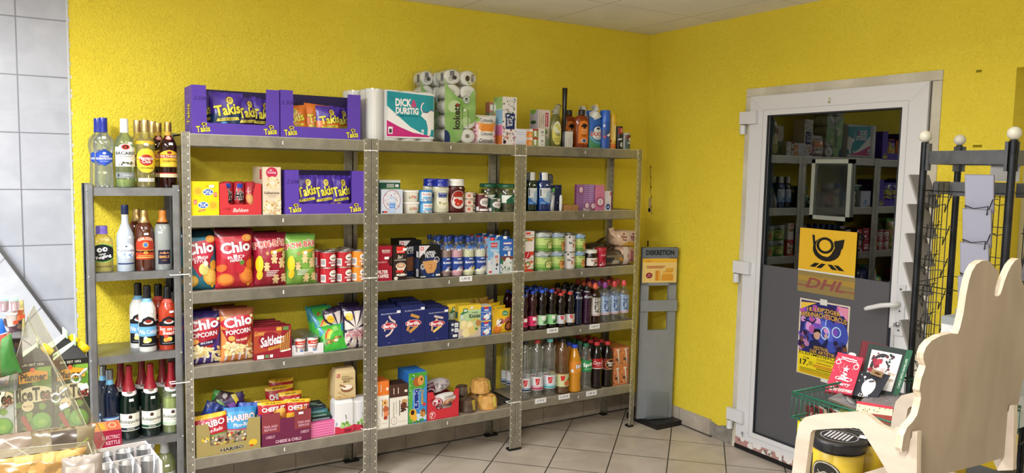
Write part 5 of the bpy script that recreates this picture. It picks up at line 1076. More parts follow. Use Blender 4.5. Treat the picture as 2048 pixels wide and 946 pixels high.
# kitchen-roll pack with an elephant-like silhouette (plain wave shape)
dd = [('r','#e9e9e8',0.25,0.06,0.99,0.97),('p',TEAL,[(0.26,0.97),(0.985,0.93),(0.985,0.10),(0.86,0.12),(0.62,0.28),(0.42,0.50),(0.26,0.68)]),('p',PNK,[(0.26,0.08),(0.26,0.40),(0.46,0.27),(0.66,0.17),(0.93,0.12),(0.9,0.09)]),
      ('p','#eceae8',[(0.985,0.62),(0.93,0.64),(0.87,0.58),(0.80,0.58),(0.775,0.52),(0.86,0.42),(0.885,0.28),(0.88,0.12),(0.93,0.13),(0.945,0.25),(0.985,0.25)]),('l','#7a2f7a',[(0.985,0.62),(0.93,0.64),(0.87,0.58),(0.80,0.62),(0.77,0.70),(0.79,0.78),(0.83,0.76)],0.003),('l','#eceae8',[(0.80,0.58),(0.775,0.66),(0.79,0.75),(0.82,0.78)],0.006),
      ('t','#f0efee','DICK',0.505,0.76,0.23,0.14,{'b': 0.07}),('t','#c9427c','&',0.665,0.75,0.07,0.13,{'b': 0.07}),('t','#f0efee','DURSTIG',0.565,0.60,0.34,0.12,{'b': 0.07}),('t','#0f5a6a','FÜR IMMER UND ÜBERALL',0.565,0.50,0.34,0.03),
      ('ring','#0f6a76',0.325,0.84,0.045,0.06,0.06),('t','#0f5a6a','style',0.325,0.84,0.06,0.03),('r','#ecebea',0.28,0.13,0.345,0.27),('r','#3a3a3e',0.292,0.15,0.333,0.23),('r','#dfe6e8',0.785,0.14,0.82,0.24),('r','#2a7aa0',0.795,0.17,0.81,0.2)]
xc,W,H = span(735,871,181,-0.30,z)
kr = roll_pack('kitchen_roll_pack','teal and pink kitchen roll pack in front on top of middle unit',xc,W,H,0.14,-0.30,z,4,2,dd,0.02)
kr2 = dup(kr,(xc - 0.042,-0.135,z),0,'teal and pink kitchen roll pack behind, next to the purple box'); kr2.scale = (1,0.85,1.0)
# toilet-paper pack: rolls lying with their ends to the room
def tp_pack(label,xc,y,z,W,H,D,rz=0.0,cols=2,rows=5):
    root = thing('toilet_roll_pack',label,'toilet paper pack',(xc,y,z),rz,'green toilet paper packs')
    r = W / cols / 2; rh = H / rows / 2
    for i in range(cols):
        for j in range(rows):
            m = MB(); cx_,cz_ = -W / 2 + r + 2 * r * i,rh + 2 * rh * j; seg = 22; vs = []
            prof = [(0.30,0.004),(0.86,0.0),(0.97,0.004),(1.0,0.012),(1.0,D - 0.012),(0.9,D)]
            for q,yy in prof:
                vs += [(cx_ + r * q * math.cos(2 * PI * k / seg),yy,cz_ + rh * q * math.sin(2 * PI * k / seg)) for k in range(seg)]
            fs = [(a * seg + k,a * seg + (k + 1) % seg,(a + 1) * seg + (k + 1) % seg,(a + 1) * seg + k) for a in range(len(prof) - 1) for k in range(seg)]
            m.add(vs,fs + [tuple(range((len(prof) - 1) * seg,len(prof) * seg))],mat('#e4e3df','card'),True)
            core = '#8d8578' if j == 0 and i == 1 else '#d9d7d2'
            m.add([(cx_ + r * 0.30 * math.cos(2 * PI * k / seg),0.006,cz_ + rh * 0.30 * math.sin(2 * PI * k / seg)) for k in range(seg)],[tuple(range(seg))],core)
            sh = []
            if j == rows - 1: sh = [('r','#3c3f48',0.32,0.55,0.38,0.9),('r','#3c3f48',0.42,0.55,0.48,0.9),('r','#3c3f48',0.52,0.55,0.58,0.9),('e','#2f323a',0.6,0.45,0.14,0.14),('ring','#2f323a',0.36,0.34,0.12,0.12,0.2)] if i == 0 else [('e','#3a2c22',0.42,0.46,0.13,0.2),('t','#1a1a18','8976',0.74,0.5,0.5,0.16,{'q': 1,'b': 0.03}),('ring','#d8c82c',0.74,0.5,0.14,0.38,0.1),('e','#8ab02c',0.5,0.16,0.07,0.07)]
            if sh: art(m,sh,lambda a,c,o: (cx_ + (a - 0.5) * 2 * r,-0.0006 - o,cz_ + (c - 0.5) * 2 * rh),2 * r,2 * rh)
            m.build('paper_roll',root)
    GR = proc('green_print',f_wood('#5f9a3c','#a9cf86',(1,1,1),7,0.25))
    m = MB(); S_ = [('p',GR,[(0.0,0.88),(0.1,0.76),(0.42,0.62),(0.70,0.60),(0.94,0.76),(0.98,0.5),(0.96,0.30),(0.62,0.24),(0.5,0.03),(0.3,-0.0),(0.06,0.04),(-0.0,0.3),(-0.0,0.6)]),
        ('e','#c6dcae',0.30,0.5,0.2,0.08,0.5),('e','#b8d49a',0.66,0.3,0.16,0.06,0.4),('t','#15181c','kokett',0.38,0.36,0.34,0.20,{'q': 1,'b': 0.06}),('t','#2f3a24','TOILETTENPAPIER',0.56,0.34,0.32,0.05,{'q': 1}),('t','#2f3a24','aus Recycling-papier',0.74,0.34,0.24,0.07,{'q': 1,'sh': 0.2}),
        ('e','#c9d4c8',0.68,0.60,0.12,0.06),('ring','#2f4a5a',0.68,0.60,0.12,0.06,0.12),('t','#1f2a34','3',0.68,0.60,0.05,0.08,{'q': 1,'b': 0.04}),('e','#8a3a2c',0.40,0.52,0.05,0.025),('r','#e9e9e9',0.6,0.44,0.66,0.47),('e','#142a5c',0.02,0.06,0.16,0.11)]
    art(m,S_,lambda a,c,o: ((a - 0.5) * W,-0.0015 - o + 0.004 * abs(math.sin(PI * (a * cols))) * 0,c * H),W,H,cuts=(6,8),kind='gloss',lift=0.0008)
    m.build('printed_wrap',root)
    m = MB(); film = glass('#fafbfa',0.02,0.04,True); e = 0.0035
    m.box(-W / 2 - e,W / 2 + e,-e,D + e,0.0,H + e * 0.4,film)
    m.add([(-0.03,D * 0.4,H),(0.01,D * 0.4,H + 0.03),(-0.01,D * 0.5,H + 0.026),(0.02,D * 0.5,H)],[(0,3,1),(0,2,1)],film)
    art(m,[('t','#23262c','kokett',0.5,0.8,0.10,0.16,{'q': 3}),('r','#6a6d74',0.62,0.84,0.85,0.95),('t','#23262c','kokett',0.5,0.6,0.10,0.16,{'q': 3})],pl_left(-W / 2 - e,D,0,D,H),D,H)
    m.build('clear_film',root)
    return root
xc,W,H = span(888,951,140,-0.295,z)
tp_pack('green toilet paper pack standing upright in front beside the tissues',xc,-0.295,z,W,H,0.11)
xc2 = Px(866,-0.16,z + 0.2)
tp_pack('green toilet paper pack behind, half hidden by the kitchen rolls',xc2,-0.165,z + 0.0,W * 0.8,H * 0.99,0.11)
cot = [('r','#e9e2d8',0,0,1,1),('e','#d9a05a',0.5,0.68,0.42,0.28),('p','#e08a3a',[(0.22,0.45),(0.78,0.43),(0.82,0.66),(0.20,0.68)]),('e','#ece9e4',0.5,0.83,0.38,0.12),('t','#2a2a2c','Cottonelle',0.52,0.82,0.56,0.13,{'b': 0.03}),('e','#8ab84a',0.14,0.85,0.09,0.1),
       ('e','#e9e6e2',0.5,0.34,0.36,0.1),('t','#2a2a2c','Cottonelle',0.5,0.36,0.52,0.12,{'b': 0.03}),('r','#e3b8c8',0,0.0,0.14,0.72),('s',['#d87a9a','#c8507c','#e9c8d4'],18,0.0,0.1,0.14,0.7,0.05,3),('s',['#d87a9a','#e3a8ba'],18,0.84,0.05,1,0.7,0.05,5),('r','#f2efee',0.14,0.02,0.86,0.24),('t','#2a2a2c','Cottonelle',0.52,0.12,0.58,0.14,{'b': 0.03})]
xc,W,H = span(950,998,230,-0.30,z)
bag('moist_tissue_pack','cream and orange moist toilet tissue pack, two stacked look, beside the toilet rolls','tissue pack',xc,-0.262,z,W,H,0.07,'#dcd0c0',cot,lean=0.0,seed=5,kind='gloss',wr=0.001)
ps = [('s',['#6a8a6a','#4a5a5c','#9ab08a','#8a8a8c','#b5c4b0'],46,0.04,0.45,0.96,0.98,0.06,3),('s',['#c87a8a','#8a5a6c','#d8b0b8','#7a7a8c','#b58a6a'],46,0.04,0.02,0.96,0.42,0.06,4),('r','#1c2a5c',0.22,0.33,0.86,0.66),('t','#f0f2f6','Pure',0.66,0.5,0.20,0.24,{'q': 3}),('t','#f0f2f6','Soft',0.42,0.47,0.18,0.24,{'q': 3}),('p','#e9eef6',[(0.3,0.58),(0.3,0.63),(0.5,0.63),(0.4,0.6)]),('e','#2a1c24',0.16,0.06,0.10,0.04)]
xc,W,H = span(1004,1032,194,-0.305,z)
tb,W_,H_ = carton('tissue_box','tall white leaf-patterned tissue box in front at the right end','box',1004,1032,194,z,yf=-0.305,d=0.10,base='#e6dfdc',front=ps,side='#d9dcd4',left=[('r','#9ac07a',0.0,0.74,1,1),('r','#8ab8d8',0.0,0.42,1,0.74),('r','#d87aa8',0.0,0.2,1,0.42),('r','#e0803a',0.0,0.0,1,0.2),('l','#e9e9e6',[(0,0.74),(1,0.74)],0.003),('l','#e9e9e6',[(0,0.42),(1,0.42)],0.003)])
g = 'small pastel handkerchief packs behind the tissue box'
hk = None
for i in range(3):
    for j in range(4):
        c = (('#c98a6a','#9ab88a','#b5705a'),('#a86a5a','#8ab06a','#7aa8c8'),('#8a9a7a','#c0a05a','#9ac07a'),('#b87a6a','#a8c08a','#c8a0a0'))[j][i]
        m = MB(); m.box(-0.011,0.011,0,0.05,0,0.0605,mat(c,'gloss')); m.box(-0.009,0.009,-0.0005,0,0.012,0.045,'#dfe0da')
        tag(m.build('handkerchief_pack',None,(Px(981 + i * 7.5,-0.22,z + 0.2),-0.23,z + 0.061 * j)),'small pastel handkerchief pack, %s column, %s level, behind the tissue box' % (('left','middle','right')[i],('bottom','second','third','top')[j]),'tissue pack',g)
z = UH[2][1]
reis = [('r','#c8d0e0',0,0,1,1)] + [('e','#a8606a',0.50,0.56,0.41,0.42),('e','#d8dae4',0.50,0.56,0.385,0.395),('s',['#c08088','#e6dcd8','#b59aa0','#8a5a60','#e9e6e4'],90,0.16,0.22,0.84,0.92,0.022,3),('r','#b3c6e6',0.38,0.05,0.64,0.70),('t','#f2f4f8','REIS',0.52,0.56,0.26,0.12,{'b': 0.02}),('r','#5a94d8',0.38,0.24,0.64,0.42),('t','#e9eef6','Reis',0.5,0.33,0.16,0.06),('r','#2a2a2c',0.05,0.05,0.12,0.12),('r','#c84a3a',0.13,0.05,0.28,0.12)]
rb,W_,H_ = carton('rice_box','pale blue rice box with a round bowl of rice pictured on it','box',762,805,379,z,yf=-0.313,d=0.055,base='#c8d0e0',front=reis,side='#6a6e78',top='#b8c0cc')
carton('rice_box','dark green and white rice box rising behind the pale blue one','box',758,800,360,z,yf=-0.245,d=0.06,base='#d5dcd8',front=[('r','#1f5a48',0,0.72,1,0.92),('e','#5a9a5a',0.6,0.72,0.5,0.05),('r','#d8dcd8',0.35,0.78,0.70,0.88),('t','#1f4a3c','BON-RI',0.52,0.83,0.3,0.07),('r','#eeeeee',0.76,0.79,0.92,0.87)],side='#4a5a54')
g = 'white margarine tubs stacked in two'
xc,W,H = span(807,837,401.5,-0.27,z)
def tub(label,x,y,z,group=None):
    root = thing('margarine_tub',label,'tub',(x,y,z),-0.1,group); h = 0.062; R = W / 2 * 0.98
    m = MB(); m.lathe([(R * 0.80,0),(R * 0.84,0.003),(R * 0.97,h * 0.8)],mat('#e6e2d6','gloss'),28,sq=1.2,sy=0.8)
    mp = lambda a,c,o: ((a - 0.5) * R * 1.5,-(R * 0.8 * (0.85 + 0.12 * c) + o + 0.0016) * (1 - 0.02 * abs(2 * a - 1)),0.004 + c * h * 0.76)
    art(m,[('t','#3a8a4a','L',0.30,0.45,0.10,0.26,{'b': 0.06}),('t','#e3a52c','Ä',0.42,0.47,0.13,0.32,{'b': 0.06}),('t','#c8402c','T',0.55,0.45,0.10,0.26,{'b': 0.06}),('t','#c8402c','T',0.66,0.45,0.10,0.26,{'b': 0.06}),('t','#c8402c','A',0.78,0.45,0.12,0.26,{'b': 0.06}),('p','#8a9a6a',[(0.94,0.1),(1,0.1),(1,0.7)])],mp,R * 1.5,h * 0.76,lift=0.001); m.build('tub_body',root)
    m = MB(); m.lathe([(R * 1.02,h * 0.80),(R * 1.04,h * 0.82),(R * 1.04,h * 0.97),(R * 0.96,h),(R * 0.94,h * 0.99)],mat('#ece9e2','gloss'),28,sq=1.2,sy=0.8); m.build('lid',root); return root,h
tt,th_ = tub('white margarine tub at the bottom of the stack beside rice boxes',xc,-0.265,z,g)
dup(tt,(xc - 0.002,-0.262,z + th_),-0.1,'white margarine tub on top of the stack beside rice boxes')
g = 'blue and white spread tubs stacked in two'
xc,W,H = span(838,864,400.5,-0.27,z)
blt = can('spread_tub','blue and white round tub at the bottom of the blue stack',xc,-0.27,z,W / 2 * 0.97,0.062,'#3a86c8','#6aaee0',[('r','#e6eaec',0.2,0.45,0.7,0.9),('t','#c03a44','Bautzner',0.45,0.68,0.4,0.2),('s',['#a8c8e0','#d8e2e8','#c8a8a0'],12,0.2,0.05,0.8,0.4,0.05,3)],0.2,g,'tub','gloss',lidh=0.16)
dup(blt,(xc - 0.003,-0.27,z + 0.062),0.0,'blue and white round tub on top of the blue stack')
mayo = [('e','#dcdcc8',0.5,0.5,0.5,0.5),('e','#e6e4d2',0.5,0.5,0.46,0.47),('r','#2c3f8c',0.16,0.62,0.84,0.88),('t','#f2f2f2','Delikatess',0.5,0.72,0.56,0.09,{'b': 0.02}),('t','#f2f2f2','MAYONNAISE',0.5,0.82,0.5,0.05),('e','#8a8a5a',0.5,0.34,0.3,0.10),('e','#f0ecd8',0.52,0.38,0.22,0.07),('s',['#c9c48a','#e6e0b8'],8,0.2,0.2,0.8,0.3,0.08,2)]
P_SAUCE = [(0.86,0),(0.98,0.02),(1,0.06),(0.97,0.25),(0.86,0.42),(0.88,0.52),(1.0,0.66),(1.0,0.72),(0.9,0.80),(0.86,0.82),(0.86,1.0)]
x,y,_,R,H = bpx(866,897,358,z,-0.26)
my_ = bottle('mayonnaise_bottle','white squeeze bottle of mayonnaise with a broad blue cap, in front','bottle',x,y,z,R,H,P_SAUCE,mat('#d0cfb4','gloss'),'#1c2f9c',0.78,[(0.12,0.66,None,mayo,1.9)],capk='gloss',capr=1.0,sy=0.66,sticker=(0.5,0.7,0.015),group='squeeze sauce bottles')
dup(my_,(x - 0.02,y + 0.09,z),0,'white squeeze bottle of mayonnaise hidden behind the front one')
ket = [('e','#dcd6cf',0.5,0.5,0.5,0.5),('e','#8a1420',0.5,0.5,0.46,0.475),('e','#dcd6cf',0.5,0.42,0.42,0.40),('r','#c03a24',0.18,0.64,0.84,0.88),('t','#2a0c0c','TOMATEN',0.5,0.80,0.56,0.08,{'b': 0.03}),('t','#2a0c0c','KETCHUP',0.5,0.70,0.56,0.08,{'b': 0.03}),('e','#c02a1c',0.38,0.45,0.17,0.11),('e','#c02a1c',0.66,0.38,0.17,0.11),('e','#b3241a',0.46,0.26,0.2,0.12),('e','#e0705a',0.46,0.27,0.09,0.06)]
x,y,_,R,H = bpx(895,928,358,z,-0.26)
bottle('ketchup_bottle','dark red squeeze bottle of ketchup with white cap','bottle',x,y,z,R,H,P_SAUCE,mat('#4a0a12','gloss'),'#e0ded8',0.80,[(0.12,0.66,None,ket,1.9)],capk='gloss',capr=1.0,sy=0.66,sticker=(0.2,0.72,0.015),group='squeeze sauce bottles')
g = 'flat fish tins stacked in three'
xc,W,H = span(929,949,384,-0.27,z); h = H / 3
tn = can('fish_tin','flat pale fish tin at the bottom of the stack',xc,-0.27,z,W / 2,h,'#c9c2a8','#d8c4b4',[('r','#8a8a7c',0.5,0.15,0.85,0.85),('e','#3a3f3a',0.66,0.5,0.14,0.24,0.1),('e','#c9c9ba',0.66,0.6,0.10,0.08),('r','#b85a44',0.2,0.3,0.36,0.7),('l','#a8907a',[(0,0.88),(1,0.88)],0.002)],0.1,g)
dup(tn,(xc,-0.27,z + h),0.15,'flat pale fish tin in the middle of the stack'); dup(tn,(xc + 0.001,-0.271,z + 2 * h),0.05,'flat pale fish tin on top of the stack')
dup(tn,(xc - 0.02,-0.19,z),0.2,'flat pale fish tin in the row behind, bottom'); dup(tn,(xc - 0.02,-0.19,z + h),0.2,'flat pale fish tin in the row behind, second level')
bn = lambda l1,l2,c: [('e','#ded9d6',0.55,0.56,0.27,0.25),('p','#ded9d6',[(0.55,0.3),(0.66,0.36),(0.64,0.22)]),('t','#c03a3a','Sonnen',0.5,0.80,0.22,0.05),('t','#2a2224',l1,0.56,0.60,0.34,0.08,{'b': 0.02}),('t','#2a2224',l2,0.56,0.50,0.34,0.08,{'b': 0.02}),('s',[c,'#3a1a20'],10,0.2,0.05,0.9,0.2,0.05,4),('r','#e6e4e2',0.1,0.06,0.24,0.3),('r','#eeeeee',0.5,0.86,0.68,0.97)]
xc,W,H = span(950,974,387,-0.27,z)
can('bean_can','dark red can of kidney beans with a white speech-bubble label',xc,-0.27,z,W / 2,H,'#c0aa74','#5c2430',bn('KIDNEY','BOHNEN','#7a2a34') + [('r','#e6e4e6',0.28,0.06,0.72,0.18)],0.0,'small vegetable cans')
xc,W,H = span(975,999,396,-0.275,z)
can('bean_can','small dark green vegetable can with a white oval label',xc,-0.275,z,W / 2,H,'#bdbfb8','#26483c',bn('JUNGE','ERBSEN','#4a7a3a'),0.0,'small vegetable cans')
def pickle(label,x,y,z,R,H,grp):
    root = thing('pickle_jar',label,'jar',(x,y,z),0,grp)
    m = MB(); m.lathe([(R * 0.92,0),(R,0.006),(R,H * 0.78),(R * 0.9,H * 0.86),(R * 0.84,H * 0.89)],glass('#e6ecd0',0.03,0.08,True),26); m.build('glass_body',root)
    m = MB(); rn = random.Random(5)
    for i in range(11):
        a = i * 0.571 * 2; rr = R * (0.62 if i % 3 else 0.3); px_,py_ = rr * math.cos(a),rr * math.sin(a); zz = 0.008 + (0 if i < 8 else H * 0.4)
        L_ = H * 0.36 if i >= 8 else H * rn.uniform(0.5,0.78); rr2 = R * 0.25
        m.tube([(px_,py_,zz),(px_ * 1.03,py_ * 1.03,zz + L_ * 0.2),(px_ * 0.98,py_,zz + L_ * 0.6),(px_,py_ * 0.97,zz + L_)],[rr2 * 0.6,rr2,rr2,rr2 * 0.5],mat(('#4a4a24','#5a5a2c','#3f4420')[i % 3],'liquid'),10)
    m.lathe([(R * 0.9,0.004),(R * 0.9,H * 0.1)],mat('#3a3c20','liquid'),20); m.build('pickles',root)
    m = MB(); art(m,[('r','#1f5a40',0.0,0.0,1,1),('p','#dfe4dc',[(0.1,0.05),(0.3,0.05),(0.3,0.95),(0.1,0.95)]),('p','#e3e8e4',[(0.3,0.95),(0.3,0.4),(0.55,0.95)]),('r','#8ab07a',0.55,0.5,0.9,0.6),('r','#b5cfb0',0.6,0.25,0.85,0.32)],cyl(R + 0.0007,H * 0.32,H * 0.30,2.6),R * 2.6,H * 0.3,cuts=(12,0)); m.build('label',root)
    m = MB(); m.lathe([(R * 0.93,H * 0.87),(R * 0.95,H * 0.90),(R * 0.94,H * 0.97),(R * 0.86,H),(R * 0.8,H * 0.99)],mat('#1f5a40','gloss'),26); m.build('lid',root)
    m = MB(); art(m,[('r','#eeeeee',0,0,1,1)],cyl(R + 0.0012,H * 0.70,H * 0.1,0.35,0.4),R * 0.35,H * 0.1,cuts=(3,0)); m.build('price_sticker',root)
    return root
x,y,_,R,H = bpx(996,1028,368,z,-0.265)
pk = pickle('tall jar of pickled gherkins with green lid, in front at the right end',x,y,z,R,H,'gherkin jars with green lids')
dup(pk,(x - 0.075,y + 0.085,z),0.3,'gherkin jar with green lid in the second row, left of the front jar')
dup(pk,(x - 0.005,y + 0.12,z),-0.3,'gherkin jar with green lid directly behind the front jar')
z = UH[2][2]
kf = [('t','#f2e6e6','EDUSCHO',0.62,0.86,0.5,0.06,{'b': 0.03}),('r','#f2e6e6',0.4,0.80,0.86,0.81),('r','#eeeeee',0.52,0.62,0.80,0.69),('t','#e6c8cc','KLASSISCH',0.4,0.54,0.5,0.035),('e','#1a0f10',0.98,0.56,0.22,0.14),('e','#3a1a18',0.98,0.57,0.17,0.10),('t','#f2e6e6','FILTER',0.42,0.26,0.62,0.09,{'b': 0.05}),('t','#f2e6e6','KAFFEE',0.44,0.14,0.66,0.09,{'b': 0.05})]
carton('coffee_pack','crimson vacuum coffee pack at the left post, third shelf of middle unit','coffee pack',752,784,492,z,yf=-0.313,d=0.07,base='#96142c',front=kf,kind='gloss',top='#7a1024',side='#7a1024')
carton('coffee_pack','crimson vacuum coffee pack behind the front one','coffee pack',752,780,490,z,yf=-0.225,d=0.07,base='#96142c',kind='gloss',top='#7a1024')
c31 = [('r','#d8382c',0.24,0.80,0.84,1.0),('t','#f2e6e2','MASSIMO',0.54,0.85,0.5,0.035),('r','#eeeeee',0.70,0.87,0.98,0.95),('t','#e6ddd2','3in1',0.5,0.69,0.34,0.10,{'b': 0.03,'sh': 0.2}),('t','#e6ddd2','LÖSLICHER KAFFEE',0.5,0.60,0.84,0.04,{'b': 0.02}),('e','#e0d4c6',0.55,0.42,0.37,0.10),('e','#b98a6a',0.55,0.43,0.32,0.075),('p','#e0d4c6',[(0.2,0.42),(0.9,0.42),(0.78,0.28),(0.34,0.28)]),('e','#b98a6a',0.55,0.43,0.31,0.07),('e','#d8b898',0.55,0.44,0.2,0.035),('r','#c8302c',0.2,0.22,0.72,0.30),('e','#e0d6ca',0.6,0.16,0.4,0.04),('s',['#3a1a10','#5a2c1a'],14,0.1,0.17,0.95,0.24,0.04,2),('e','#d8d0c6',0.2,0.06,0.14,0.05)]
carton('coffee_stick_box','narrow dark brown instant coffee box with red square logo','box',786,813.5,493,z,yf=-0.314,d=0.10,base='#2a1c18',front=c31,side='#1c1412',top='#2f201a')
def fil(c,num='2'): return [('r','#101216',0,0,1,1),('e','#1f2f5a',0.55,0.32,0.5,0.36),('p','#d9d2d4',[(0.0,1.0),(0.5,1.0),(0.0,0.62)]),('r','#d8343c',0.06,0.86,0.20,0.96),('r','#d9d2d4',0.09,0.88,0.17,0.94),('t','#e6e8ea','KAFFEE-',0.50,0.78,0.56,0.09,{'b': 0.04}),('t','#e6e8ea','FILTER',0.50,0.68,0.44,0.09,{'b': 0.04}),('e','#b9b3b0',0.16,0.36,0.10,0.09),('e','#6a6a72',0.16,0.36,0.06,0.05),('p',c,[(0.14,0.52),(0.86,0.56),(0.80,0.3),(0.68,0.16),(0.38,0.15),(0.26,0.3)]),('t','#a8683c',num,0.54,0.36,0.14,0.14),('ring','#d8d8d8',0.82,0.56,0.12,0.09,0.2),('r','#d8d8dc',0.06,0.04,0.3,0.07),('r','#d8d8dc',0.78,0.06,0.98,0.12),('t','#8ab0e0','4',0.64,0.09,0.1,0.06)]
cfs = [('r','#d6d6da',0.5,0.05,0.9,0.28),('r','#d6d6da',0.5,0.64,0.9,0.82),('r','#2f3a5a',0.0,0.28,1,0.6)] + [('r','#1a1a1c',0.55,0.07 + 0.03 * i,0.85,0.08 + 0.03 * i) for i in range(6)]
carton('coffee_filter_box','black coffee filter box with cup picture in front of the milk drinks','box',838,880.5,491,z,yf=-0.310,d=0.075,base='#101216',front=fil('#c9955c'),side='#181a20',left=cfs,top='#15171c',rz=0.0)
carton('coffee_filter_box','taller black coffee filter box behind the brown coffee box','box',798,842,481,z,yf=-0.205,d=0.06,base='#101216',front=fil('#8a5a3c','4'),side='#181a20',top='#15171c')
carton('coffee_filter_box','black coffee filter box furthest back, only its upper edge visible','box',788,832,477,z,yf=-0.13,d=0.05,base='#101216',front=[('r','#d8d2d4',0.1,0.93,0.6,0.96)],side='#181a20',top='#15171c')
def shl(name,fr,c2): return [('r','#24408c',0,0.3,1,1),('p','#24408c',[(0,0.3),(1,0.3),(1,0.25),(0.75,0.2),(0.6,0.28),(0.45,0.12),(0.3,0.2),(0.15,0.08),(0,0.1)]),('r','#c8d2e2',0.42,0.86,0.60,0.93),('t','#f0f2f6',name,0.58,0.66,0.62,0.13,{'b': 0.04})] + \
    [('p','#e9ebee',[(0.5 + 0.05 * i,0.42 + 0.05 * (i % 2)),(0.35 + 0.08 * i,0.12),(0.42 + 0.08 * i,0.12)]) for i in range(5)] + fr
FRU = {'KAKAO': [('e','#1a1416',0.68,0.26,0.14,0.10,0.4)],'ERDBEERE': [('e','#b83a5a',0.7,0.28,0.08,0.08)],'BANANE': [('e','#e3c62c',0.66,0.28,0.16,0.07,0.4)],'VANILLE': [('e','#e6e2c0',0.66,0.28,0.12,0.07)]}
PETM = glass('#f6f8fa',0.03,0.08,True)
g = 'flavoured milk bottles with blue caps'
for i,(u0,u1,nm,milk,bt,cn) in enumerate(((881,900.5,'KAKAO','#8a7068','#5a4038','brown cocoa'),(901,923.5,'ERDBEERE','#d09aa6','#d09aa6','pink strawberry'),(924,946.5,'BANANE','#d8d8b0','#d8d8b0','pale yellow banana'),(947,969.5,'VANILLE','#dcdcc6','#dcdcc6','cream vanilla'))):
    x,y,_,R,H = bpx(u0,u1,475,z,-0.282)
    labs = [(0.10,0.50,milk,shl(nm,FRU[nm],bt),3.6),(0.66,0.82,None,[('e','#3a6ab8',0.5,0.6,0.3,0.36),('p','#e6e9ec',[(0.3,0.1),(0.45,0.5),(0.5,0.05),(0.6,0.5),(0.72,0.1)])],1.6)]
    o = bottle('milk_drink_bottle','%s milk drink bottle in the front row' % cn,'bottle',x,y,z,R,H,P_SHAKE,PETM,'#1f3f8c',0.885,labs,liquid=(milk,0.68,'gloss'),group=g,seg=20)
    for r_ in range(1,4):
        dup(o,(x - 0.004 * r_ - (0.012 if r_ == 1 else 0),y + 0.062 * r_,z),0.1 * r_,'%s milk drink bottle, %s row' % (cn,('second','third','last')[r_ - 1]))
def milkc(name,label,u0,u1,vt,z,yf,base,shapes,d=0.07,side=None,left=(),capc='#e6e6e6',roof=None,group=None):
    xc,W,H = span(u0,u1,vt,yf,z); root = thing(name,label,'milk carton',(xc,yf,z),0,group); hs = H * 0.94
    m = MB(); m.box(-W / 2,W / 2,0,d,0,hs,mat(base,'gloss')); m.box(-W / 2,W / 2,0,d,hs,hs + 0.0006,mat(roof or base,'gloss'))
    m.add([(-W / 2,d * 0.5,hs),(W / 2,d * 0.5,hs),(W / 2,d * 0.5,H),(-W / 2,d * 0.5,H)],[(0,1,2,3)],mat(roof or base,'gloss'))
    art(m,shapes,pl_front(-W / 2,0,0,W,hs),W,hs,kind='gloss')
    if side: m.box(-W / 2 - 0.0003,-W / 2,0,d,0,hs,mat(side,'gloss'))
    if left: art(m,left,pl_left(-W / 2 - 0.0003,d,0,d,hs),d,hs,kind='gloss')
    m.build('carton_body',root)
    m = MB(); m.lathe([(0.0125,hs + 0.001),(0.0125,hs + 0.014),(0.011,hs + 0.016)],mat(capc,'gloss'),16,(0.0,d * 0.25)); m.build('cap',root); return root
g = 'milk cartons beside the milk drinks'
mk1 = [('r','#d8dade',0.0,0,1,0.42),('r','#7ab0dc',0,0.42,1,1),('p','#cfd6de',[(0.25,0.0),(1,0.0),(1,0.6),(0.55,0.66)]),('r','#c84a5a',0.25,0.8,0.8,0.94),('t','#f2eeee','MILRAM',0.52,0.87,0.42,0.04),('t','#f0f4f8','Fettarme',0.56,0.72,0.66,0.06,{'b': 0.03}),('t','#f0f4f8','Milch',0.62,0.65,0.4,0.05,{'b': 0.03}),('e','#b8c8d8',0.34,0.46,0.13,0.06),('e','#b8c8d8',0.34,0.34,0.12,0.05),('r','#c87a7a',0.6,0.48,0.86,0.56),('e','#d8b8a8',0.78,0.40,0.12,0.06),('e','#3a3f4a',0.78,0.28,0.10,0.05),('r','#c83a3a',0.1,0.05,0.36,0.10),('e','#3a3a40',0.74,0.16,0.07,0.03)]
m1 = milkc('milk_carton','light blue and white low-fat milk carton in front',975,998.5,477,z,-0.312,'#8ab8de',mk1,side='#a8b8c8',left=[('s',['#5a90c8','#d8dde2','#c83a3a'],22,0.05,0.5,0.95,0.98,0.09,2),('r','#e0e2e4',0.35,0.05,1.0,0.5)],capc='#d8342c',group=g)
mk2 = [('r','#1f62b8',0,0.45,1,1),('r','#c8d0d0',0,0,1,0.45),('p','#7a3a2c',[(0.0,0.5),(1.0,0.5),(1,0.42),(0.6,0.38),(0.3,0.34),(0,0.42)]),('e','#2f6a4a',0.1,0.36,0.16,0.1),('e','#d8dcda',0.62,0.24,0.30,0.22),('r','#b83a44',0.22,0.85,0.9,0.91),('r','#e9eef2',0.24,0.86,0.86,0.90),('t','#f2f6fa','haltbare',0.52,0.78,0.42,0.05,{'b': 0.02}),('t','#f2f6fa','VOLLMILCH',0.54,0.71,0.72,0.06,{'b': 0.05}),('r','#e6eaec',0.60,0.51,0.80,0.65),('r','#e6eaec',0.30,0.52,0.5,0.56),('r','#e9e9e6',0.46,0.38,0.72,0.46),('r','#3f7ac0',0.0,0.66,1,0.665),('s',['#eef0ea','#3f8a5a','#b5bdb8','#4a5a60','#e2e6e0'],40,0.05,0.02,0.95,0.36,0.06,3)]
m2 = milkc('milk_carton','royal blue whole milk carton with white cap, front right',1000,1024.5,474,z,-0.312,'#1f62b8',mk2,side='#3a78c4',capc='#e6e8ea',group=g)
for i in range(1,4):
    dup(m1,(m1.location.x - 0.004 * i,m1.location.y + 0.075 * i,z),0,'light blue milk carton with red cap, %s row' % ('second','third','last')[i - 1])
    dup(m2,(m2.location.x - 0.004 * i,m2.location.y + 0.075 * i,z),0,'royal blue milk carton with white cap, %s row' % ('second','third','last')[i - 1])
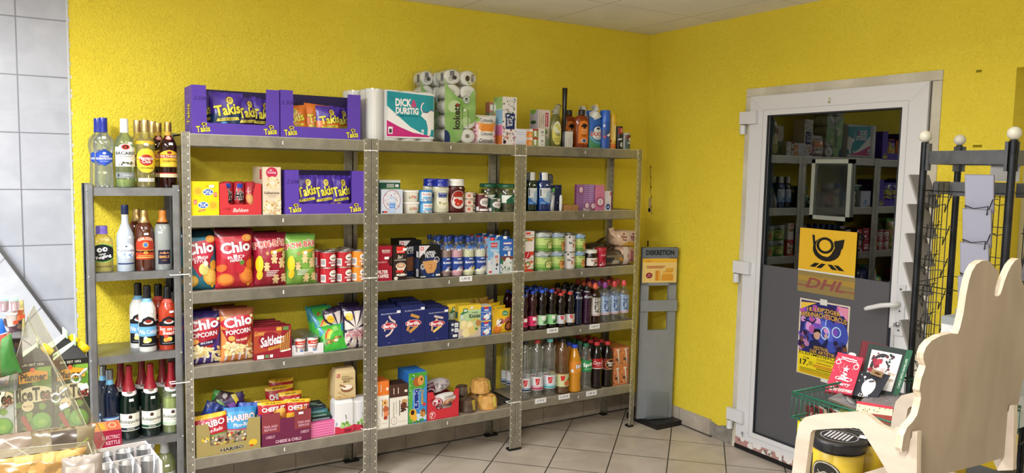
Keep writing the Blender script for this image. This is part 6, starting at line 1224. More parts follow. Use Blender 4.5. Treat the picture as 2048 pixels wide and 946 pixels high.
m = MB(); m.lathe([(0.032,0),(0.036,0.1),(0.03,0.16),(0.028,0.165)],mat('#4a4c50','gloss'),20);
o = tag(m.build('dark_canister',None,(Px(1022,-0.12,z + 0.2),-0.06,z + 0.0)),'dark grey canister at the back behind the milk cartons','canister'); o.scale = (0.8,0.8,1.4)
z = UH[2][3]
def pasta(txt,kindp):
    s = [('t','#c9cfe6',txt,0.48,0.86,0.66,0.035,{'rot': 0.02}),('r','#e6e6ea',0.82,0.86,0.98,0.93),('t','#8a90b8','500g',0.5,0.08,0.12,0.025)]
    if kindp == 0: s += [('l','#d8c8c0',[(0.48,0.80),(0.56,0.70),(0.76,0.62)],0.010),('l','#c9b09a',[(0.42,0.68),(0.32,0.58),(0.30,0.40)],0.008),('l','#d8c8c0',[(0.66,0.44),(0.52,0.32),(0.34,0.26)],0.010)]
    elif kindp == 1: s += [('l','#d8a552',[(0.40,0.75),(0.75,0.66)],0.016),('l','#c98f3c',[(0.38,0.62),(0.26,0.34)],0.014),('l','#d8a552',[(0.34,0.30),(0.68,0.46)],0.016)] + [('l','#a8702c',[(0.42 + 0.055 * i,0.78 - 0.014 * i),(0.45 + 0.055 * i,0.70 - 0.014 * i)],0.003) for i in range(6)] + [('l','#a8702c',[(0.36 + 0.055 * i,0.29 + 0.026 * i),(0.33 + 0.055 * i,0.35 + 0.026 * i)],0.003) for i in range(6)]
    else: s += [('l','#cdb9b4',[(0.38,0.76),(0.76,0.68)],0.012),('l','#d8b48a',[(0.50,0.68),(0.44,0.58)],0.012),('l','#d8a878',[(0.30,0.46),(0.28,0.32)],0.010),('l','#e0c06a',[(0.34,0.28),(0.70,0.46)],0.014)]
    return s + [('e','#e6e0e4',0.5,0.53,0.335,0.09),('e','#b8182c',0.5,0.53,0.32,0.082),('t','#f4f0f2','Barilla',0.5,0.53,0.5,0.09,{'b': 0.05,'sh': 0.15})]
g = 'dark blue pasta boxes'
for i,(u0,u1,vt,txt,nm) in enumerate(((755,801.5,617,'MACCHERONI N°44','curved tube pasta'),(802,849.5,610,'FUSILLI N°98','spiral pasta'),(850,896.5,616,'PENNE RIGATE N°73','slanted tube pasta'))):
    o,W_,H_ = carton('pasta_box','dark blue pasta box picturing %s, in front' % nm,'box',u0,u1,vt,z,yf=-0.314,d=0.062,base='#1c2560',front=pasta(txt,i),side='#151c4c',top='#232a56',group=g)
    for r_ in range(1,3):
        q = dup(o,(o.location.x - 0.006 * r_ + (0.015 if i == 1 else 0),-0.314 + 0.068 * r_,z),0,'dark blue pasta box behind the %s box, %s row' % (nm,('second','third')[r_ - 1])); q.scale = (1,1,1 + 0.03 * r_)
sb = [('r','#d8dade',0.22,0.78,0.44,0.92),('r','#d8dade',0.52,0.68,0.90,0.94),('r','#d8dade',0.22,0.46,0.44,0.60),('r','#d8dade',0.52,0.38,0.90,0.62),('r','#d8dade',0.36,0.10,0.80,0.26),('r','#1c2348',0.56,0.78,0.86,0.8),('r','#1c2348',0.56,0.48,0.86,0.5),('ring','#8a90a8',0.26,0.66,0.06,0.05,0.3),('ring','#8a90a8',0.26,0.34,0.06,0.05,0.3)]
carton('small_navy_box','small navy box with white instruction pictures beside the pasta','box',898,918.5,644,z,yf=-0.313,d=0.09,base='#1c2348',front=sb,side='#151a38',top='#20264c')
knd = [('r','#e3c43c',0,0.8,1,1),('p','#b5cf9c',[(0.0,0.30),(0.06,0.74),(0.24,0.86),(1.0,0.84),(1.0,0.3)]),('p','#3f7a4c',[(0.06,0.72),(0.2,0.82),(0.20,0.9),(0.40,0.9),(0.40,0.82),(0.44,0.78),(0.24,0.74),(0.08,0.62)]),('r','#d8e0d4',0.24,0.80,0.37,0.87),('r','#c9d8c0',0.06,0.56,0.26,0.72),('ring','#2f5a3c',0.16,0.64,0.1,0.09,0.1),('t','#1f4a34','Kartoffel',0.72,0.76,0.26,0.05),('t','#1c2420','Knödel',0.72,0.65,0.48,0.12,{'b': 0.04}),('p','#d8b83c',[(0.56,0.54),(0.86,0.56),(0.86,0.51),(0.56,0.5)]),('r','#c9b8a8',0,0,1,0.28),
       ('e','#e6d49a',0.22,0.40,0.17,0.15),('e','#efe2b4',0.24,0.44,0.10,0.08),('e','#e3cf90',0.48,0.34,0.2,0.17),('e','#efe2b4',0.50,0.38,0.12,0.09),('e','#e8d8a0',0.34,0.14,0.18,0.13),('e','#d8c27c',0.62,0.2,0.18,0.14),('e','#b8804a',0.88,0.42,0.12,0.10,0.5),('e','#5d8a3a',0.8,0.24,0.07,0.04),('r','#8a9aa0',0.06,0.02,0.2,0.06),('r','#e9e6e2',0.52,0.88,0.64,0.95)]
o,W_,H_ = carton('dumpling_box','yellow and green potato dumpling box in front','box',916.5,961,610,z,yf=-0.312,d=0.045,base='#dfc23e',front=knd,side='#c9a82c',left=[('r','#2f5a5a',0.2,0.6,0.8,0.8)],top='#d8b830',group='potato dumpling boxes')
dup(o,(o.location.x - 0.035,-0.245,z),0,'yellow potato dumpling box behind the front one')
sh_ = [('r','#2f62b8',0,0,1,1),('r','#e3c43c',0,0.93,1,1),('r','#c83a4a',0.3,0.78,0.72,0.92),('r','#e9eaee',0.32,0.66,0.74,0.74),('t','#f2f4f8','Schlagsahne',0.5,0.56,0.84,0.08,{'b': 0.03}),('e','#dfe4ea',0.55,0.22,0.30,0.18),('p','#eef0f2',[(0.3,0.25),(0.58,0.48),(0.82,0.25)]),('r','#c8d4e6',0.72,0.34,0.95,0.5),('s',['#b83a4a'],3,0.2,0.1,0.5,0.16,0.07,3),('ring','#d8e0ea',0.2,0.36,0.09,0.08,0.2)]
xc,W,H = span(961.5,982,641,-0.312,z)
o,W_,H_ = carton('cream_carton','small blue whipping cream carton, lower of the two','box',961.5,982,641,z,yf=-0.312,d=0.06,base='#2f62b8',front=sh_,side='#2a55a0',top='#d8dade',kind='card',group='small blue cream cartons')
dup(o,(o.location.x - 0.001,-0.312,z + H_ + 0.0006),0,'small blue whipping cream carton, upper of the two')
bk = [('r','#e3b41c',0,0,1,1),('e','#3f8a5a',0.66,0.80,0.16,0.11),('t','#d8e8d0','Halal',0.66,0.80,0.2,0.06),('t','#a8245c','Buldak',0.74,0.55,0.62,0.18,{'b': 0.05,'rot': 0.25,'o': '#f0dce4','ow': 0.06}),('e','#4a1c10',0.84,0.26,0.26,0.2,0.3),('e','#a8603c',0.84,0.26,0.18,0.13,0.3),('e','#e0802c',0.24,0.16,0.2,0.16),('e','#f0eae2',0.3,0.42,0.14,0.16),('s',['#1a1414','#e9e4dc','#c8402c'],8,0.2,0.3,0.42,0.6,0.05,5)]
g = 'yellow instant noodle bags in a row'
for i in range(5):
    x,W,H = span(984,1024,618,-0.29,z)
    bag('noodle_bag','yellow instant noodle bag, %s of the leaning row' % ('frontmost','second','third','fourth','last')[i],'noodle bag',x - 0.007 * i,-0.285 + 0.042 * i,z,W,H * (1 + 0.07 * i),0.035,'#e3b41c' if i < 3 else '#b8872c',bk if i < 3 else [('s',['#8a5a24','#d8b05a'],12,0.1,0.6,0.9,1,0.1,i)],0.12,0.03 * i,70 + i,g,roll=-0.03 * i)
m = MB(); m.lathe([(0.03,0),(0.034,0.06),(0.028,0.10),(0.034,0.14),(0.02,0.17),(0.012,0.19)],mat('#1c1210','gloss'),18)
tag(m.build('cola_bottle',None,(Px(1024,-0.1,z + 0.15),-0.09,z)),'dark bottle standing behind the noodle bags at the right post','bottle')
z = UH[2][4]
def gat(band,fruit): return [('r',band,0,0.70,1,1),('r','#e6e0d4',0,0,1,0.70),('t','#8a6a4a' if band != '#4a3024' else '#6a5444','GATEAUX',0.22,0.42,0.34,0.08,{'q': 1}),('r','#6a5a4a',0.36,0.30,0.375,0.62),('r','#3a3430',0.52,0.25,0.56,0.62),('e','#8a8478',0.24,0.14,0.17,0.10),('e','#e6e0d4',0.24,0.14,0.15,0.088),('t','#4a443c','St.Michel',0.24,0.14,0.18,0.03,{'q': 1}),('l','#6a645a',[(0.5,0.1),(0.9,0.1)],0.001),('r','#f2ead8',0.70,0.63,0.96,0.69),('r','#e9dcc8',0.2,0.78,0.24,0.93),('r','#e9dcc8',0.44,0.78,0.48,0.93),('r','#e9dcc8',0.8,0.8,0.95,0.86)] + fruit
carton('cake_box','tall orange and cream cake carton picturing peaches, by the left post','box',748,777.5,763,z,yf=-0.312,d=0.10,base='#e6e0d4',front=gat('#e0782c',[('e','#e3b06a',0.72,0.54,0.20,0.07),('e','#8a4a24',0.72,0.54,0.07,0.025),('e','#b5603c',0.78,0.40,0.2,0.07),('e','#e08a5a',0.8,0.30,0.17,0.06),('e','#a8402c',0.76,0.22,0.13,0.04)]),side='#d8732a',top='#c8652a')
carton('cake_box','tall dark brown and cream cake carton picturing chocolate cake','box',779,815.5,769,z,yf=-0.313,d=0.10,base='#e6e0d4',front=gat('#4a3024',[('e','#c89a5a',0.80,0.58,0.16,0.06),('e','#6a3a24',0.76,0.48,0.17,0.08),('s',['#e6d8b0','#3a1c14'],10,0.66,0.52,0.94,0.64,0.02,2),('s',['#2a1612','#4a2a1c'],14,0.62,0.34,0.98,0.44,0.05,3)]),side='#5a3c2c',top='#3a241a')
bears = [('p','#4f9a3c',[(0,0.78),(0.2,0.9),(1,0.92),(1,1),(0,1)]),('r','#3f8cd0',0.0,0,1,0.9),('p','#5aa844',[(0,0),(0.22,0),(0.2,0.35),(0.24,0.6),(0.16,0.9),(0,0.95)]),('p','#4f9a3c',[(0.1,0.86),(0.9,0.92),(0.92,0.70),(0.6,0.62),(0.2,0.68)]),('e','#a8602c',0.48,0.82,0.24,0.10),('e','#d8964a',0.66,0.84,0.17,0.10),('e','#6a3418',0.7,0.86,0.05,0.03),('s',['#d8e0c8','#8ac050','#2f6a2c'],18,0.0,0.5,0.3,0.98,0.03,3),('p','#c8dce8',[(0.22,0.02),(0.98,0.05),(0.98,0.14),(0.3,0.2)]),
         ('t','#16358c','bears',0.48,0.48,0.38,0.30,{'q': 3,'b': 0.08,'o': '#e9f0f6','ow': 0.14}),('t','#d8a82c','Cookie',0.76,0.50,0.28,0.14,{'q': 3,'b': 0.05,'o': '#6a3418','ow': 0.08}),('t','#e6eaf0','GEFÜLLT MIT',0.24,0.54,0.16,0.05,{'q': 3}),('e','#c83a3a',0.86,0.35,0.09,0.035),
         ('e','#e3b03c',0.24,0.20,0.20,0.09),('e','#3a1c10',0.22,0.22,0.10,0.05),('e','#e3b03c',0.28,0.10,0.18,0.07),('e','#c98a3c',0.78,0.18,0.15,0.08),('e','#8a4a24',0.8,0.22,0.10,0.05),('s',['#5aa844','#3f8a34'],16,0.05,0,0.95,0.07,0.06,6),('s',['#6a3418','#e9d8b0'],8,0.62,0.12,0.92,0.24,0.04,7)]
carton('biscuit_box','tall bright blue children\'s biscuit box with the word bears, tallest on the bottom shelf','box',816.5,853,745,z,yf=-0.312,d=0.15,base='#2f78c8',front=bears,side='#2a6cb8',top='#2f7ccc')
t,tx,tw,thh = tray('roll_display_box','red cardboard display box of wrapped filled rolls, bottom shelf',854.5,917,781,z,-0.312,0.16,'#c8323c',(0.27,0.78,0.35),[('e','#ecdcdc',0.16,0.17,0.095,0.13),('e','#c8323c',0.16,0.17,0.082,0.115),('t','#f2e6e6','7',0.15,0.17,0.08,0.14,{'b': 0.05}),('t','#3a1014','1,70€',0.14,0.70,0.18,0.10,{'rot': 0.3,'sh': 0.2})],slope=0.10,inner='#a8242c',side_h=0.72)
g = 'wrapped filled rolls in the red display box'
def wroll(label,x,y,z,L,R,base,sh,rz,tilt):
    m = MB(); n = 12; vs = []; seg = 18
    for i in range(n + 1):
        t_ = i / n; k = min(1,math.sin(PI * min(max(t_,0.02),0.98)) ** 0.3);
        for j in range(seg):
            a = 2 * PI * j / seg; vs.append(((t_ - 0.5) * L,R * k * math.sin(a),R * k * math.cos(a)))
    m.add(vs,[(i * seg + j,i * seg + (j + 1) % seg,(i + 1) * seg + (j + 1) % seg,(i + 1) * seg + j) for i in range(n) for j in range(seg)],mat(base,'foil'),True)
    def mp(a,c,o):
        k = min(1,math.sin(PI * min(max(a,0.02),0.98)) ** 0.3); th = (0.5 - c) * 2.2 + 0.15; return ((a - 0.5) * L,-(R * k + o + 0.0006) * math.cos(th),-(R * k + o + 0.0006) * math.sin(th))
    art(m,sh,mp,L,R * 2.2,cuts=(8,8),lift=0.0008,step=0.0003,kind='foil')
    o = m.build('wrapped_roll',None,(x,y,z)); o.rotation_euler = (0,tilt,rz); tag(o,label,'wrapped roll',g); return o
sd = [('e','#8a1c34',0.22,0.55,0.19,0.42),('e','#e6dcd8',0.22,0.55,0.15,0.34),('e','#9a2038',0.22,0.55,0.13,0.3),('t','#f0e6e6','7',0.2,0.55,0.1,0.4,{'b': 0.06}),('t','#f0e6e6','DAYS',0.28,0.5,0.12,0.14),('e','#c98a6a',0.62,0.35,0.2,0.3),('e','#e3b898',0.62,0.4,0.12,0.2),('e','#8a4a30',0.66,0.38,0.05,0.1),('t','#4a3434','Croissant',0.7,0.8,0.4,0.18,{'sh': 0.3})]
wroll('white wrapped roll sticking out at the front of the red display box',tx + 0.005,-0.292,z + 0.105,0.17,0.033,'#d8d2d0',sd,0.0,-0.14)
wroll('white wrapped roll visible low in the slot of the red display box',tx + 0.02,-0.270,z + 0.052,0.13,0.026,'#d2ccca',sd,0.0,-0.08)
wroll('silver and maroon wrapped roll highest in the red display box',tx - 0.01,-0.235,z + 0.17,0.16,0.042,'#b5acae',[('r','#5a1c34',0,0,0.35,1)] + [('t','#3a2c30','Choc',0.7,0.6,0.3,0.2,{'sh': 0.3}),('ring','#d8ccd0',0.2,0.3,0.14,0.3,0.2),('s',['#d8d2d4','#8a8286'],10,0.4,0.3,0.9,0.9,0.07,3)],0.0,-0.1)
def ringcake(label,x,y,z,R,H,c1,c2,grp,band=None):
    root = thing('ring_cake',label,'cake',(x,y,z),0,grp)
    m = MB(); nu,nv = 48,10; vs = []
    for j in range(nv + 1):
        t_ = j / nv; ph = PI * t_
        for i in range(nu):
            a = 2 * PI * i / nu; rib = 1 + 0.07 * math.cos(12 * a) * math.sin(ph)
            # outer dome to inner hole
            r = R * (0.62 + 0.38 * math.cos(ph)) * rib; zz = H * math.sin(ph) ** 0.7
            vs.append((r * math.cos(a),r * math.sin(a),zz))
    m.add(vs,[(j * nu + i,j * nu + (i + 1) % nu,(j + 1) * nu + (i + 1) % nu,(j + 1) * nu + i) for j in range(nv) for i in range(nu)] + [tuple(range(nu))],proc('cake_' + c1,f_wood(c1,c2,(1,1,1),30,0.6)),True)
    m.build('cake',root)
    m = MB(); rn = random.Random(int(x * 1000)); vs = []; k = 16
    for zz,rr in ((0.0,1.16),(H * 0.5,1.14),(H * 0.9,0.98),(H * 1.12,0.6)):
        for i in range(k): a = 2 * PI * i / k; q = R * rr * rn.uniform(0.93,1.06); vs.append((q * math.cos(a),q * math.sin(a),zz + rn.uniform(-0.003,0.003) if zz else 0))
    fl = glass('#fcfcfa',0.015,0.07,True); m.add(vs,[(j * k + i,j * k + (i + 1) % k,(j + 1) * k + (i + 1) % k,(j + 1) * k + i) for j in range(3) for i in range(k)] + [tuple(range(3 * k,4 * k))],fl)
    m.add([(R * 1.1,-0.01,H * 0.3),(R * 1.75,-0.03,H * 0.1),(R * 1.7,0.02,H * 0.45),(R * 1.1,0.02,H * 0.5),(R * 1.6,0.03,0.01)],[(0,1,2),(0,2,3),(3,4,2)],fl); m.build('clear_wrapping',root)
    if band:
        m = MB(); m.add([(0.012,-R * 1.05,H * 0.2),(0.026,-R * 1.04,H * 0.2),(0.028,-R * 0.8,H * 0.96),(0.008,-R * 0.8,H * 0.98)],[(0,1,2,3)],mat(band,'gloss')); m.build('label',root)
    return root
g = 'ring cakes in clear wrapping'
xc,W,H = span(953,996,793,-0.25,z)
rc = ringcake('golden ring cake in clear wrapping, lower right in front',xc,-0.245,z,W / 2 * 0.82,0.075,'#c98a34','#e3b35c',g,'#d8c24a')
dup(rc,(Px(962,-0.19,z + 0.09),-0.18,z + 0.080),0.4,'golden ring cake in clear wrapping, stacked upper one')
dup(rc,(xc + 0.005,-0.095,z),0.7,'golden ring cake in clear wrapping at the back, under the upper one')
xc,W,H = span(917,951,797,-0.25,z)
dc = ringcake('dark chocolate ring cake in clear wrapping, in front beside the red box',xc,-0.25,z,W / 2 * 0.88,0.072,'#2f1c10','#5a3a20',g,'#a8922c')
dup(dc,(xc - 0.01,-0.13,z),0.5,'dark chocolate ring cake in clear wrapping behind, by the red box'); dup(dc,(Px(925,-0.17,z + 0.09),-0.165,z + 0.076),0.2,'dark chocolate ring cake lying on top of the other dark one').scale = (0.85,0.85,0.7)
m = MB(); m.box(-0.06,0.06,-0.1,0.1,0,0.016,'#3a352f'); o = tag(m.build('flat_board',None,(1.74,-0.15,z)),'flat dark board lying on the bottom shelf behind the right post','board'); o.rotation_euler = (0,0,0.3)

# ================================================================ right shelving unit
z = UH[3][0]
g = 'small white remedy boxes stacked two high'
wb1,W_,H_ = carton('remedy_box','small white carton with orange end, lower one across the posts','box',1032,1052,274.5,z,yf=-0.31,d=0.06,base='#d6d8e2',front=[('r','#bcc2d6',0.1,0.3,0.9,0.4),('r','#bcc2d6',0.1,0.55,0.8,0.62)],side='#c9cbd6',group=g)
dup(wb1,(wb1.location.x,wb1.location.y,z + H_ + 0.0004),0,'small white carton with orange end, upper one across the posts')
for (u0,u1,sh,nm) in ((1052.4,1064.5,[('r','#e08a3a',0,0,1,1),('r','#eee4dc',0,0.7,1,1),('t','#7a2a1a','VCO',0.3,0.84,0.5,0.2,{'b': 0.04}),('e','#e9b07a',0.65,0.3,0.2,0.25)],'orange and white'),
        (1064.7,1076.0,[('r','#8a9a5a',0,0,1,1),('r','#a8322c',0,0.8,1,1),('e','#e6e4de',0.45,0.6,0.22,0.18),('p','#e6e4de',[(0.35,0.6),(0.6,0.6),(0.7,0.15),(0.3,0.15)])],'olive and red'),
        (1076.3,1089.5,[('r','#dcdad4',0,0,1,1),('e','#9a9c9a',0.6,0.6,0.2,0.16),('r','#5a5c5e',0.5,0.2,0.8,0.26)],'plain white')):
    q,W_,H_ = carton('remedy_box','small %s carton, lower level, left on top of the right unit' % nm,'box',u0,u1,275,z,yf=-0.31,d=0.06,base='#dcdad4',front=sh,group=g)
    dup(q,(q.location.x,q.location.y,z + H_ + 0.0004),0,'small %s carton, upper level, left on top of the right unit' % nm)
few = [('r','#d2c6ba',0,0,1,1),('r','#b02a44',0.60,0.55,0.84,0.92),('t','#f0e6e6','Rossmann',0.72,0.73,0.3,0.12,{'q': 3,'b': 0.02}),('t','#3a3430','Geschirr',0.42,0.73,0.26,0.10,{'q': 3}),('t','#3a3430','reiniger',0.28,0.72,0.2,0.08,{'q': 3}),('l','#8a8074',[(0.1,0.9),(0.14,0.6),(0.1,0.5)],0.002),('l','#8a8074',[(0.0,0.47),(1,0.47)],0.0015),('p','#6a8a4a',[(0.35,0.44),(0.6,0.5),(0.85,0.40),(0.6,0.3)]),('p','#8a9a7a',[(0.0,0.3),(0.5,0.34),(1,0.2),(1,0),(0,0)]),('l','#c9bcae',[(0.5,0.1),(0.8,0.3),(1,0.2)],0.003)]
carton('cleaner_box','beige cleaner box with red upright logo, behind the small white cartons','box',1075,1099,219.5,z,yf=-0.26,d=0.09,base='#d2c6ba',front=few,side='#b9b4c6',left=[('e','#7ab04a',0.35,0.98,0.4,0.1),('e','#2f5a30',0.45,0.66,0.35,0.05),('r','#d2c6ba',0.0,0.0,0.1,1)])
dm_ = [('e','#d6cc6a',0.5,0.45,0.5,0.45),('e','#dcdcc0',0.5,0.66,0.36,0.26),('e','#c9c84a',0.42,0.74,0.14,0.06),('e','#c9c84a',0.62,0.64,0.13,0.06),('t','#1f2424','Denk',0.5,0.44,0.42,0.06,{'b': 0.03}),('t','#1f2424','mit!',0.56,0.37,0.34,0.06,{'b': 0.03}),('r','#8a8a3a',0.2,0.24,0.8,0.26),('r','#8a8a3a',0.16,0.18,0.84,0.20),('r','#6a8a3a',0.2,0.12,0.8,0.14)]
x,y,_,R,H = bpx(1099,1121,213,z,-0.27)
root = bottle('cleaner_bottle','olive green toilet cleaner bottle with bent clear cap and yellow oval label','bottle',x,y,z,R,H * 0.86,[(0.92,0),(1,0.02),(1.0,0.5),(0.95,0.66),(0.75,0.86),(0.5,0.93),(0.42,1.0)],mat('#6a6a34','gloss'),'#a8a894',0.94,[(0.06,0.80,None,dm_,1.9)],sy=0.6)
m = MB(); m.tube([(0,0,H * 0.84),(0.002,0,H * 0.90),(0.012,0,H * 0.98),(0.022,0,H * 1.04)],[R * 0.62,R * 0.6,R * 0.52,R * 0.40],glass('#c8c8b8',0.45,0.1),16); m.build('bent_nozzle',root)
root = thing('toilet_brush','black toilet brush in a round holder with a tall straight handle','brush',(Px(1127,-0.265,z),-0.265,z))
R = (Px(1134,-0.265,z) - Px(1120,-0.265,z)) / 2; Hb = Pz(262,root.location.x,-0.265) - z; Ht = Pz(176,root.location.x,-0.265) - z
m = MB(); m.lathe([(R * 0.95,0),(R,0.004),(R,Hb - 0.006),(R * 0.9,Hb),(R * 0.5,Hb + 0.002)],mat('#0c0c0e','plastic'),24); m.build('holder',root)
m = MB(); m.lathe([(R * 0.30,Hb),(R * 0.34,Hb + 0.02),(R * 0.50,Hb + 0.10),(R * 0.62,Ht - 0.005),(R * 0.56,Ht)],mat('#0f0f12','gloss'),18); m.build('handle',root)
carton('medicine_box','small white upright carton with black handwriting-like print before the orange bottle','box',1133,1145,263,z,yf=-0.31,d=0.03,base='#d2d2cc',front=[('l','#3a3a3a',[(0.6,0.8),(0.6,0.5),(0.4,0.5)],0.0015),('t','#2a2a2a','Lavendel',0.24,0.35,0.5,0.1,{'q': 1}),('r','#7a7a76',0.5,0.1,0.54,0.45),('r','#7a7a76',0.64,0.1,0.68,0.4),('r','#a8a8a2',0.78,0.1,0.82,0.9)])
orl = [('p','#e0802a',[(0.0,0),(1,0),(1,0.7),(0.85,0.95),(0.5,1),(0.15,0.95),(0,0.7)]),('p','#1c1a24',[(0.2,0.72),(0.4,0.86),(0.6,0.86),(0.85,0.78),(0.6,0.68),(0.5,0.6),(0.44,0.7)]),('r','#eac09a',0.24,0.56,0.8,0.60),('r','#eac09a',0.24,0.46,0.74,0.49),('t','#3a1a10','Boden',0.5,0.34,0.4,0.07,{'b': 0.03}),('e','#c8c4cc',0.5,0.12,0.3,0.09),('p','#5a5a7a',[(0.3,0.12),(0.5,0.2),(0.7,0.12),(0.5,0.03)])]
x,y,_,R,H = bpx(1148,1175,220,z,-0.265)
P_ORA = [(0.95,0),(1,0.02),(1,0.72),(0.95,0.80),(0.55,0.84),(0.34,0.87),(0.34,1.0)]
ob_ = bottle('floor_cleaner_bottle','orange-brown floor cleaner bottle with black cap, in front','bottle',x,y,z,R,H,P_ORA,mat('#8a3a14','liquid'),'#16161a',0.87,[(0.12,0.72,None,orl,1.6)],sy=0.6,capr=1.15,group='orange floor cleaner bottles')
dup(ob_,(x - 0.035,y + 0.085,z),0,'orange-brown floor cleaner bottle half hidden behind the front one')
dk_ = [('p','#2f62b8',[(0.0,0.5),(0,1),(1,1),(1,0.6),(0.6,0.8)]),('p','#d8dcd8',[(0.3,0.4),(0.9,0.28),(1,0.3),(1,0.62),(0.5,0.52)]),('e','#1f4a9a',0.55,0.62,0.34,0.17),('e','#e2e6ea',0.56,0.6,0.27,0.13),('e','#2a2f44',0.58,0.66,0.12,0.04),('e','#dcdede',0.56,0.44,0.36,0.16),('t','#c02a2c','DUCK',0.54,0.47,0.88,0.13,{'b': 0.05,'o': '#e9e9e9','ow': 0.08}),('t','#2a3a6a','Toilet',0.6,0.33,0.44,0.05),('t','#2a3a6a','Gel',0.6,0.27,0.26,0.05),('p','#4a8a5a',[(0,0),(1,0),(1,0.16),(0.5,0.1),(0,0.3)]),('l','#9ac0a0',[(0,0.4),(0.4,0.2),(0.8,0.16)],0.003)]
x,y,_,R,H = bpx(1176,1200,232,z,-0.275)
def duckb(lab,x,y):
    root = thing('toilet_gel_bottle',lab,'bottle',(x,y,z),0,'toilet gel bottles with bent necks')
    m = MB(); m.lathe([(R * 0.95,0),(R,0.004),(R,H * 0.7),(R * 0.96,H * 0.92),(R * 0.7,H)],mat('#3a7a9a','gloss'),24,sy=0.55)
    art(m,[('r','#3f8aa8',0,0,1,1)] + dk_,lambda a,c,o: ((R + o + 0.0008) * math.sin((a - 0.5) * 2.4),-(R + o + 0.0008) * 0.55 * math.cos((a - 0.5) * 2.4) - 0.0005,0.003 + c * H * 0.9),R * 2.0,H * 0.9,cuts=(10,0)); m.build('bottle_body',root)
    m = MB(); m.tube([(0.006,0,H * 0.93),(-0.004,0,H * 1.04),(-0.010,0,H * 1.12),(-0.004,0,H * 1.22),(0.008,0,H * 1.28)],[R * 0.85,R * 0.72,R * 0.58,R * 0.55,R * 0.5],mat('#dcdcd8','gloss'),16); m.build('bent_neck',root)
    m = MB(); m.tube([(0.006,0,H * 1.27),(0.014,0,H * 1.31),(0.02,0,H * 1.33)],[R * 0.52,R * 0.5,R * 0.42],mat('#d8b81c','gloss'),14); m.build('cap',root)
duckb('blue and green toilet gel bottle with bent white neck and yellow tip, in front',x,y); duckb('toilet gel bottle behind, only its bent neck and yellow tip clearly visible',x - 0.02,y + 0.10)
def aero(name,lab,u0,u1,vt,col,capc,capz,labs,y=-0.285,grp=None,kind='gloss'):
    x,y,_,R,H = bpx(u0,u1,vt,z,y); root = thing(name,lab,'spray can',(x,y,z),0,grp)
    m = MB(); m.lathe([(R * 0.96,0),(R,0.003),(R,H * capz)],mat(col,kind),22); art(m,labs,cyl(R + 0.0004,0.004,H * capz - 0.006,2.6),R * 2.6,H * capz,cuts=(10,0),kind=kind); m.build('can_body',root)
    m = MB(); m.lathe([(R * 0.98,H * capz),(R * 0.98,H * 0.97),(R * 0.9,H)],mat(capc,kind),22); m.build('cap',root); return root
g = 'spray cans and small tins at the right end'
a1 = aero('spray_can','tall bright blue spray can, in front',1200,1217,221,'#2458b8','#2a66cc',0.70,[('r','#1f3f7a',0,0.0,1,0.02),('e','#dfe6ee',0.2,0.86,0.07,0.06),('r','#2a4a8a',0,0.36,1,0.7),('r','#a8b4c4',0.72,0.3,1,0.94),('p','#c83a5a',[(0.15,0.44),(0.35,0.5),(0.3,0.36)]),('p','#e6eaf0',[(0.4,0.5),(0.7,0.6),(0.72,0.5),(0.5,0.44)]),('r','#1d4fa8',0,0,1,0.3)],grp=g)
dup(a1,(a1.location.x - 0.045,a1.location.y + 0.085,z),0,'tall blue spray can behind the front blue one')
aero('spray_can','slim yellow can with orange base',1218,1229.5,229,'#dfb548','#e6b82c',0.78,[('r','#d8742a',0,0,1,0.18),('r','#e6cf8a',0.3,0.3,0.8,0.9),('e','#a8302c',0.1,0.28,0.1,0.06),('e','#a8302c',0.95,0.28,0.1,0.06),('r','#c8402c',0.8,0.7,0.9,0.9)],grp=g)
aero('spray_can','short black tin with a red band at the top',1230,1242.5,253,'#24282e','#141418',0.94,[('r','#a8322c',0.2,0.72,0.9,1.0),('r','#d8a89a',0.45,0.8,0.6,0.98),('p','#c8ccd0',[(0.2,0.48),(0.7,0.52),(0.7,0.44),(0.2,0.4)]),('e','#d6d8da',0.62,0.2,0.2,0.12),('t','#1c1c20','O',0.62,0.2,0.12,0.08)],grp=g)
aero('spray_can','smallest silver-topped tin, rightmost on the shelf top',1244,1258,266,'#4a5a5a','#b5b8ac',0.88,[('r','#6a3a34',0,0.7,1,1),('e','#d8d8d2',0.7,0.7,0.2,0.14),('r','#c8ccca',0.4,0.38,0.75,0.5),('r','#8a9a9a',0,0.0,1,0.05),('r','#b9bcb4',0,0.0,0.16,1)],grp=g)
z = UH[3][1]
mw = [('r','#9ab4cc',0,0.0,1,1),('r','#d6dce0',0.0,0.42,0.86,1),('p','#d6dce0',[(0.0,0.42),(0.86,1),(0.86,0.9),(0.6,0.5),(0.2,0.4)]),('e','#9ab4cc',0.95,0.55,0.42,0.35),('r','#2a3444',0.05,0.5,0.14,0.94),('r','#8a9aaa',0.24,0.84,0.7,0.86),('r','#8a9aaa',0.24,0.74,0.66,0.76),('p','#2f6ab8',[(0,0),(1,0),(0.4,0.2),(0.2,0.4),(0,0.42)]),('t','#e6eef6','500ml',0.3,0.1,0.34,0.07),('e','#4a6a9a',0.9,0.24,0.07,0.05),('e','#4a6a9a',0.9,0.12,0.07,0.05)]
g = 'mouthwash bottles with white cone caps'
def wash(u0,u1,col,lab,y=-0.275):
    x,y,_,R,H = bpx(u0,u1,345,z,y)
    return bottle('mouthwash_bottle',lab,'bottle',x,y,z,R * 0.97,H,P_WASH,glass(col,0.55,0.12),'#d9dad8',0.80,[(0.18,0.60,None,mw,1.8)],sq=1.5,sy=0.7,group=g,sticker=(0.15,0.66,0.014),liquid=(col,0.70,'liquid'),capr=0.98)
w1 = wash(1052,1071.5,'#0c3324','dark green mouthwash bottle at the left post'); w2 = wash(1073,1098,'#0c3a8c','royal blue mouthwash bottle in front')
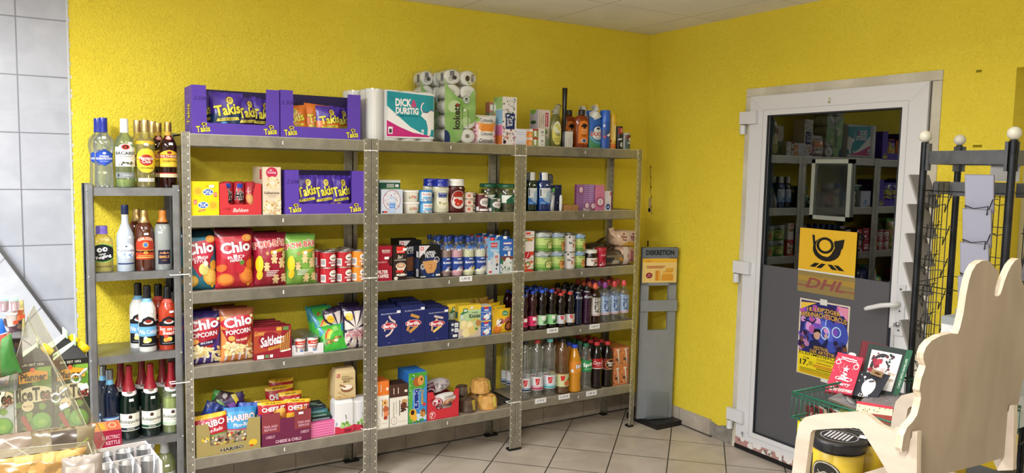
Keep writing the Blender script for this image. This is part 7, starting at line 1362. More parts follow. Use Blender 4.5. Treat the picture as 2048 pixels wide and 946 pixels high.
dup(w2,(w2.location.x - 0.03,w2.location.y + 0.09,z),0,'blue mouthwash bottle behind, white cap between the two front caps')
x,y,_,R,H = bpx(1092,1104,351,z,-0.20)
bottle('shower_bottle','grey and black bottle standing behind the blue mouthwash','bottle',x,y,z,R,H,[(0.95,0),(1,0.02),(1,0.68),(0.9,0.74),(0.85,0.76),(0.85,1.0)],mat('#a8aab0','gloss'),'#55575c',0.78,[],captop=('#111114',0.85,0.04))
xc,W,H = span(1098,1117,371,-0.295,z)
root = thing('toothpaste_pack','white and red toothpaste card with two brushes, dark blue top','blister pack',(xc,-0.295,z),0.0)
m = MB(); m.box(-W / 2,W / 2,0.018,0.021,0,H,mat('#1c2444')); art(m,[('s',['#3a3f6a','#5a3a6a','#2f7a5a','#c8b8c8','#15182c'],18,0.05,0.6,0.95,0.98,0.12,3),('r','#6ac05a',0.5,0.76,0.72,0.9),('p','#e0e2e6',[(0.1,0),(0.66,0),(0.72,0.6),(0.5,0.72),(0.2,0.66)]),('e','#b81c28',0.30,0.25,0.17,0.26),('t','#f2eeee','Colgate',0.3,0.25,0.4,0.14,{'q': 1,'b': 0.03}),('e','#2f3f6a',0.52,0.62,0.14,0.08),('e','#b8bcc8',0.52,0.62,0.08,0.05)],pl_front(-W / 2,0.018,0,W,H),W,H); m.build('card',root)
m = MB(); m.tube([(-W * 0.22,0.008,0.002),(-W * 0.16,0.008,H * 0.35),(-W * 0.05,0.01,H * 0.62)],[W * 0.18,W * 0.2,W * 0.08],mat('#c8ccd4','gloss'),12); m.build('tube',root)
m = MB(); m.lathe([(0.007,0),(0.0105,0.02),(0.009,0.05),(0.010,0.075),(0.006,0.095)],mat('#dcdde0','gloss'),16)
tag(m.build('white_tube',None,(Px(1120,-0.28,z),-0.285,z)),'slim white tube standing right of the toothpaste card','tube')
xc,W,H = span(1108,1122,370,-0.24,z)
carton('toothbrush_pack','dark blue toothbrush pack behind the white tube','pack',1109,1122,370,z,yf=-0.24,d=0.02,base='#1a2350',front=[('s',['#2f3a7a','#b8c0d0','#4a8ab8'],10,0.1,0.3,0.9,0.9,0.1,2)])
xc,W,H = span(1129,1155.5,415,-0.30,z)
for i in range(2):
    m = MB(); m.box(-W / 2,W / 2,0,0.06,0,0.0175,'#a87a4c'); art(m,[('e','#8a5f38',0.5,0.6,0.06,0.3),('r','#8a5f38',0.02,0.46,0.98,0.5)],pl_front(-W / 2,0,0,W,0.0175),W,0.0175)
    tag(m.build('brown_box',None,(xc + 0.002 * i,-0.302,z + 0.018 * i)),'small flat brown cardboard box, %s of the pair' % ('lower','upper')[i],'box','small flat brown boxes')
m = MB(); vs = []; rn = random.Random(2); k = 12
for i in range(k): a = 2 * PI * i / k; vs.append((0.058 * math.cos(a) * rn.uniform(0.85,1.05),0.030 * math.sin(a) * rn.uniform(0.8,1.1),0.0))
vs2 = [(a * 0.8 + 0.004,c * 0.8,0.012 + rn.uniform(-0.004,0.008)) for a,c,e in vs]
m.add(vs + vs2 + [(0,0,0.022)],[(i,(i + 1) % k,k + (i + 1) % k,k + i) for i in range(k)] + [(k + i,k + (i + 1) % k,2 * k) for i in range(k)],mat('#b9aeb0','foil'))
m.box(-0.06,0.05,-0.024,-0.02,0,0.003,'#2a1c18')
tag(m.build('crumpled_sachet',None,(Px(1172,-0.27,z),-0.268,z)),'crumpled pale plastic sachet lying in front of the pink packs','sachet')
def chk(base,dot,lab_,tag_): return [('r',base,0,0,1,1)] + [('r',dot,0.06 + 0.125 * i,0.02 + 0.077 * j,0.11 + 0.125 * i,0.065 + 0.077 * j) for i in range(8) for j in range(13)] + [('e','#a82050',*tag_),('e','#d8c8d4',tag_[0],tag_[1],tag_[2] * 0.78,tag_[3] * 0.8),('r','#8a7a8a',tag_[0] - 0.03,tag_[1] - tag_[3] * 0.5,tag_[0] + 0.03,tag_[1] + tag_[3] * 0.5)]
g = 'pink checked card packs side by side'
for i,(u0,u1,sh) in enumerate(((1152,1165,chk('#8a5a90','#b898c0',0,(0.5,0.80,0.34,0.14))),(1165.5,1177,chk('#9a6aa8','#c8b0d4',0,(0.5,0.2,0.4,0.13))),(1177.5,1189,chk('#a878b0','#d0bcd8',0,(0.5,0.18,0.4,0.13))),(1189.5,1207.5,chk('#d890b0','#b8386c',0,(0.45,0.34,0.42,0.18))))):
    carton('hair_tie_pack','%s checked pack, %s of the four' % (('deep purple','purple','lilac','pink')[i],('leftmost','second','third','rightmost')[i]),'pack',u0,u1,369 + (i == 3),z,yf=-0.285 if i < 3 else -0.30,d=0.02,base='#b06a98',front=sh,group=g,side='#7a3a6a')
carton('tampon_box','white box with blue round logo beside the rear post','box',1208.5,1221.5,382,z,yf=-0.302,d=0.05,base='#d8d2d8',front=[('t','#a8a0a8','NORMAL',0.4,0.8,0.3,0.06,{'q': 1}),('e','#c86a5a',0.94,0.86,0.16,0.12),('e','#1c3f8c',0.55,0.19,0.34,0.15),('t','#e6eaf2','o.b.',0.55,0.19,0.44,0.11,{'b': 0.04})] + [('e','#3a4f8c',0.55 + 0.5 * math.cos(t),0.2 + 0.22 * math.sin(t),0.03,0.015) for t in (0.7,1.2,1.57,1.9,2.4)])
m = MB(); m.box(0,0.006,0,0.05,0,0.085,'#8a2440'); tag(m.build('red_card',None,(Px(1222,-0.30,z + 0.04),-0.30,z)),'thin dark red card standing right of the white round-logo box','card')
z = UH[3][2]
spg = [('r','#e0d8d4',0,0.0,1,1),('r','#d8443c',0.1,0.85,0.6,0.95),('t','#3a1418','Spaghetti',0.55,0.81,0.8,0.05,{'b': 0.03}),('r','#8a8a8a',0.3,0.76,0.8,0.768),('s',['#d8703c','#c8482c','#7a9a4a','#e0b07a'],36,0.05,0.52,0.95,0.68,0.09,3)]
spf = [('r','#c8442c',0,0,1,1),('r','#dcd4d0',0.1,0.14,1,0.80),('e','#b8242c',0.35,0.82,0.34,0.17),('l','#f0e6e6',[(0.25,0.72),(0.4,0.86),(0.46,0.95)],0.003),('s',['#5a7a3a','#8a9a5a','#d8703c','#e6dcc8','#c8482c'],36,0.08,0.12,0.95,0.5,0.1,4),('t','#4a4a4c','Miracoli',0.6,0.64,0.5,0.06)]
o,W_,H_ = carton('spaghetti_box','white and red spaghetti dinner box, upper of the two at the post','box',1049,1067,503,z,yf=-0.31,d=0.08,base='#dcd4d0',front=spg,side='#c8442c',group='spaghetti dinner boxes'); o.location.z = z + H_ * 0.99 + 0.001
carton('spaghetti_box','red spaghetti dinner box with round logo, lower of the two at the post','box',1048,1066.5,503,z,yf=-0.31,d=0.08,base='#c8442c',front=spf,side='#a8342c',group='spaghetti dinner boxes')
def stew(txt,food,top): return [('r',top,0,0.74,1,1),('p','#8a9aa0',[(0.1,0.74),(0.35,0.9),(0.5,0.82),(0.62,0.95),(0.85,0.74)]),('p','#3a4a40',[(0.5,0.74),(0.62,0.86),(0.74,0.74)]),('t','#5a6a70','Erlebnis',0.5,0.93,0.5,0.05,{'arc': 0.5}),('r','#2a5a34',0,0.735,1,0.755),('r','#b8cc7a',0,0.35,1,0.735),('r','#5a8a3a',0,0,1,0.18),('r','#8ab05a',0,0.18,1,0.35),('t','#1f4a2a',txt,0.58,0.66,0.5,0.07,{'b': 0.03})] + food
fd1 = [('e','#2f5a24',0.62,0.34,0.20,0.25),('e','#c9cf7a',0.62,0.34,0.17,0.21),('s',['#e6e4b0','#a8b05a','#d8dca0','#7a9a44'],26,0.5,0.18,0.74,0.5,0.035,3)]
fd2 = [('e','#b8703a',0.66,0.3,0.22,0.24),('s',['#c87a3c','#e0a85a','#8a3a1c','#a85a2c','#d8c07a'],36,0.48,0.08,0.86,0.52,0.04,5)]
gz = [('r','#d4d0ce',0,0,1,1),('t','#9a9a9c','Genuss',0.58,0.88,0.3,0.06),('r','#1c1c1e',0.26,0.84,0.33,0.95),('t','#a83a30','Gulasch',0.62,0.70,0.36,0.10,{'b': 0.04}),('s',['#7a8a9a','#3a3a3c'],8,0.28,0.5,0.5,0.62,0.03,3),('e','#e0d8d0',0.62,0.34,0.2,0.2),('s',['#c84a34','#e0b08a','#8a5a3a','#b8b0a8'],22,0.48,0.2,0.78,0.46,0.035,6)]
g = 'soup cans stacked in twos'
for (u0,u1,vm,txt,fd,top,base,nm) in ((1069,1099,502,'Nudeltopf',fd1,'#c2c8c8','#9ab46a','wide green noodle stew'),(1099.5,1125,501.5,'Gulaschsuppe',fd2,'#a8c0dc','#aac06a','wide green and blue goulash'),(1126,1147,503,'',None,'','#d4d0ce','slim white goulash'),(1148,1167,501.5,'Bohnen',fd2,'#8ab8e0','#b8c87a','blue-topped bean stew')):
    xc,W,H = span(u0,u1,vm,-0.275,z)
    c = can('soup_can','%s can, bottom of its stack' % nm,xc,-0.275,z,W / 2 * 0.99,H,'#b5b7b0',base,gz if fd is None else stew(txt,fd,top),-0.05,g)
    dup(c,(xc,-0.275,z + H + 0.0005),0.12,'%s can, top of its stack' % nm)
    for lv in (0,1): dup(c,(xc - 0.025,-0.275 + max(0.085,W + 0.004),z + (H + 0.0005) * lv),0.3,'%s can in the row behind, %s level' % (nm,('lower','upper')[lv]))
nut = [('r','#e0d8d2',0,0,1,1),('t','#1c1414','n',0.34,0.68,0.09,0.2,{'b': 0.05}),('t','#c8302c','utella',0.62,0.69,0.42,0.26,{'b': 0.05}),('e','#e6c8a8',0.88,0.78,0.2,0.2),('s',['#3a1c12','#8a5a3a','#e6e0d8'],14,0.34,0.1,0.9,0.42,0.05,4)]
x,y,_,R,H = bpx(1168,1191.5,499,z,-0.275)
bottle('hazelnut_spread_jar','dark jar of hazelnut spread with white lid','jar',x,y,z,R,H,[(0.88,0),(1,0.04),(1,0.3),(0.96,0.5),(1,0.62),(0.92,0.72),(0.86,0.78),(0.86,1.0)],mat('#1c0c08','liquid'),'#dededa',0.82,[(0.12,0.56,None,nut,2.3)],capr=1.08)
x,y,_,R,H = bpx(1191.5,1209.5,495,z,-0.275)
bottle('strawberry_syrup_bottle','red plastic bottle of strawberry topping with red lid','bottle',x,y,z,R,H,[(0.85,0),(0.95,0.03),(0.92,0.3),(0.84,0.5),(0.95,0.7),(1,0.8),(0.95,0.86),(0.95,1.0)],mat('#a81c34','gloss'),'#b02438',0.84,[(0.06,0.82,None,[('r','#b82440',0,0,1,1),('t','#e6c0c8','Erdbeer',0.55,0.74,0.6,0.12,{'sh': 0.3}),('e','#8a1428',0.55,0.48,0.2,0.14),('s',['#e6dce0','#5a1420','#d87a8a'],14,0.2,0.05,0.95,0.25,0.07,3)],2.2)],capr=1.06)
def loaf(name,label,x,y,z,W,D,H,base,shapes,rz=0.0,grp=None,seed=0,tail=None,kind='foil'):
    m = MB(); rn = random.Random(seed); nx,na = 10,20; vs = []
    for i in range(nx + 1):
        t_ = i / nx; sc_ = min(1.0,0.86 + 0.5 * min(t_,1 - t_))
        for j in range(na):
            a = 2 * PI * j / na; k = 1 / (abs(math.cos(a)) ** 3.6 + abs(math.sin(a)) ** 3.6) ** (1 / 3.6)
            vs.append(((t_ - 0.5) * W,D / 2 + D / 2 * k * sc_ * math.cos(a) + rn.uniform(-0.0015,0.0015),H / 2 + H / 2 * k * sc_ * math.sin(a) * (1 if i not in (0,nx) else 0.96) + rn.uniform(-0.001,0.001)))
    m.add(vs,[(i * na + j,i * na + (j + 1) % na,(i + 1) * na + (j + 1) % na,(i + 1) * na + j) for i in range(nx) for j in range(na)] + [tuple(range(na - 1,-1,-1)),tuple(range(nx * na,(nx + 1) * na))],mat(base,kind),True)
    art(m,shapes,lambda a,c,o: ((a - 0.5) * W * 0.96,-0.001 - o + D * 0.10 * abs(2 * c - 1) ** 3,H * 0.04 + c * H * 0.92),W * 0.96,H * 0.92,cuts=(4,8),lift=0.0015,step=0.0003,kind=kind)
    if tail:
        tx_,tz_ = tail; m.add([(-W / 2,D * 0.3,H * 0.5),(-W / 2,D * 0.7,H * 0.5),(-W / 2 - 0.02,D * 0.5,H * 0.72),(-W / 2 + tx_,D * 0.4,tz_),(-W / 2 + tx_ - 0.02,D * 0.6,tz_ - 0.012),(-W / 2 + tx_ + 0.014,D * 0.5,tz_ - 0.01)],[(0,1,2),(2,3,4),(2,5,3),(0,2,5)],mat(base,kind))
    o = m.build(name,None,(x,y,z)); o.rotation_euler = (0,0,rz); tag(o,label,'bread',grp); return o
tst = [('r','#d8b898',0,0,1,1),('r','#d8bfa4',0,0.2,1,0.9),('e','#8a1c30',0.22,0.80,0.07,0.05),('t','#8a1c34','Butter',0.24,0.62,0.34,0.17,{'b': 0.05,'rot': -0.1}),('t','#8a1c34','Toast',0.26,0.42,0.3,0.14,{'b': 0.04,'rot': -0.1}),('e','#8a1c30',0.80,0.78,0.07,0.05),('t','#8a1c34','Butter',0.80,0.60,0.30,0.17,{'b': 0.05}),('t','#8a1c34','Toast',0.80,0.42,0.28,0.14,{'b': 0.04}),('p','#e0b03c',[(0.2,0.02),(0.5,0.3),(0.8,0.26),(1,0.05),(1,0),(0.2,0)]),('s',['#c98a2c'],6,0.35,0.05,0.9,0.25,0.03,2),('l','#b8977a',[(0.56,0.1),(0.55,0.9)],0.0015)]
xc,W,H = span(1244,1269,492,-0.28,z)
x2,W2,H2 = span(1244,1269,459,-0.28,z)
loaf('toast_loaf','toast bread in printed bag with red upright lettering, lower one by the right post',xc + 0.004,-0.285,z,W * 1.0,0.14,H,'#c9a488',[('r','#d8c8bc',0.0,0,0.4,1),('t','#a02440','Butter',0.62,0.5,0.62,0.2,{'q': 1,'b': 0.06,'o': '#e6d8d4','ow': 0.08}),('t','#a02440','Toast',0.84,0.45,0.54,0.18,{'q': 1,'b': 0.06,'o': '#e6d8d4','ow': 0.08}),('r','#a83a50',0.3,0.4,0.36,0.6)],0.0,'butter toast loaves',3)
loaf('toast_loaf','toast bread in printed bag lying on the lower toast, by the right post',xc - 0.012,-0.285,z + H * 0.985,W * 1.3,0.14,(H2 - H) * 0.98,'#d0ae90',tst,0.0,'butter toast loaves',4,tail=(-0.01,(H2 - H) * 1.15))
xc,W,H = span(1206,1246,500,-0.26,z)
loaf('bread_bag','sliced dark bread in clear brownish bag, front, beside the red bottle',xc + 0.006,-0.275,z,W * 0.92,0.13,H,'#4a3a2c',[('r','#7a6a58',0.0,0,1,0.7),('r','#1c2030',0.0,0.2,0.42,0.55),('p','#c98a2c',[(0.7,0.55),(0.95,0.4),(0.9,0.2),(0.72,0.35)]),('p','#b8b0a0',[(0.3,0.05),(0.7,0.08),(0.7,0.3),(0.34,0.34)]),('l','#d8d0c4',[(0.5,0.95),(0.7,0.6)],0.002),('l','#d8d0c4',[(0.62,0.95),(0.85,0.5)],0.002)],0.0,'dark bread in clear bags',5,tail=(W * 0.72,H * 1.45))
loaf('bread_bag','dark bread in clear bag at the back, above the spread jar',Px(1205,-0.15,z + 0.1),-0.17,z + 0.0,0.17,0.13,0.135,'#4a4028',[('l','#8a8468',[(0.2,0.9),(0.5,0.7)],0.002),('s',['#5a5038','#6a5c40','#3a3220'],20,0.05,0.2,0.95,0.95,0.08,4)],0.1,'dark bread in clear bags',6,tail=(0.14,0.17))
# soft drinks
z = UH[3][3]
DKC = proc('dark_cola',lambda nt,b: (b.inputs['Base Color'].__setattr__('default_value',(0.006,0.002,0.002,1)),b.inputs['Roughness'].__setattr__('default_value',0.1)))
gg = '#c83034'
def small_lab(c1,c2,leaf=False): return [('r',c1,0,0,1,1)] + ([('p',gg,[(0.3,0.9),(0.55,0.92),(0.5,0.5),(0.36,0.45)]),('l','#e9e6e6',[(0.36,0.52),(0.48,0.84)],0.0015),('e','#c8783c',0.72,0.22,0.2,0.16),('r','#b9a8a8',0.6,0.5,0.85,0.56)] if leaf else [('r','#e6e6e0',0.34,0.55,0.6,0.9),('p',c2,[(0.42,0.1),(0.9,0.2),(0.9,0.9),(0.7,0.85),(0.6,0.5)]),('t','#1f1f20','fritz',0.62,0.35,0.4,0.2,{'rot': 0.2,'b': 0.03})])
g = 'small soft drink bottles on the fourth shelf'
row = [(1039,1054.5,589,'#c8285c','#8a1440','#1c3fae','pink-labelled','half behind the post'),(1056,1072.5,582,'#c8285c','#e0a8b8','#1c3fae','pink-labelled','with dark red drink'),(1073,1091.5,580,'#a8d0a8','#3a7a4a','#2452c8','pale green-labelled','left of its twin'),(1093,1110.5,579,'#8ac88a','#2f6a3a','#2452c8','green-labelled','right of its twin'),(1111,1129,586,'#c8ccd4','','#cc4438','white-labelled cola','with red cap, left one'),(1130,1147,584,'#ccccd0','','#cc4438','white-labelled cola','with red cap, right one')]
for i,(u0,u1,vt,c1,c2,cc,nm,ex) in enumerate(row):
    x,y,_,R,H = bpx(u0,u1,vt,z,-0.285)
    o = bottle('soft_drink_bottle','small %s bottle %s, front row' % (nm,ex),'bottle',x,y,z,R,H,P_SMALL,DKC if i != 1 and i != 0 else proc('dark_red_drink',lambda nt,b: (b.inputs['Base Color'].__setattr__('default_value',(0.03,0.004,0.008,1)),b.inputs['Roughness'].__setattr__('default_value',0.1))),cc,0.935,[(0.12,0.37,None,small_lab(c1,c2,i > 3),3.0)],group=g,seg=18,capr=1.2)
    for r_ in range(1,4): dup(o,(x + 0.002 * r_ - 0.004,y + 0.064 * r_,z),0.3,'small %s bottle %s, %s row' % (nm,ex.replace('half behind the post','by the post'),('second','third','last')[r_ - 1]))
g = 'sports drink bottles on the fourth shelf'
for i,(u0,u1,vt,c,nm) in enumerate(((1147,1162,576,'#0c1838','dark blue'),(1163,1181,574,'#2c0a2a','dark purple'))):
    x,y,_,R,H = bpx(u0,u1,vt,z,-0.28)
    o = bottle('sports_drink_bottle','%s sports drink bottle with black cap, front row' % nm,'bottle',x,y,z,R,H,P_SPORT,mat(c,'liquid'),'#0e0e12',0.90,[(0.66,0.82,None,[('t','#c8ccd8','POWER',0.5,0.5,0.86,0.34,{'b': 0.04,'arc': 0.1})],2.4)] + [(0.55 - 0.08 * k,0.56 - 0.08 * k,None,[('r','#3a4464' if i == 0 else '#6a3a64',0.3,0,0.5,1)],2.2) for k in range(5)],group=g,seg=18,captop=('#0a0a0c',0.6,0.03),neck=(0.87,0.90,'#a8a8b0'))
    for r_ in range(1,4): dup(o,(x - 0.006 * r_,y + 0.066 * r_,z),0.3,'%s sports drink bottle with black cap, %s row' % (nm,('second','third','last')[r_ - 1]))
g = 'flavoured water bottles with dome caps'
actl = lambda dark: [('p','#d6d2cc' if dark else '#a8bcd8',[(0.0,0),(1,0),(1,0.95),(0.0,1)]),('p','#c8b4b8' if dark else '#c0a8b4',[(0,0),(1,0),(1,0.14),(0,0.1)]),('t','#141418' if dark else '#16306c','ACTIVE',0.42,0.48,0.62,0.34,{'q': 1,'b': 0.05}),('t','#141418' if dark else '#2a5aa8','O2',0.38,0.90,0.14,0.3,{'q': 1,'b': 0.03}),('e','#6a3a20' if dark else '#5a8ac8',0.82,0.7,0.12,0.08),('s',['#3a3a30' if dark else '#3a6ab0','#8a7a60' if dark else '#88a8d8'],8,0.68,0.2,0.98,0.6,0.06,3)]
for i,(u0,u1,vt,cc,nm) in enumerate(((1179.5,1197.5,566,'#e0664a','dark cola-coloured'),(1198.5,1217,564,'#8a3a8c','clear water with purple cap,'),(1217.5,1235.5,562,'#c83c44','clear water with deep red cap,'),(1236.5,1254,560,'#d8544e','clear water with coral cap,'))):
    x,y,_,R,H = bpx(u0,u1,vt,z,-0.28)
    body = DKR if i == 0 else PETM
    o = bottle('flavoured_water_bottle','%s dome-capped bottle in the front row' % nm,'bottle',x,y,z,R,H,[(0.78,0),(0.96,0.02),(1,0.06),(1,0.64),(0.96,0.72),(0.7,0.79),(0.40,0.83),(0.38,0.86),(0.44,0.87),(0.46,0.93),(0.36,0.98),(0.2,1.0)],body,cc,0.86,[(0.20,0.66,None,actl(i == 0),2.6)],group=g,seg=18,capr=1.05)
    for r_ in range(1,4):
        if i < 2 or r_ < 3: dup(o,(x + 0.002 * r_,y + 0.064 * r_,z),0.2,'%s dome-capped bottle in the %s row' % (nm,('second','third','last')[r_ - 1]))
z = UH[3][4]
wl = lambda c,dk: [('r','#d4d6dc',0,0,1,1),('r',c,0,0.04,1,0.16),('p',gg,[(0.26,0.86),(0.48,0.88),(0.43,0.42),(0.30,0.38)]),('l','#e9e6e6',[(0.31,0.46),(0.42,0.80)],0.002),('p',dk,[(0,0.16),(1,0.16),(1,0.44),(0.6,0.26),(0,0.36)]),('s',['#8aa0c0','#b8c4d4'],6,0.6,0.5,0.9,0.85,0.04,3)]
TEAG = glass('#d8a868',0.10,0.12)
g = 'large drink bottles on the bottom shelf'
big = [(1037,1059.5,682,PETC,'#1a2030',[(0.15,0.38,None,wl('#22304c','#8a98b0'),3.2)],None,'large clear water bottle with navy label band, behind the post'),(1060.5,1084,679,PETC,'#c03a44',[(0.15,0.38,None,wl('#a8284a','#c89aa8'),3.2)],None,'large clear water bottle with red cap and pink label band'),
       (1085.5,1109,677,PETC,'#6ac0c4',[(0.15,0.38,None,wl('#3aa0ac','#a8cfd8'),3.2)],None,'large clear water bottle with turquoise cap and band'),(1110,1134.5,677,TEAG,'#15181a',[(0.15,0.38,'#c8cc9a',[('p',gg,[(0.26,0.86),(0.48,0.88),(0.43,0.5),(0.30,0.46)]),('p','#2f6a3a',[(0.55,0.5),(0.9,0.9),(0.95,0.6),(0.7,0.45)]),('e','#c8603c',0.55,0.26,0.12,0.2),('e','#d8844c',0.68,0.3,0.1,0.16),('r','#e0782c',0,0.97,1,1)],3.2)],('#4a1c0a',0.42,'liquid'),'large amber ice tea bottle with yellow-green label')]
for i,(u0,u1,vt,body,cc,labs,liq,nm) in enumerate(big):
    x,y,_,R,H = bpx(u0,u1,vt,z,-0.275)
    o = bottle('large_water_bottle',nm,'bottle',x,y,z,R,H,P_PET,body,cc,0.945,labs,group=g,liquid=liq,capr=1.15)
    for r_ in (1,2): dup(o,(x + 0.003 * r_,y + 0.082 * r_,z),0.3,nm.replace('large','large %s-row' % ('second','third')[r_ - 1]).replace(', behind the post',', near the post'))
    if i == 0: dup(o,(x - 0.0,y + 0.215,z),0.2,'large clear water bottle seen to the left, behind the shelf post')
cl = [(1135.5,1158.5,689,mat('#c8881c','liquid'),'#1c48c0',[(0.42,0.66,'#d8882c',[('t','#f2f2f6','FANTA',0.66,0.6,0.6,0.3,{'b': 0.06,'o': '#2a3a9a','ow': 0.14,'rot': 0.08}),('r','#e0e0e0',0.10,0.06,0.24,0.34),('e','#e0a03c',0.6,0.3,0.2,0.14)],2.6)],'orange soda bottle with blue cap',None),
      (1159.5,1180,687,PETC,'#1f6a4c',[(0.42,0.66,'#2a8a50',[('t','#f0f4f0','Sprite',0.5,0.58,0.76,0.42,{'b': 0.06,'rot': 0.08}),('r','#9ac0a0',0.2,0.2,0.8,0.26)],2.6)],'clear lemon soda bottle with green label',None),
      (1181,1201.5,684,DKC,'#c0303a',[(0.44,0.66,'#a81c28',[('t','#f0e8e8','Coca-Cola',0.5,0.62,0.84,0.34,{'b': 0.02,'sh': 0.3}),('r','#d8a8a8',0.25,0.28,0.75,0.34),('r','#e0d4d0',0,0.02,1,0.1)],2.6)],'dark cola bottle with red label',None),
      (1202.5,1222.5,683,DKC,'#c0303a',[(0.40,0.64,'#7a2c20',[('e','#d8a85a',0.5,0.52,0.34,0.44),('e','#3a140e',0.5,0.52,0.31,0.40),('t','#e6e0da','Mezzo',0.5,0.64,0.44,0.2,{'b': 0.04}),('t','#e6e0da','Mix',0.5,0.40,0.3,0.2,{'b': 0.04}),('r','#c8b8a8',0,0.02,1,0.05)],2.6)],'dark cola-orange bottle with round brown label',None)]
for i,(u0,u1,vt,body,cc,labs,nm,liq) in enumerate(cl):
    x,y,_,R,H = bpx(u0,u1,vt,z,-0.275)
    o = bottle('soda_bottle',nm + ', front row','bottle',x,y,z,R,H,P_COLA,body,cc,0.935,labs,group=g,capr=1.2)
    for r_ in (1,2,3): dup(o,(x + 0.002 * r_ + (0.02 if i == 3 and r_ > 0 else 0) * 0,y + 0.07 * r_,z),0.3,nm + ', %s row' % ('second','third','last')[r_ - 1])
# orange drink pouch cartons wrapped together
def oj(label,x,y,zz,W,H,D):
    root = thing('juice_box_pack',label,'juice box',(x,y,zz),0,'orange juice boxes with straws')
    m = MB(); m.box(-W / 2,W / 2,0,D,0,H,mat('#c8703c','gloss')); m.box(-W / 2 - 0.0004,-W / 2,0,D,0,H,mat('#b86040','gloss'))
    art(m,[('r','#d8804a',0,0,1,1),('s',['#7a3418','#e0a06a','#a8502c'],14,0.1,0.1,0.9,0.9,0.1,3),('p','#4a2414',[(0.2,0.5),(0.7,0.35),(0.9,0.1),(0.6,0.25),(0.3,0.35)]),('r','#e6d8c8',0.3,0.85,0.8,0.92)],pl_front(-W / 2,0,0,W,H),W,H); m.build('carton_body',root)
    m = MB(); m.tube([(-W * 0.05,-0.003,H * 0.94),(W * 0.18,-0.003,H * 0.08)],0.0022,mat('#e9e4dc','gloss'),6); m.tube([(W * 0.04,-0.003,H * 0.94),(W * 0.27,-0.003,H * 0.08)],0.0022,mat('#dcd4c8','gloss'),6); m.build('straw',root)
    return root
x0,x1 = Px(1226,-0.30,z + 0.05),Px(1257,-0.30,z + 0.05); Wj = (x1 - x0) / 2; Hj = (Pz(695,(x0 + x1) / 2,-0.30) - z) / 2; first = None
for r_ in range(4):
    for c_ in range(2):
        for l_ in range(2):
            lb = 'orange juice box with straw, %s, %s level, %s row' % (('left','right')[c_],('lower','upper')[l_],('front','second','third','last')[r_])
            pos = (x0 + Wj * (c_ + 0.5),-0.300 + 0.052 * r_,z + l_ * (Hj + 0.0005))
            if first is None: first = oj(lb,*pos,Wj * 0.98,Hj,0.05)
            else: dup(first,pos,0,lb)
m = MB(); m.box(x0 - 0.004,x1 + 0.003,-0.306,-0.085,z + 0.0005,z + 2 * Hj + 0.004,glass('#faf8f6',0.02,0.05,True)); tag(m.build('clear_shrink_wrap',None),'clear shrink wrap around the orange juice boxes','plastic wrap')

# ================================================================ foreground, right
def at_d(u,v,d): return Vector(CAM) + ray(u,v) * d
BK = mat('#1a1b1e','plastic'); SPM = proc('dark_speckled_steel',f_galv('#26282c','#3a3d42',0.35)); SPL = proc('grey_speckled_steel',f_galv('#62666c','#7c8087',0.4))
PO = [(2.284,-2.436),(2.626,-2.376),(2.224,-2.778),(2.566,-2.718)]
cx_,cy_ = 2.425,-2.577
root = thing('postcard_rack','dark metal postcard rack with round white knobs on its posts, right of the door','rack',(cx_,cy_,0))
for (x,y) in PO:
    m = MB(); m.lathe([(0.0125,0.0),(0.0125,1.795)],SPM,18,(x - cx_,y - cy_)); m.build('post',root)
    m = MB(); m.ball((x - cx_,y - cy_,1.817),0.0225,mat('#d6d2c4','gloss'),20,14); m.build('knob',root)
sides = [(0,2),(0,1),(1,3),(2,3)]
WR = mat('#232427','plastic')
CARD = mat('#8b8893'); CARD2 = mat('#8f8c88'); CARD3 = mat('#9c9eb2')
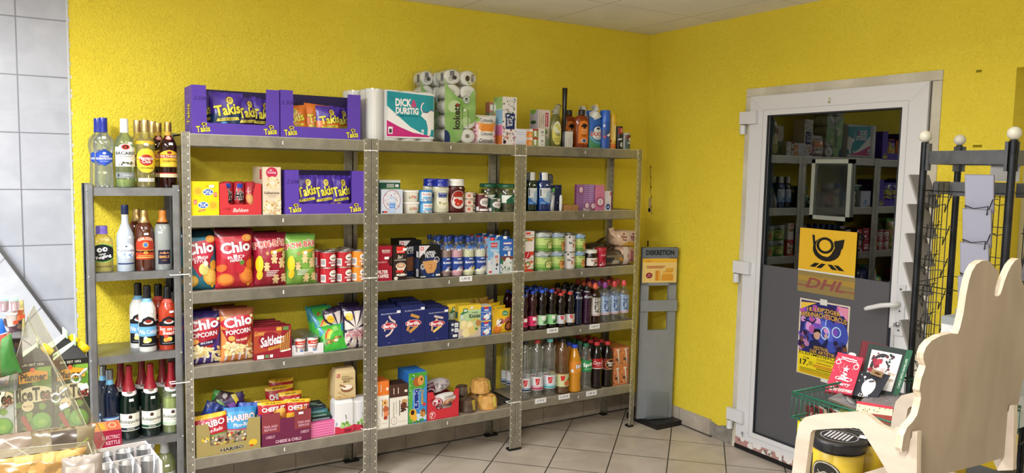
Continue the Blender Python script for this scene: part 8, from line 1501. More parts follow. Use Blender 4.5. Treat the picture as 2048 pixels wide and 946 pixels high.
for si,(a,c) in enumerate(sides):
    ax,ay = PO[a][0] - cx_,PO[a][1] - cy_; bx,by = PO[c][0] - cx_,PO[c][1] - cy_
    L = math.hypot(bx - ax,by - ay); dx,dy = (bx - ax) / L,(by - ay) / L
    mx,my = (ax + bx) / 2,(ay + by) / 2; q = math.hypot(mx,my); ox,oy = mx / q,my / q      # outward
    def W3(s_,o_,z_): return (mx + dx * s_ + ox * o_,my + dy * s_ + oy * o_,z_)
    for z0,z1 in ((1.715,1.762),(0.20,0.235)):
        m = MB(); m.add([W3(s_,o_,z_) for s_ in (-L / 2 + 0.014,L / 2 - 0.014) for o_ in (-0.012,0.012) for z_ in (z0,z1)],[(0,1,3,2),(4,6,7,5),(0,4,5,1),(2,3,7,6),(1,5,7,3),(0,2,6,4)],SPL); m.build('crossbar',root)
    for e in (-1,1):
        m = MB(); m.add([W3(e * (L / 2 - 0.02) + s_,o_,z_) for s_ in (-0.006,0.006) for o_ in (-0.014,0.014) for z_ in (1.69,1.79)],[(0,1,3,2),(4,6,7,5),(0,4,5,1),(2,3,7,6),(1,5,7,3),(0,2,6,4)],SPL); m.build('bracket',root)
    for z0 in (1.60,0.98):
        m = MB(); m.add([W3(s_,o_,z_) for s_ in (-0.055,0.055) for o_ in (-0.02,0.004) for z_ in (z0,z0 + 0.05)],[(0,1,3,2),(4,6,7,5),(0,4,5,1),(2,3,7,6),(1,5,7,3),(0,2,6,4)],SPL); m.build('bracket',root)
    m = MB()
    for sc_ in ((-L * 0.25,L * 0.22) if si == 0 else (0.0,)):
        for s_ in (-0.033,-0.011,0.011,0.033): m.tube([W3(sc_ + s_,0.012,1.645),W3(sc_ + s_,0.012,0.32)],0.0019,WR,6)
        for k in range(11):
            zz = 1.615 - 0.118 * k
            if k % 3 == 0: m.tube([W3(-L * 0.46,0.014,zz),W3(L * 0.46,0.014,zz)],0.0018,WR,6)
            m.tube([W3(sc_ - 0.062,0.014,zz - 0.02),W3(sc_ + 0.062,0.014,zz - 0.02)],0.0018,WR,6)
            for s_ in (-0.048,0.048): m.tube([W3(sc_ + s_,0.014,zz - 0.005),W3(sc_ + s_ * 0.7,0.040,zz - 0.075),W3(sc_ + s_ * 0.9,0.058,zz - 0.045)],0.0018,WR,6)
            m.tube([W3(sc_ - 0.043,0.058,zz - 0.045),W3(sc_ - 0.01,0.054,zz - 0.055),W3(sc_ + 0.043,0.058,zz - 0.045)],0.0018,WR,6)
    m.build('wire_pockets',root)
# postcards in the pockets: left-facing fan and the column seen from behind
def pcard(lab,si,k,tilt,w_,h_,mt,off=0.03,al=0.0,grp='postcards in the dark rack'):
    a,c = sides[si]; ax,ay = PO[a]; bx,by = PO[c]; L = math.hypot(bx - ax,by - ay); ang = math.atan2(by - ay,bx - ax)
    mx,my = (ax + bx) / 2,(ay + by) / 2; qx,qy = mx - cx_,my - cy_; q = math.hypot(qx,qy)
    zz = 1.545 - 0.118 * k; m = MB()
    m.box(-w_ / 2,w_ / 2,-0.004,0.004,0,h_,mt); m.box(-w_ / 2 + 0.002,w_ / 2 - 0.002,-0.0046,-0.004,0.004,h_ - 0.002,CARD3); m.box(-w_ / 2 + 0.002,w_ / 2 - 0.002,0.004,0.0046,0.004,h_ - 0.004,mt)
    o = m.build('postcard_stack',None,(mx + qx / q * off + al * math.cos(ang),my + qy / q * off + al * math.sin(ang),zz)); tag(o,lab,'postcard',grp); sg_ = 1 if si in (0,) else 1
    # lean outward
    e = Matrix.Rotation(math.atan2(qy,qx) + PI / 2,4,'Z') @ Matrix.Rotation(tilt,4,'X'); o.rotation_euler = e.to_euler()
    return o
LV = ('top','second','third','fourth','fifth','sixth','seventh')
L0 = math.hypot(PO[0][0] - PO[2][0],PO[0][1] - PO[2][1])
for k in range(6):
    pcard('pale postcards in the left-hand pockets by the door frame, %s pocket' % LV[k],1,k,0.42,0.105,0.14,CARD2,0.045)
    if k < 5: pcard('grey-backed postcards facing the room, %s pocket of the right-hand column' % LV[k],0,k,0.20,0.09,0.135,CARD,0.022,L0 * 0.22)
m = MB(); m.box(-0.05,0.05,-0.001,0.001,0,0.10,glass('#c9c9cf',0.5,0.15)); m.box(-0.048,0.048,0.001,0.003,0,0.09,CARD)
o = m.build('postcard_stack',None,(2.62,-2.56,1.655)); o.rotation_euler = (0,0,-1.4); tag(o,'clear sleeve with grey card above the middle column of the rack','postcard')
pcard('dark postcards in pockets at the right edge of the picture',3,2,0.25,0.12,0.16,mat('#2c2e33'),0.03)

# stand with the green wire basket
BZ0,BZ1 = 0.945,1.024; BX0,BX1,BY1,BY0 = 1.325,1.79,-2.655,-3.06
m = MB(); m.box(BX0 + 0.02,BX1,BY0,BY1 - 0.01,0.0,0.86,BK); m.box(BX0 + 0.019,BX1,BY0,BY1 - 0.009,0.86,BZ0 - 0.004,mat('#e6c81c'))
tag(m.build('display_stand',None),'black display stand with a yellow top band under the green basket','stand')
root = thing('wire_basket','green wire basket filled with Christmas cards and gift bags','basket',((BX0 + BX1) / 2,(BY0 + BY1) / 2,BZ0))
GW = mat('#1d5a44','plastic'); X,Y,hh = (BX1 - BX0) / 2,(BY1 - BY0) / 2,BZ1 - BZ0
m = MB()
for zz,r_ in ((hh,0.0035),(0.004,0.003),(hh * 0.86,0.0018)):
    for p,q in (((-X,-Y),(X,-Y)),((X,-Y),(X,Y)),((X,Y),(-X,Y)),((-X,Y),(-X,-Y))): m.tube([(*p,zz),(*q,zz)],r_,GW,8)
m.build('rim',root)
m = MB()
n = 26
for i in range(n + 1):
    for xx in (-X,X): m.tube([(xx,-Y + 2 * Y * i / n,0.004),(xx,-Y + 2 * Y * i / n,hh)],0.0012,GW,5)
for i in range(1,20):
    for yy in (-Y,Y): m.tube([(-X + 2 * X * i / 20,yy,0.004),(-X + 2 * X * i / 20,yy,hh)],0.0012,GW,5)
    m.tube([(-X + 2 * X * i / 20,-Y,0.003),(-X + 2 * X * i / 20,Y,0.003)],0.0012,GW,5)
m.build('wire_sides',root)
# things in the basket: boards placed by their picture corners on leaning planes facing the room
def board(name,lab,cat,pts,d,th,base,shapes,back=None,dd=(0,0,0,0),grp=None,holes=None):
    """pts: picture corners bl, br, tr, tl; d: depths at these corners"""
    P = [at_d(u,v,d + e) for (u,v),e in zip(pts,dd)]; o0 = P[0].copy(); ex = (P[1] - P[0] + P[2] - P[3]) / 2; ey = (P[3] - P[0] + P[2] - P[1]) / 2
    nrm = ex.cross(ey).normalized(); W,H = ex.length,ey.length
    if nrm.dot(Vector(CAM) - o0) < 0: nrm = -nrm
    m = MB()
    def f(x,y,o): return (P[0] * (1 - x) * (1 - y) + P[1] * x * (1 - y) + P[2] * x * y + P[3] * (1 - x) * y) - o0 + nrm * o
    C = [(0,0),(1,0),(1,1),(0,1)]
    A = [f(a,c,0) for a,c in C]; B = [f(a,c,-th) for a,c in C]
    m.add(A,[(0,1,2,3)],base); m.add(B,[(3,2,1,0)],back or base); m.add(A + B,[(i,(i + 1) % 4,4 + (i + 1) % 4,4 + i) for i in range(4)],back or base)
    art(m,shapes,f,W,H,lift=0.0006)
    if holes: m.add([f(a,c,-th * 0.5) for a,c in holes],[tuple(range(len(holes)))],mat('#dcd8d8'))
    o = m.build(name,None,o0); tag(o,lab,cat,grp); return o
HK = [(0.42,0.99),(0.40,1.07),(0.48,1.10),(0.62,1.10),(0.70,1.07),(0.68,0.99)]
board('gift_bag','red Merry Christmas gift bag with white swirl tree, leaning in the green basket','gift bag',[(1650,782),(1704,790),(1727,716),(1676,704)],2.42,0.02,'#b8304c',
      [('s',['#e6d8dc'],22,0.05,0.5,0.95,0.97,0.016,3),('ring','#e6d8dc',0.14,0.76,0.10,0.06,0.3),('ring','#e6d8dc',0.84,0.72,0.10,0.07,0.3),('l','#e6d8dc',[(0.1,0.82),(0.3,0.86),(0.5,0.83),(0.8,0.84),(0.93,0.76)],0.003),('l','#e6d8dc',[(0.2,0.90),(0.8,0.88)],0.004),
       ('p','#f0eaec',[(0.5,0.70),(0.54,0.64),(0.62,0.64),(0.56,0.60),(0.58,0.54),(0.5,0.58),(0.42,0.54),(0.44,0.60),(0.38,0.64),(0.46,0.64)]),('l','#f0eaec',[(0.42,0.52),(0.6,0.48),(0.38,0.44),(0.66,0.40),(0.32,0.36),(0.72,0.32)],0.004),('ring','#f0eaec',0.34,0.37,0.14,0.04,0.25),('ring','#f0eaec',0.70,0.36,0.14,0.04,0.25),
       ('t','#f0eaec','Merry',0.55,0.22,0.52,0.11,{'b': 0.03,'sh': 0.2}),('t','#f0eaec','Christmas',0.55,0.09,0.84,0.10,{'b': 0.03,'sh': 0.2})],back='#8f2038',dd=(0,-0.03,0.02,0.05),holes=HK)
board('card_box','dark red card box rising behind the dark green wreath box','card box',[(1706,778),(1760,786),(1776,692),(1726,681)],2.49,0.03,'#6b1a28',[],dd=(0,-0.02,0,0.03))
board('card_box','dark green card box with a Christmas wreath picture on its front','card box',[(1716,782),(1796,796),(1826,702),(1738,686)],2.46,0.03,'#23302e',
      [('r','#e3e1e0',0.10,0.10,0.80,0.88),('e','#2c2a30',0.40,0.54,0.26,0.30),('s',['#1d3a2c','#3a2430','#6a1c2c','#20242a'],60,0.15,0.24,0.66,0.84,0.035,3),('e','#dcdad8',0.42,0.54,0.12,0.14),('s',['#8a1c34','#a82a44'],8,0.14,0.45,0.36,0.68,0.07,4),('e','#c8b4b8',0.46,0.5,0.06,0.05),
       ('t','#b59a80','Merry',0.68,0.44,0.18,0.10,{'sh': 0.3}),('t','#b59a80','Christmas',0.68,0.34,0.2,0.08,{'sh': 0.3}),('r','#1c5a40',0.86,0,1,1),('t','#cfe0d6','CARDS WITH ENVELOPE',0.93,0.50,0.62,0.05,{'q': 1})],back='#17402f',dd=(0,-0.05,-0.02,0.04))
board('gift_bag','dark gift bag with white ornament circle and snowflakes, in front of the wreath box','gift bag',[(1705,790),(1752,800),(1780,750),(1716,742)],2.40,0.025,'#22242e',
      [('e','#d6d4d6',0.50,0.42,0.24,0.33),('l','#d6d4d6',[(0.46,0.12),(0.42,-0.05)],0.003),('s',['#dcdcde'],8,0.1,0.6,0.9,0.95,0.022,3),('s',['#dcdcde'],12,0.2,0.0,0.6,0.15,0.03,5),('p','#dcdcde',[(0.22,0.80),(0.27,0.84),(0.32,0.80),(0.27,0.72)]),('p','#4a4450',[(0.44,0.66),(0.62,0.72),(0.62,0.64),(0.46,0.6)])],back='#191b24',dd=(0,-0.03,0.0,0.03))
board('hang_tag','tan cardboard hanger strip on the dark gift bag','tag',[(1741,748),(1763,756),(1768,745),(1746,738)],2.40,0.003,'#a88a68',[('p','#5a3a28',[(0.2,0.5),(0.4,0.7),(0.8,0.6),(0.7,0.3),(0.4,0.35)])])
board('gift_bag','black gift bag edge with grey lining behind the ornament bag','gift bag',[(1748,792),(1774,796),(1782,752),(1764,748)],2.44,0.03,'#2a2628',[('l','#b9b0a8',[(0.6,0.0),(0.85,0.9)],0.004)])
board('clear_pack','crumpled clear-wrapped silver pack right of the ornament bag','pack',[(1772,790),(1796,786),(1798,762),(1780,752)],2.46,0.02,'#8a8684',[('l','#d8d6d6',[(0.2,0.1),(0.5,0.9)],0.004),('l','#5a5654',[(0.5,0.1),(0.8,0.8)],0.004)])
board('greeting_card','grey greeting card with silver sledge print lying across the basket rim','card',[(1657,796),(1712,818),(1712,798),(1696,777)],2.33,0.006,'#8f8f94',[('e','#b9babd',0.62,0.55,0.22,0.3,0.4),('l','#4a4a50',[(0.4,0.5),(0.6,0.6),(0.8,0.4)],0.003),('l','#4a4a50',[(0.3,0.7),(0.55,0.75)],0.003),('s',['#5a5a60','#c8c8cc'],9,0.1,0.2,0.9,0.8,0.025,2)],dd=(0,0.03,0.12,0.12))
o = board('napkin_pack','cream pack with red top edge and tiny tree pattern in the basket','napkin pack',[(1712,823),(1784,832),(1786,814),(1714,802)],2.25,0.06,'#d8cfae',[('r','#b8384a',0,0.74,1,1),('s',['#4a5a3a','#7a3a34','#3a4a3a'],16,0.03,0.08,0.97,0.68,0.018,3)],back='#a8505a',dd=(0,-0.12,-0.08,0.04))
board('napkin_pack','flat clear-wrapped pack with dark floral print behind the cream one','napkin pack',[(1722,800),(1800,816),(1815,787),(1750,782)],2.34,0.04,'#7a7476',[('s',['#4a4448','#a89a9e','#8a6a70','#c8c4c8','#5a5054'],60,0,0,1,1,0.035,3)],dd=(0,-0.12,0.1,0.16))
rn = random.Random(11)
for i in range(7):
    u = 1612 + i * 9; v = 822 - i * 0.5
    board('greeting_card','small printed Christmas card low in the basket, %s from the left' % ('first','second','third','fourth','fifth','sixth','seventh')[i],'card',[(u,v + 12 + i * 1.6),(u + 17,v + 13 + i * 2.6),(u + 12,v - 6 + i * 2),(u - 2,v - 13 + i * 1.6)],2.36 - 0.01 * i,0.004,('#6b1c2a','#2a2426','#8a2234','#a89a90','#1f2a28','#7a2030','#c9cacf')[i],
          [('l','#c9b8b0',[(0.1,0.3),(0.9,0.5)],0.002),('s',['#a83a48','#d8ccc4','#3a1418'],7,0.1,0.1,0.9,0.9,0.08,i)],grp='small Christmas cards seen through the basket wires',dd=(0,-0.04,-0.04,0))
# counter with the candle jars
CT = 1.018
m = MB(); m.box(0.66,1.24,-3.42,-3.09,CT - 0.012,CT,BK); m.box(0.70,1.22,-3.40,-3.12,0,CT - 0.012,BK); tag(m.build('candle_counter',None),'black counter top carrying the yellow candle jars behind the plywood chair','counter')
WAX = proc('yellow_wax',f_wood('#d8bc2e','#e6cc48',(1,1,1),4,0.35))
def jar(lab,x,y,R=0.052,H=0.118):
    root = thing('candle_jar',lab,'candle',(x,y,CT),0.3,'large yellow candle jars with black lids')
    m = MB(); m.lathe([(R * 0.92,0),(R * 0.97,0.006),(R * 0.97,H * 0.74),(R * 0.9,H * 0.79)],glass('#faf6e0',0.02,0.05,True),36); m.build('glass_body',root)
    m = MB(); m.lathe([(R * 0.90,0.004),(R * 0.93,0.01),(R * 0.93,H * 0.73),(R * 0.90,H * 0.74)],WAX,36); m.build('wax',root)
    m = MB(); m.lathe([(R * 0.93,H * 0.76),(R * 1.03,H * 0.77),(R * 1.04,H * 0.79),(R * 1.04,H * 0.92),(R * 1.0,H * 0.955),(R * 0.96,H * 0.96)],mat('#15151a','plastic'),40)
    art(m,[('e','#77757a',0.5,0.5,0.36,0.36),('e','#16161a',0.5,0.5,0.33,0.33)] + [('r','#a8a6aa',0.24 + 0.02 * abs(i - 3),0.28 + 0.07 * i,0.76 - 0.02 * abs(i - 3),0.32 + 0.07 * i) for i in range(7)] + [('r','#d6d4d4',0.66,0.06,0.86,0.2,0.1)],pl_top(-R,-R,H * 0.96,2 * R,2 * R),2 * R,2 * R); m.build('lid',root)
    m = MB(); art(m,[('e','#2a2826',0.5,0.5,0.5,0.5),('ring','#b5ad9e',0.5,0.5,0.46,0.47,0.1),('l','#b5ad9e',[(0.2,0.4),(0.5,0.6),(0.8,0.45)],0.003),('l','#b5ad9e',[(0.25,0.6),(0.5,0.35),(0.75,0.65)],0.002)],cyl(R * 0.985,H * 0.15,H * 0.46,1.3,-1.75),R * 1.6,H * 0.44,cuts=(8,0)); m.build('label',root)
for (x,y,lb) in ((0.826,-3.168,'yellow candle jar framed by the plywood chair arm, nearest'),(0.925,-3.150,'yellow candle jar half hidden right of the nearest one, under the arm'),(0.965,-3.262,'yellow candle jar with its black lid seen above the chair arm'),(1.085,-3.235,'yellow candle jar beside the chair back, only lid visible')):
    jar(lb,x,y)
# plywood chair, seen from behind
YP = -3.424; JX = 0.648; TH = 0.012
C7 = lambda pts: [(1580 + x / 2.122,500 + y / 2.122) for x,y in pts]
root = thing('plywood_chair','small plywood chair with a scalloped back seen from behind, near right','chair',(0.80,YP,0.98))
bk_o = C7([(838,44),(855,55),(866,74),(884,84),(886,100),(880,128),(872,160),(868,190),(872,196),(884,196),(893,188),(901,165),(912,128),(925,95),(940,65),(956,45),(970,36),(980,42),(984,70),(980,112),(986,140),(1002,160),(1022,165),(1040,120),(1062,105),(1076,150),(1070,250),(1052,340),(1030,430),(1006,500),(985,570),(972,640),(950,720),(930,800),(906,880),
             (800,914),(680,944),(560,975),(520,985),(518,860),(515,800),(508,800),(500,850),(478,858),(474,845),(482,790),(498,752),(520,730),(540,700),(550,660),(556,628),(554,606),(549,596),(558,545),(568,520),(576,492),(572,484),(566,462),(567,440),(578,412),(600,386),(640,364),(682,354),(712,356),(722,330),(736,270),(748,190),(760,130),(772,92),(790,62),(815,46)])
m = MB(); P = [at_y(u,v,YP) for u,v in bk_o]; pp = [(p.x - 0.80,p.z - 0.98) for p in P]
m.prism(pp,lambda a,c: (a,0,c),lambda a,c: (a,TH,c),PLY,PLYE); m.build('backrest',root)
arm_o = C7([(8,946),(25,800),(38,738),(62,710),(100,700),(200,692),(290,687),(325,697),(350,718),(385,746),(443,770),(447,752),(472,750),(476,800),(515,800),(520,770),(540,772),(536,1080),(470,1080),(415,946),(355,845),(308,772),(292,758),(270,755),(180,758),(98,764),(88,776),(78,850),(66,946),(55,1080),(-5,1080)])
for k,dx in enumerate((0.0,0.305)):
    m = MB(); P = [at_x(u,v,JX) for u,v in arm_o]; pp = [(p.y - YP,p.z - 0.98) for p in P]
    m.prism(pp,lambda a,c: (JX - 0.80 + dx,a,c),lambda a,c: (JX - 0.80 + dx + TH,a,c),PLYL,PLYE); m.build('side_panel',root)
m = MB(); m.box(JX - 0.80 + TH,JX - 0.80 + 0.30,-0.006,0.17,0.10,0.112,PLYL); m.build('seat',root)
# low counter in the near right corner with packs
m = MB(); m.box(0.62,1.5,-3.9,-3.44,0.90,0.93,mat('#6a6460')); m.box(0.64,1.48,-3.88,-3.46,0,0.90,BK);
tag(m.build('side_counter',None),'dark counter below the plywood chair at the lower right','counter')
for (x0_,x1_,y_,z1_,c_,lb) in ((0.93,0.99,-3.22,1.13,'#e6c01c','yellow pack glimpsed under the plywood chair back'),(1.0,1.02,-3.2,1.12,'#d8d8d8','white pack glimpsed under the plywood chair back')):
    m = MB(); m.box(x0_ - 0.02,x1_ - 0.02,y_ - 0.18,y_ - 0.14,CT + 0.0,CT + (z1_ - 1.0) * 0.5,c_); m.box(x0_ - 0.018,x1_ - 0.022,y_ - 0.1805,y_ - 0.18,CT + 0.01,CT + 0.04,'#b8962a' if c_[1] == 'e' else '#a8a8aa'); tag(m.build('small_pack',None),lb,'pack')
p = at_d(2036,655,2.2); m = MB(); m.box(-0.03,0.25,0,0.2,-0.30,0.0,mat('#c9cdd2')); m.box(-0.032,0.252,-0.002,0.2,-0.02,0.002,mat('#8a9094')); m.box(-0.02,0.2,-0.004,0,-0.2,-0.06,mat('#aeb6ba'))
tag(m.build('white_crate',None,p),'white crate at the right edge of the picture beside the chair back','crate')
p = at_d(2030,612,2.1); m = MB(); m.box(0,0.2,0,0.12,0.0,0.03,mat('#2a2c30')); m.box(0.01,0.2,-0.002,0.0,0.005,0.02,mat('#7a7a70')); tag(m.build('dark_tray',None,p),'dark tray lying on the white crate at the right edge','tray')

# ================================================================ foreground, left
TW = proc('slanted_wall_tiles',f_tiles('#aeb2ba','#bfc3ca','#8b8d94',0.25,0.25,(0.1,0.05),0.003,0.75,7.0,0.22,'xz'))
A_,B_ = at_y(-70,405,-0.12),at_y(141,688,-0.12)
m = MB(); m.prism([(A_.x,0.0),(B_.x,0.0),(B_.x,B_.z),(A_.x,A_.z)],lambda a,c: (a,-0.12,c),lambda a,c: (a,-0.008,c),TW)
dx_,dz_ = B_.x - A_.x,B_.z - A_.z; q = math.hypot(dx_,dz_); nx_,nz_ = -dz_ / q,dx_ / q
m.prism([(A_.x - nx_ * 0.006,A_.z - nz_ * 0.006),(B_.x - nx_ * 0.006,B_.z - nz_ * 0.006),(B_.x + nx_ * 0.008,B_.z + nz_ * 0.008),(A_.x + nx_ * 0.008,A_.z + nz_ * 0.008)],lambda a,c: (a,-0.128,c),lambda a,c: (a,-0.118,c),mat('#77797e','metal'))
struct('trim_2',m)
# stone-topped shelf with ice-tea cartons
GRN = proc('speckled_granite',f_wood('#6b5a50','#c2a890',(1,1,1),90,0.3))
yC = -1.78; zC = Pz(876,Px(145,yC,0.92),yC)
m = MB(); m.box(-1.3,Px(186,-1.84,zC),-1.88,-1.60,zC - 0.028,zC,GRN); m.box(-1.3,Px(180,-1.84,zC),-1.86,-1.62,0,zC - 0.028,mat('#4a443f')); tag(m.build('stone_counter',None),'speckled stone-topped counter under the ice tea cartons','counter')
x0,x1 = Px(110,yC,zC),Px(181,yC,zC); Wc = x1 - x0; Hc = Pz(718,(x0 + x1) / 2,yC) - zC
icet = [('r','#1c2a16',0,0,1,1),('p','#5a8a2c',[(0.45,0.72),(1,0.62),(1,1),(0.6,1)]),('p','#7fae3c',[(0.6,0.85),(1,0.8),(1,0.95),(0.7,1)]),('s',['#3f6a24','#6a9a34','#2a3c1c'],24,0.0,0.1,1,0.6,0.10,3),('r','#1c1a18',0,0.93,1,1),('t','#d8d8c8','BIO SEIT 1856',0.5,0.965,0.6,0.03),
        ('e','#e6e0c8',0.55,0.60,0.50,0.10),('t','#24201a','IceTea',0.53,0.60,0.86,0.15,{'b': 0.06,'o': '#e6e0c8','ow': 0.10}),('p','#e0a02c',[(0.10,0.74),(0.9,0.77),(0.9,0.87),(0.5,0.90),(0.10,0.85)]),('t','#2a2012','Pfanner',0.50,0.812,0.70,0.085,{'b': 0.06}),('e','#d8603c',0.48,0.90,0.07,0.03),
        ('e','#e0d4b8',0.32,0.46,0.17,0.065),('t','#8a4a2c','Made of fruit',0.32,0.46,0.24,0.03),('p','#9a2c2c',[(0.1,0.32),(0.2,0.36),(0.5,0.12),(0.4,0.06)]),('s',['#a83430','#7a1c1c'],16,0.72,0.48,0.98,0.62,0.03,5),('e','#4a8a34',0.68,0.24,0.30,0.13),('e','#6aae4a',0.68,0.27,0.24,0.09),('e','#8ac05a',0.7,0.25,0.10,0.03),('s',['#6a6484','#8a84a4','#4a4468'],14,0,0.0,1,0.08,0.07,7),('r','#2a2c24',0.18,0.03,0.86,0.08),('t','#c9cf9a','MANGO-MARACUJA',0.52,0.055,0.6,0.028)]
lemt = [('r','#b9c8dc',0,0,1,1)] + [s if s[1] not in ('#1c2a16','#1c1a18') else (s[0],'#a8c0d8') + s[2:] for s in icet[1:]]
def teac(lab,x,y,rz,sh,cream='#a9c79a'):
    root = thing('ice_tea_carton',lab,'drink carton',(x,y,zC),rz,'large ice tea cartons behind the clear display')
    m = MB(); w2 = Wc / 2 * 0.97; D = Wc * 0.95; m.box(-w2,w2,0,D,0,Hc,mat('#2a3a20','gloss')); art(m,sh,pl_front(-w2,0,0,2 * w2,Hc),2 * w2,Hc,kind='gloss')
    hz = Hc + 0.038
    m.add([(-w2,0,Hc),(w2,0,Hc),(0.012,0.018,hz)],[(0,1,2)],mat('#16181a','gloss')); m.add([(-w2,D,Hc),(w2,D,Hc),(0.012,D - 0.018,hz)],[(1,0,2)],mat('#16181a','gloss'))
    m.add([(-w2,0,Hc),(0.012,0.018,hz),(0.012,D - 0.018,hz),(-w2,D,Hc)],[(0,1,2,3)],mat(cream,'gloss')); m.add([(w2,0,Hc),(w2,D,Hc),(0.012,D - 0.018,hz),(0.012,0.018,hz)],[(0,1,2,3)],mat('#1c2a1c','gloss'))
    m.box(0.0105,0.0135,0.004,D - 0.004,hz - 0.004,hz + 0.016,mat(cream,'gloss')); m.build('carton_body',root)
    m = MB(); a = Vector((w2 * 0.60,D * 0.35,Hc + 0.016)); nr = Vector((0.038,0,w2)).normalized(); m.tube([a,a + nr * 0.008,a + nr * 0.020],[0.0165,0.0175,0.0165],mat('#e6cc14','gloss'),20); m.build('cap',root)
xc = (x0 + x1) / 2
teac('ice tea carton with green label, rightmost, in front',xc,yC,0.0,icet)
teac('ice tea carton with green label, second from the right',xc - Wc * 1.03,yC + 0.01,0.0,icet)
teac('ice tea carton at the left edge of the picture',xc - Wc * 2.06,yC,0.0,lemt,'#c8d0d8')
teac('ice tea carton in the back row, yellow cap tilted left of the rightmost one',xc - Wc * 0.18,yC + 0.105,0.12,icet)
# clear acrylic display panes with hooks
AC = glass('#f2f0e4',0.06,0.07,True); ED = mat('#8a8874','gloss')
def pane(name,lab,pts,ds,parent=None,th=0.003,edge=True,mt=None):
    P = [at_d(u,v,d) for (u,v),d in zip(pts,ds)]; o0 = P[0].copy(); nrm = (P[1] - P[0]).cross(P[-1] - P[0]).normalized() * th
    m = MB(); n = len(P); A = [p - o0 for p in P]; B = [p - o0 + nrm for p in P]
    m.add(A + B,[tuple(range(n)),tuple(range(2 * n - 1,n - 1,-1))] + [(i,(i + 1) % n,n + (i + 1) % n,n + i) for i in range(n)],mt or AC)
    if edge:
        for i in range(n): m.tube([A[i],A[(i + 1) % n]],0.0009,ED,6)
    return m,o0
m,o0 = pane('a','',[(56,634),(90,700),(150,800),(196,905),(150,990),(-30,990),(-8,850)],[1.72,1.72,1.70,1.68,1.64,1.64,1.66])
root = thing('acrylic_display','clear acrylic display case with white plastic hooks in front of the ice tea','display case',o0)
o = m.build('front_pane',root)
m,o1 = pane('b','',[(56,634),(68,612),(212,880),(196,905)],[1.72,1.80,1.80,1.68])
m.build('side_pane',root,o1 - o0)
m,o1 = pane('c','',[(-10,902),(176,884),(214,990),(-10,990)],[1.45,1.45,1.45,1.45]); m.build('lower_bin',root,o1 - o0)
HKM = mat('#a3a39e','plastic')
for (u,v) in ((112,796),(152,757)):
    m = MB(); c = at_d(u,v,1.62) - o0
    rx_,up_ = Vector((M0[0],M0[1],M0[2])),Vector((0,0,1))
    m.tube([c + rx_ * 0.009 * math.cos(t) + up_ * 0.009 * math.sin(t) for t in [i * PI / 8 for i in range(17)]],0.0022,HKM,8); m.tube([c + rx_ * 0.007 + up_ * 0.005,c + rx_ * 0.018 + up_ * 0.017,c + rx_ * 0.024 + up_ * 0.020],0.003,HKM,8)
    t0 = c + rx_ * 0.010 - up_ * 0.026
    m.add([t0,t0 + rx_ * 0.016 + up_ * 0.008,t0 + rx_ * 0.012 + up_ * 0.017,t0 - rx_ * 0.004 + up_ * 0.009],[(0,1,2,3)],mat('#dededc')); m.build('hook',root)
root_ac = root
def blob(name,lab,cat,u,v,d,w_,h_,t_,base,shapes=(),roll=0.0,grp=None,kind='foil'):
    p = at_d(u,v,d); return bag(name,lab,cat,p.x,p.y,p.z,w_,h_,t_,base,shapes,0.1,0.0,int(u + v),grp,roll=roll,kind=kind)
blob('orange_bag','bag with orange-yellow contents in the lower clear bin','bag',80,960,1.40,0.15,0.048,0.04,'#94743f',[('s',['#a88248','#8c6a34','#b08f54'],20,0,0,1,1,0.09,2)])
blob('clear_bag','whitish plastic bag in the lower clear bin beside the orange one','bag',165,965,1.42,0.07,0.05,0.03,'#857c73',[('r','#a8a098',0.1,0.2,0.8,0.7)])
blob('cable_bag','brownish flat bag with cable behind the clear pane','bag',40,935,1.66,0.16,0.075,0.03,'#8a7c6e',[('l','#a8a098',[(0.1,0.1),(0.9,0.8)],0.004),('l','#b8b0a8',[(0.3,0.9),(0.7,0.2)],0.003)])
blob('cable_bag','olive and grey flat bag behind the hooks','bag',130,940,1.66,0.12,0.09,0.03,'#75694f',[('r','#4a4038',0.3,0.5,0.7,0.95),('l','#8a9a4a',[(0.3,0.2),(0.9,0.7)],0.003)])
blob('sweet_bag','bright blue bag at the left edge of the picture','sweet bag',2,712,1.66,0.055,0.075,0.03,'#1f6ad0',[('r','#dfe3ea',0.7,0.3,1,0.6),('p','#164a9c',[(0,0.4),(1,0.5),(1,0.42),(0,0.3)])],roll=-0.3)
blob('sweet_bag','red and green rounded bag at the left edge of the picture','sweet bag',2,755,1.60,0.075,0.085,0.05,'#8a3028',[('p','#3f7a3c',[(0.5,0),(1,0),(1,1),(0.75,0.9)]),('e','#a8443c',0.3,0.5,0.3,0.3)],roll=-0.2)
blob('sweet_bag','dark purple bag behind the blue one at the left edge','sweet bag',16,735,1.75,0.06,0.11,0.03,'#3c2a34',[('s',['#5a4450','#2a1a22','#6a5a4a'],14,0,0,1,1,0.12,5)])
for i in range(2):
    for j in range(2):
        p = at_d(8 + 21 * i,623 - 5 * j,1.70 + 0.045 * j); m = MB(); m.lathe([(0.0085,0),(0.0105,0.024)],glass('#e6d0d4',0.5,0.1),4); m.lathe([(0.0118,0.024),(0.0118,0.029)],mat('#a8d8c4','gloss'),4)
        m.box(-0.007,0.007,-0.007,0.007,0.003,0.018,mat('#cfb9bd')); o = m.build('small_tub',None,p); o.rotation_euler = (0,0,PI / 4); tag(o,'tiny clear tub with mint lid, %s %s, at the left edge' % (('left','right')[i],('front','rear')[j]),'tub','tiny clear tubs with mint lids')
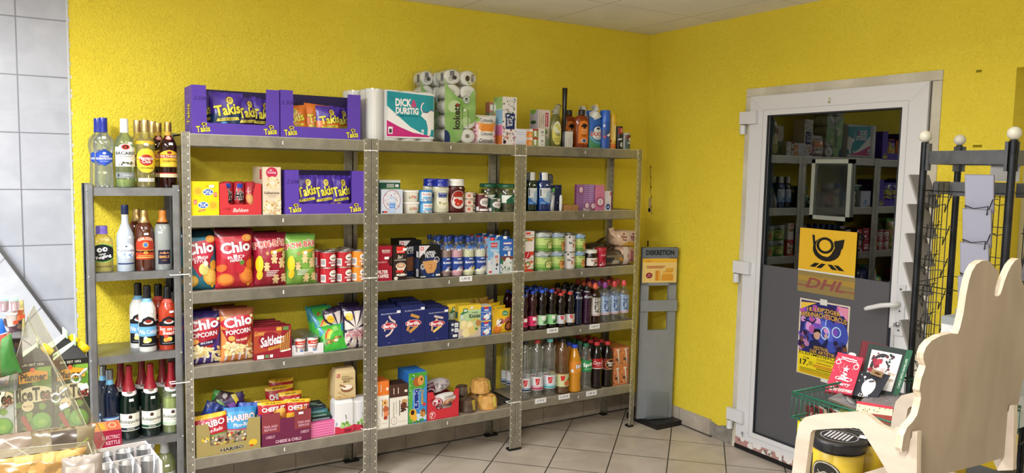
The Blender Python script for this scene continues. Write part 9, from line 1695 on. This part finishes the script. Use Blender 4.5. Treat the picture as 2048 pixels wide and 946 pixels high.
for (u,v,c_,lb,s_) in ((24,652,'#dcdcdc','small white cup-shaped pack below the mint-lidded tubs',1.0),(38,640,'#e07a4a','small orange cup-shaped pack behind the white one',0.9)):
    m = MB(); m.lathe([(0.010 * s_,0),(0.015 * s_,0.024 * s_),(0.0165 * s_,0.026 * s_)],mat(c_,'gloss'),4,sy=0.7); m.box(-0.005,0.005,-0.0115,-0.0085,0.005,0.012,'#c85a3c'); o = m.build('small_cup',None,at_d(u,v,1.66 if s_ == 1 else 1.72)); o.rotation_euler = (0,0,0.78); tag(o,lb,'cup')
m,o1 = pane('t','',[(22,668),(52,664),(47,600),(26,604)],[1.80,1.80,1.80,1.80],edge=False,mt=mat('#a59a62')); tag(m.build('folded_card',None,o1),'folded olive card standing between the small tubs and the acrylic case','card')
m = MB(); q1,q2 = at_d(34,752,1.66),at_d(-90,752,1.66); m.box(q2.x,q1.x,q1.y - 0.03,q1.y + 0.12,q1.z - 0.024,q1.z - 0.021,glass('#eef0ee',0.1,0.1))
q3 = at_d(56,664,1.75); m.box(q2.x,q3.x,q3.y - 0.05,q3.y + 0.06,q3.z - 0.003,q3.z,glass('#eef0ee',0.1,0.1)); m.box(q2.x - 0.03,q2.x,q1.y - 0.03,q1.y + 0.12,0,q3.z + 0.1,mat('#57504a'))
tag(m.build('sweets_shelf',None),'clear shelf at the left edge carrying the small bags and tubs','shelf')
# kettle carton and glasses carton on a low table
p = at_d(178,896,3.0); zt = p.z;
m = MB(); xL,xR = Px(190,-1.84,zC) + 0.01,Px(320,-1.5,zt); m.box(xL,xR,-2.10,-1.05,zt - 0.02,zt,mat('#8a8580')); m.box(-0.455,-0.305,-1.08,-0.66,zt - 0.02,zt,mat('#8a8580')); m.box(-0.44,xL + 0.05,-1.12,-1.05,zt - 0.04,zt - 0.02,mat('#8a8580')); m.box(-0.44,-0.41,-0.70,-0.67,0,zt - 0.02,mat('#5a5652'));
for a_ in (xL + 0.03,xR - 0.03):
    for c_ in (-2.07,-1.08): m.box(a_ - 0.015,a_ + 0.015,c_ - 0.015,c_ + 0.015,0,zt - 0.02,mat('#5a5652'))
tag(m.build('low_table',None),'low grey table in front of the bottle rack, under the cartons','table')
o,W_,H_ = carton('kettle_carton','crimson carton lettered electric kettle with orange printed top','box',176,244,862,zt,yf=at_z(210,897,zt).y,d=0.12,base='#9c1c3a',front=[('t','#e0a8b4','ELECTRIC',0.68,0.60,0.52,0.20,{'b': 0.05}),('t','#e0a8b4','KETTLE',0.74,0.28,0.42,0.20,{'b': 0.05})],side='#8a1832',top='#cf7a4a')
m = MB(); art(m,[('e','#e0b06a',0.18,0.5,0.18,0.3),('e','#8a5a30',0.18,0.5,0.1,0.16),('p','#e0922c',[(0.3,0.1),(0.55,0.2),(0.5,0.8),(0.25,0.95)]),('p','#b85a3c',[(0.6,0.05),(0.98,0.05),(0.95,0.95),(0.6,0.9)]),('ring','#e0a87a',0.76,0.5,0.12,0.3,0.3)],pl_top(-W_ / 2,0,H_ + 0.0006,W_,0.12),W_,0.12); m.build('top_print',o)
YG = -2.06
GXL,GXR = Px(192,YG,0.9),Px(326,YG,0.9); GZ = Pz(936,(GXL + GXR) / 2,YG); GW_ = GXR - GXL; DG = at_z(250,889,GZ).y - YG
root = thing('glasses_carton','open white carton with dividers holding drinking glasses','box',((GXL + GXR) / 2,YG,zt),0.10); m = MB(); hz = GZ - zt; w2 = GW_ / 2; wc = mat('#cfc8c6'); D = DG
for a in (-w2,w2 - 0.002): m.box(a,a + 0.002,0,D,0,hz,wc)
for c,h_ in ((0,0.05),(D - 0.002,hz)): m.box(-w2 + 0.002,w2 - 0.002,c,c + 0.002,0,h_,wc)
m.box(-w2,w2,0,D,0,0.002,wc); m.build('carton',root)
m = MB(); wd = mat('#d6cfcc')
for i in (1,2): m.box(-w2 + GW_ * i / 3 - 0.001,-w2 + GW_ * i / 3 + 0.001,0.003,D - 0.003,0.003,hz - 0.008,wd)
for i in (1,): m.box(-w2 + 0.003,w2 - 0.003,D * i / 2 - 0.001,D * i / 2 + 0.001,0.003,hz - 0.008,wd)
m.build('divider',root)
gl_ = None
for j in range(2):
    for i in range(3):
        pos = (root.location.x - w2 + GW_ * (i + 0.5) / 3,YG + D * (j + 0.5) / 2 + (i - 1) * GW_ / 3 * 0.1,zt + 0.004); lb = 'clear drinking glass in the white carton, %s row, %s' % (('front','back')[j],('left','centre','right')[i])
        if gl_ is None:
            R = min(GW_ / 6,D / 4) * 0.88; hg = hz - 0.006; m = MB(); m.lathe([(R * 0.75,0),(R * 0.8,0.004),(R,hg),(R * 1.02,hg + 0.001),(R * 0.96,hg + 0.001),(R * 0.78,0.012),(0.001,0.010)],glass('#e6e8ea',0.07,0.14),32); m.lathe([(R * 1.0,hg),(R * 1.02,hg + 0.0015),(R * 0.985,hg + 0.0015)],mat('#9a9ca0','gloss'),32,capb=False,capt=False)
            gl_ = tag(m.build('drinking_glass',None,pos),lb,'glass','drinking glasses in the white carton')
        else: dup(gl_,pos,0,lb)
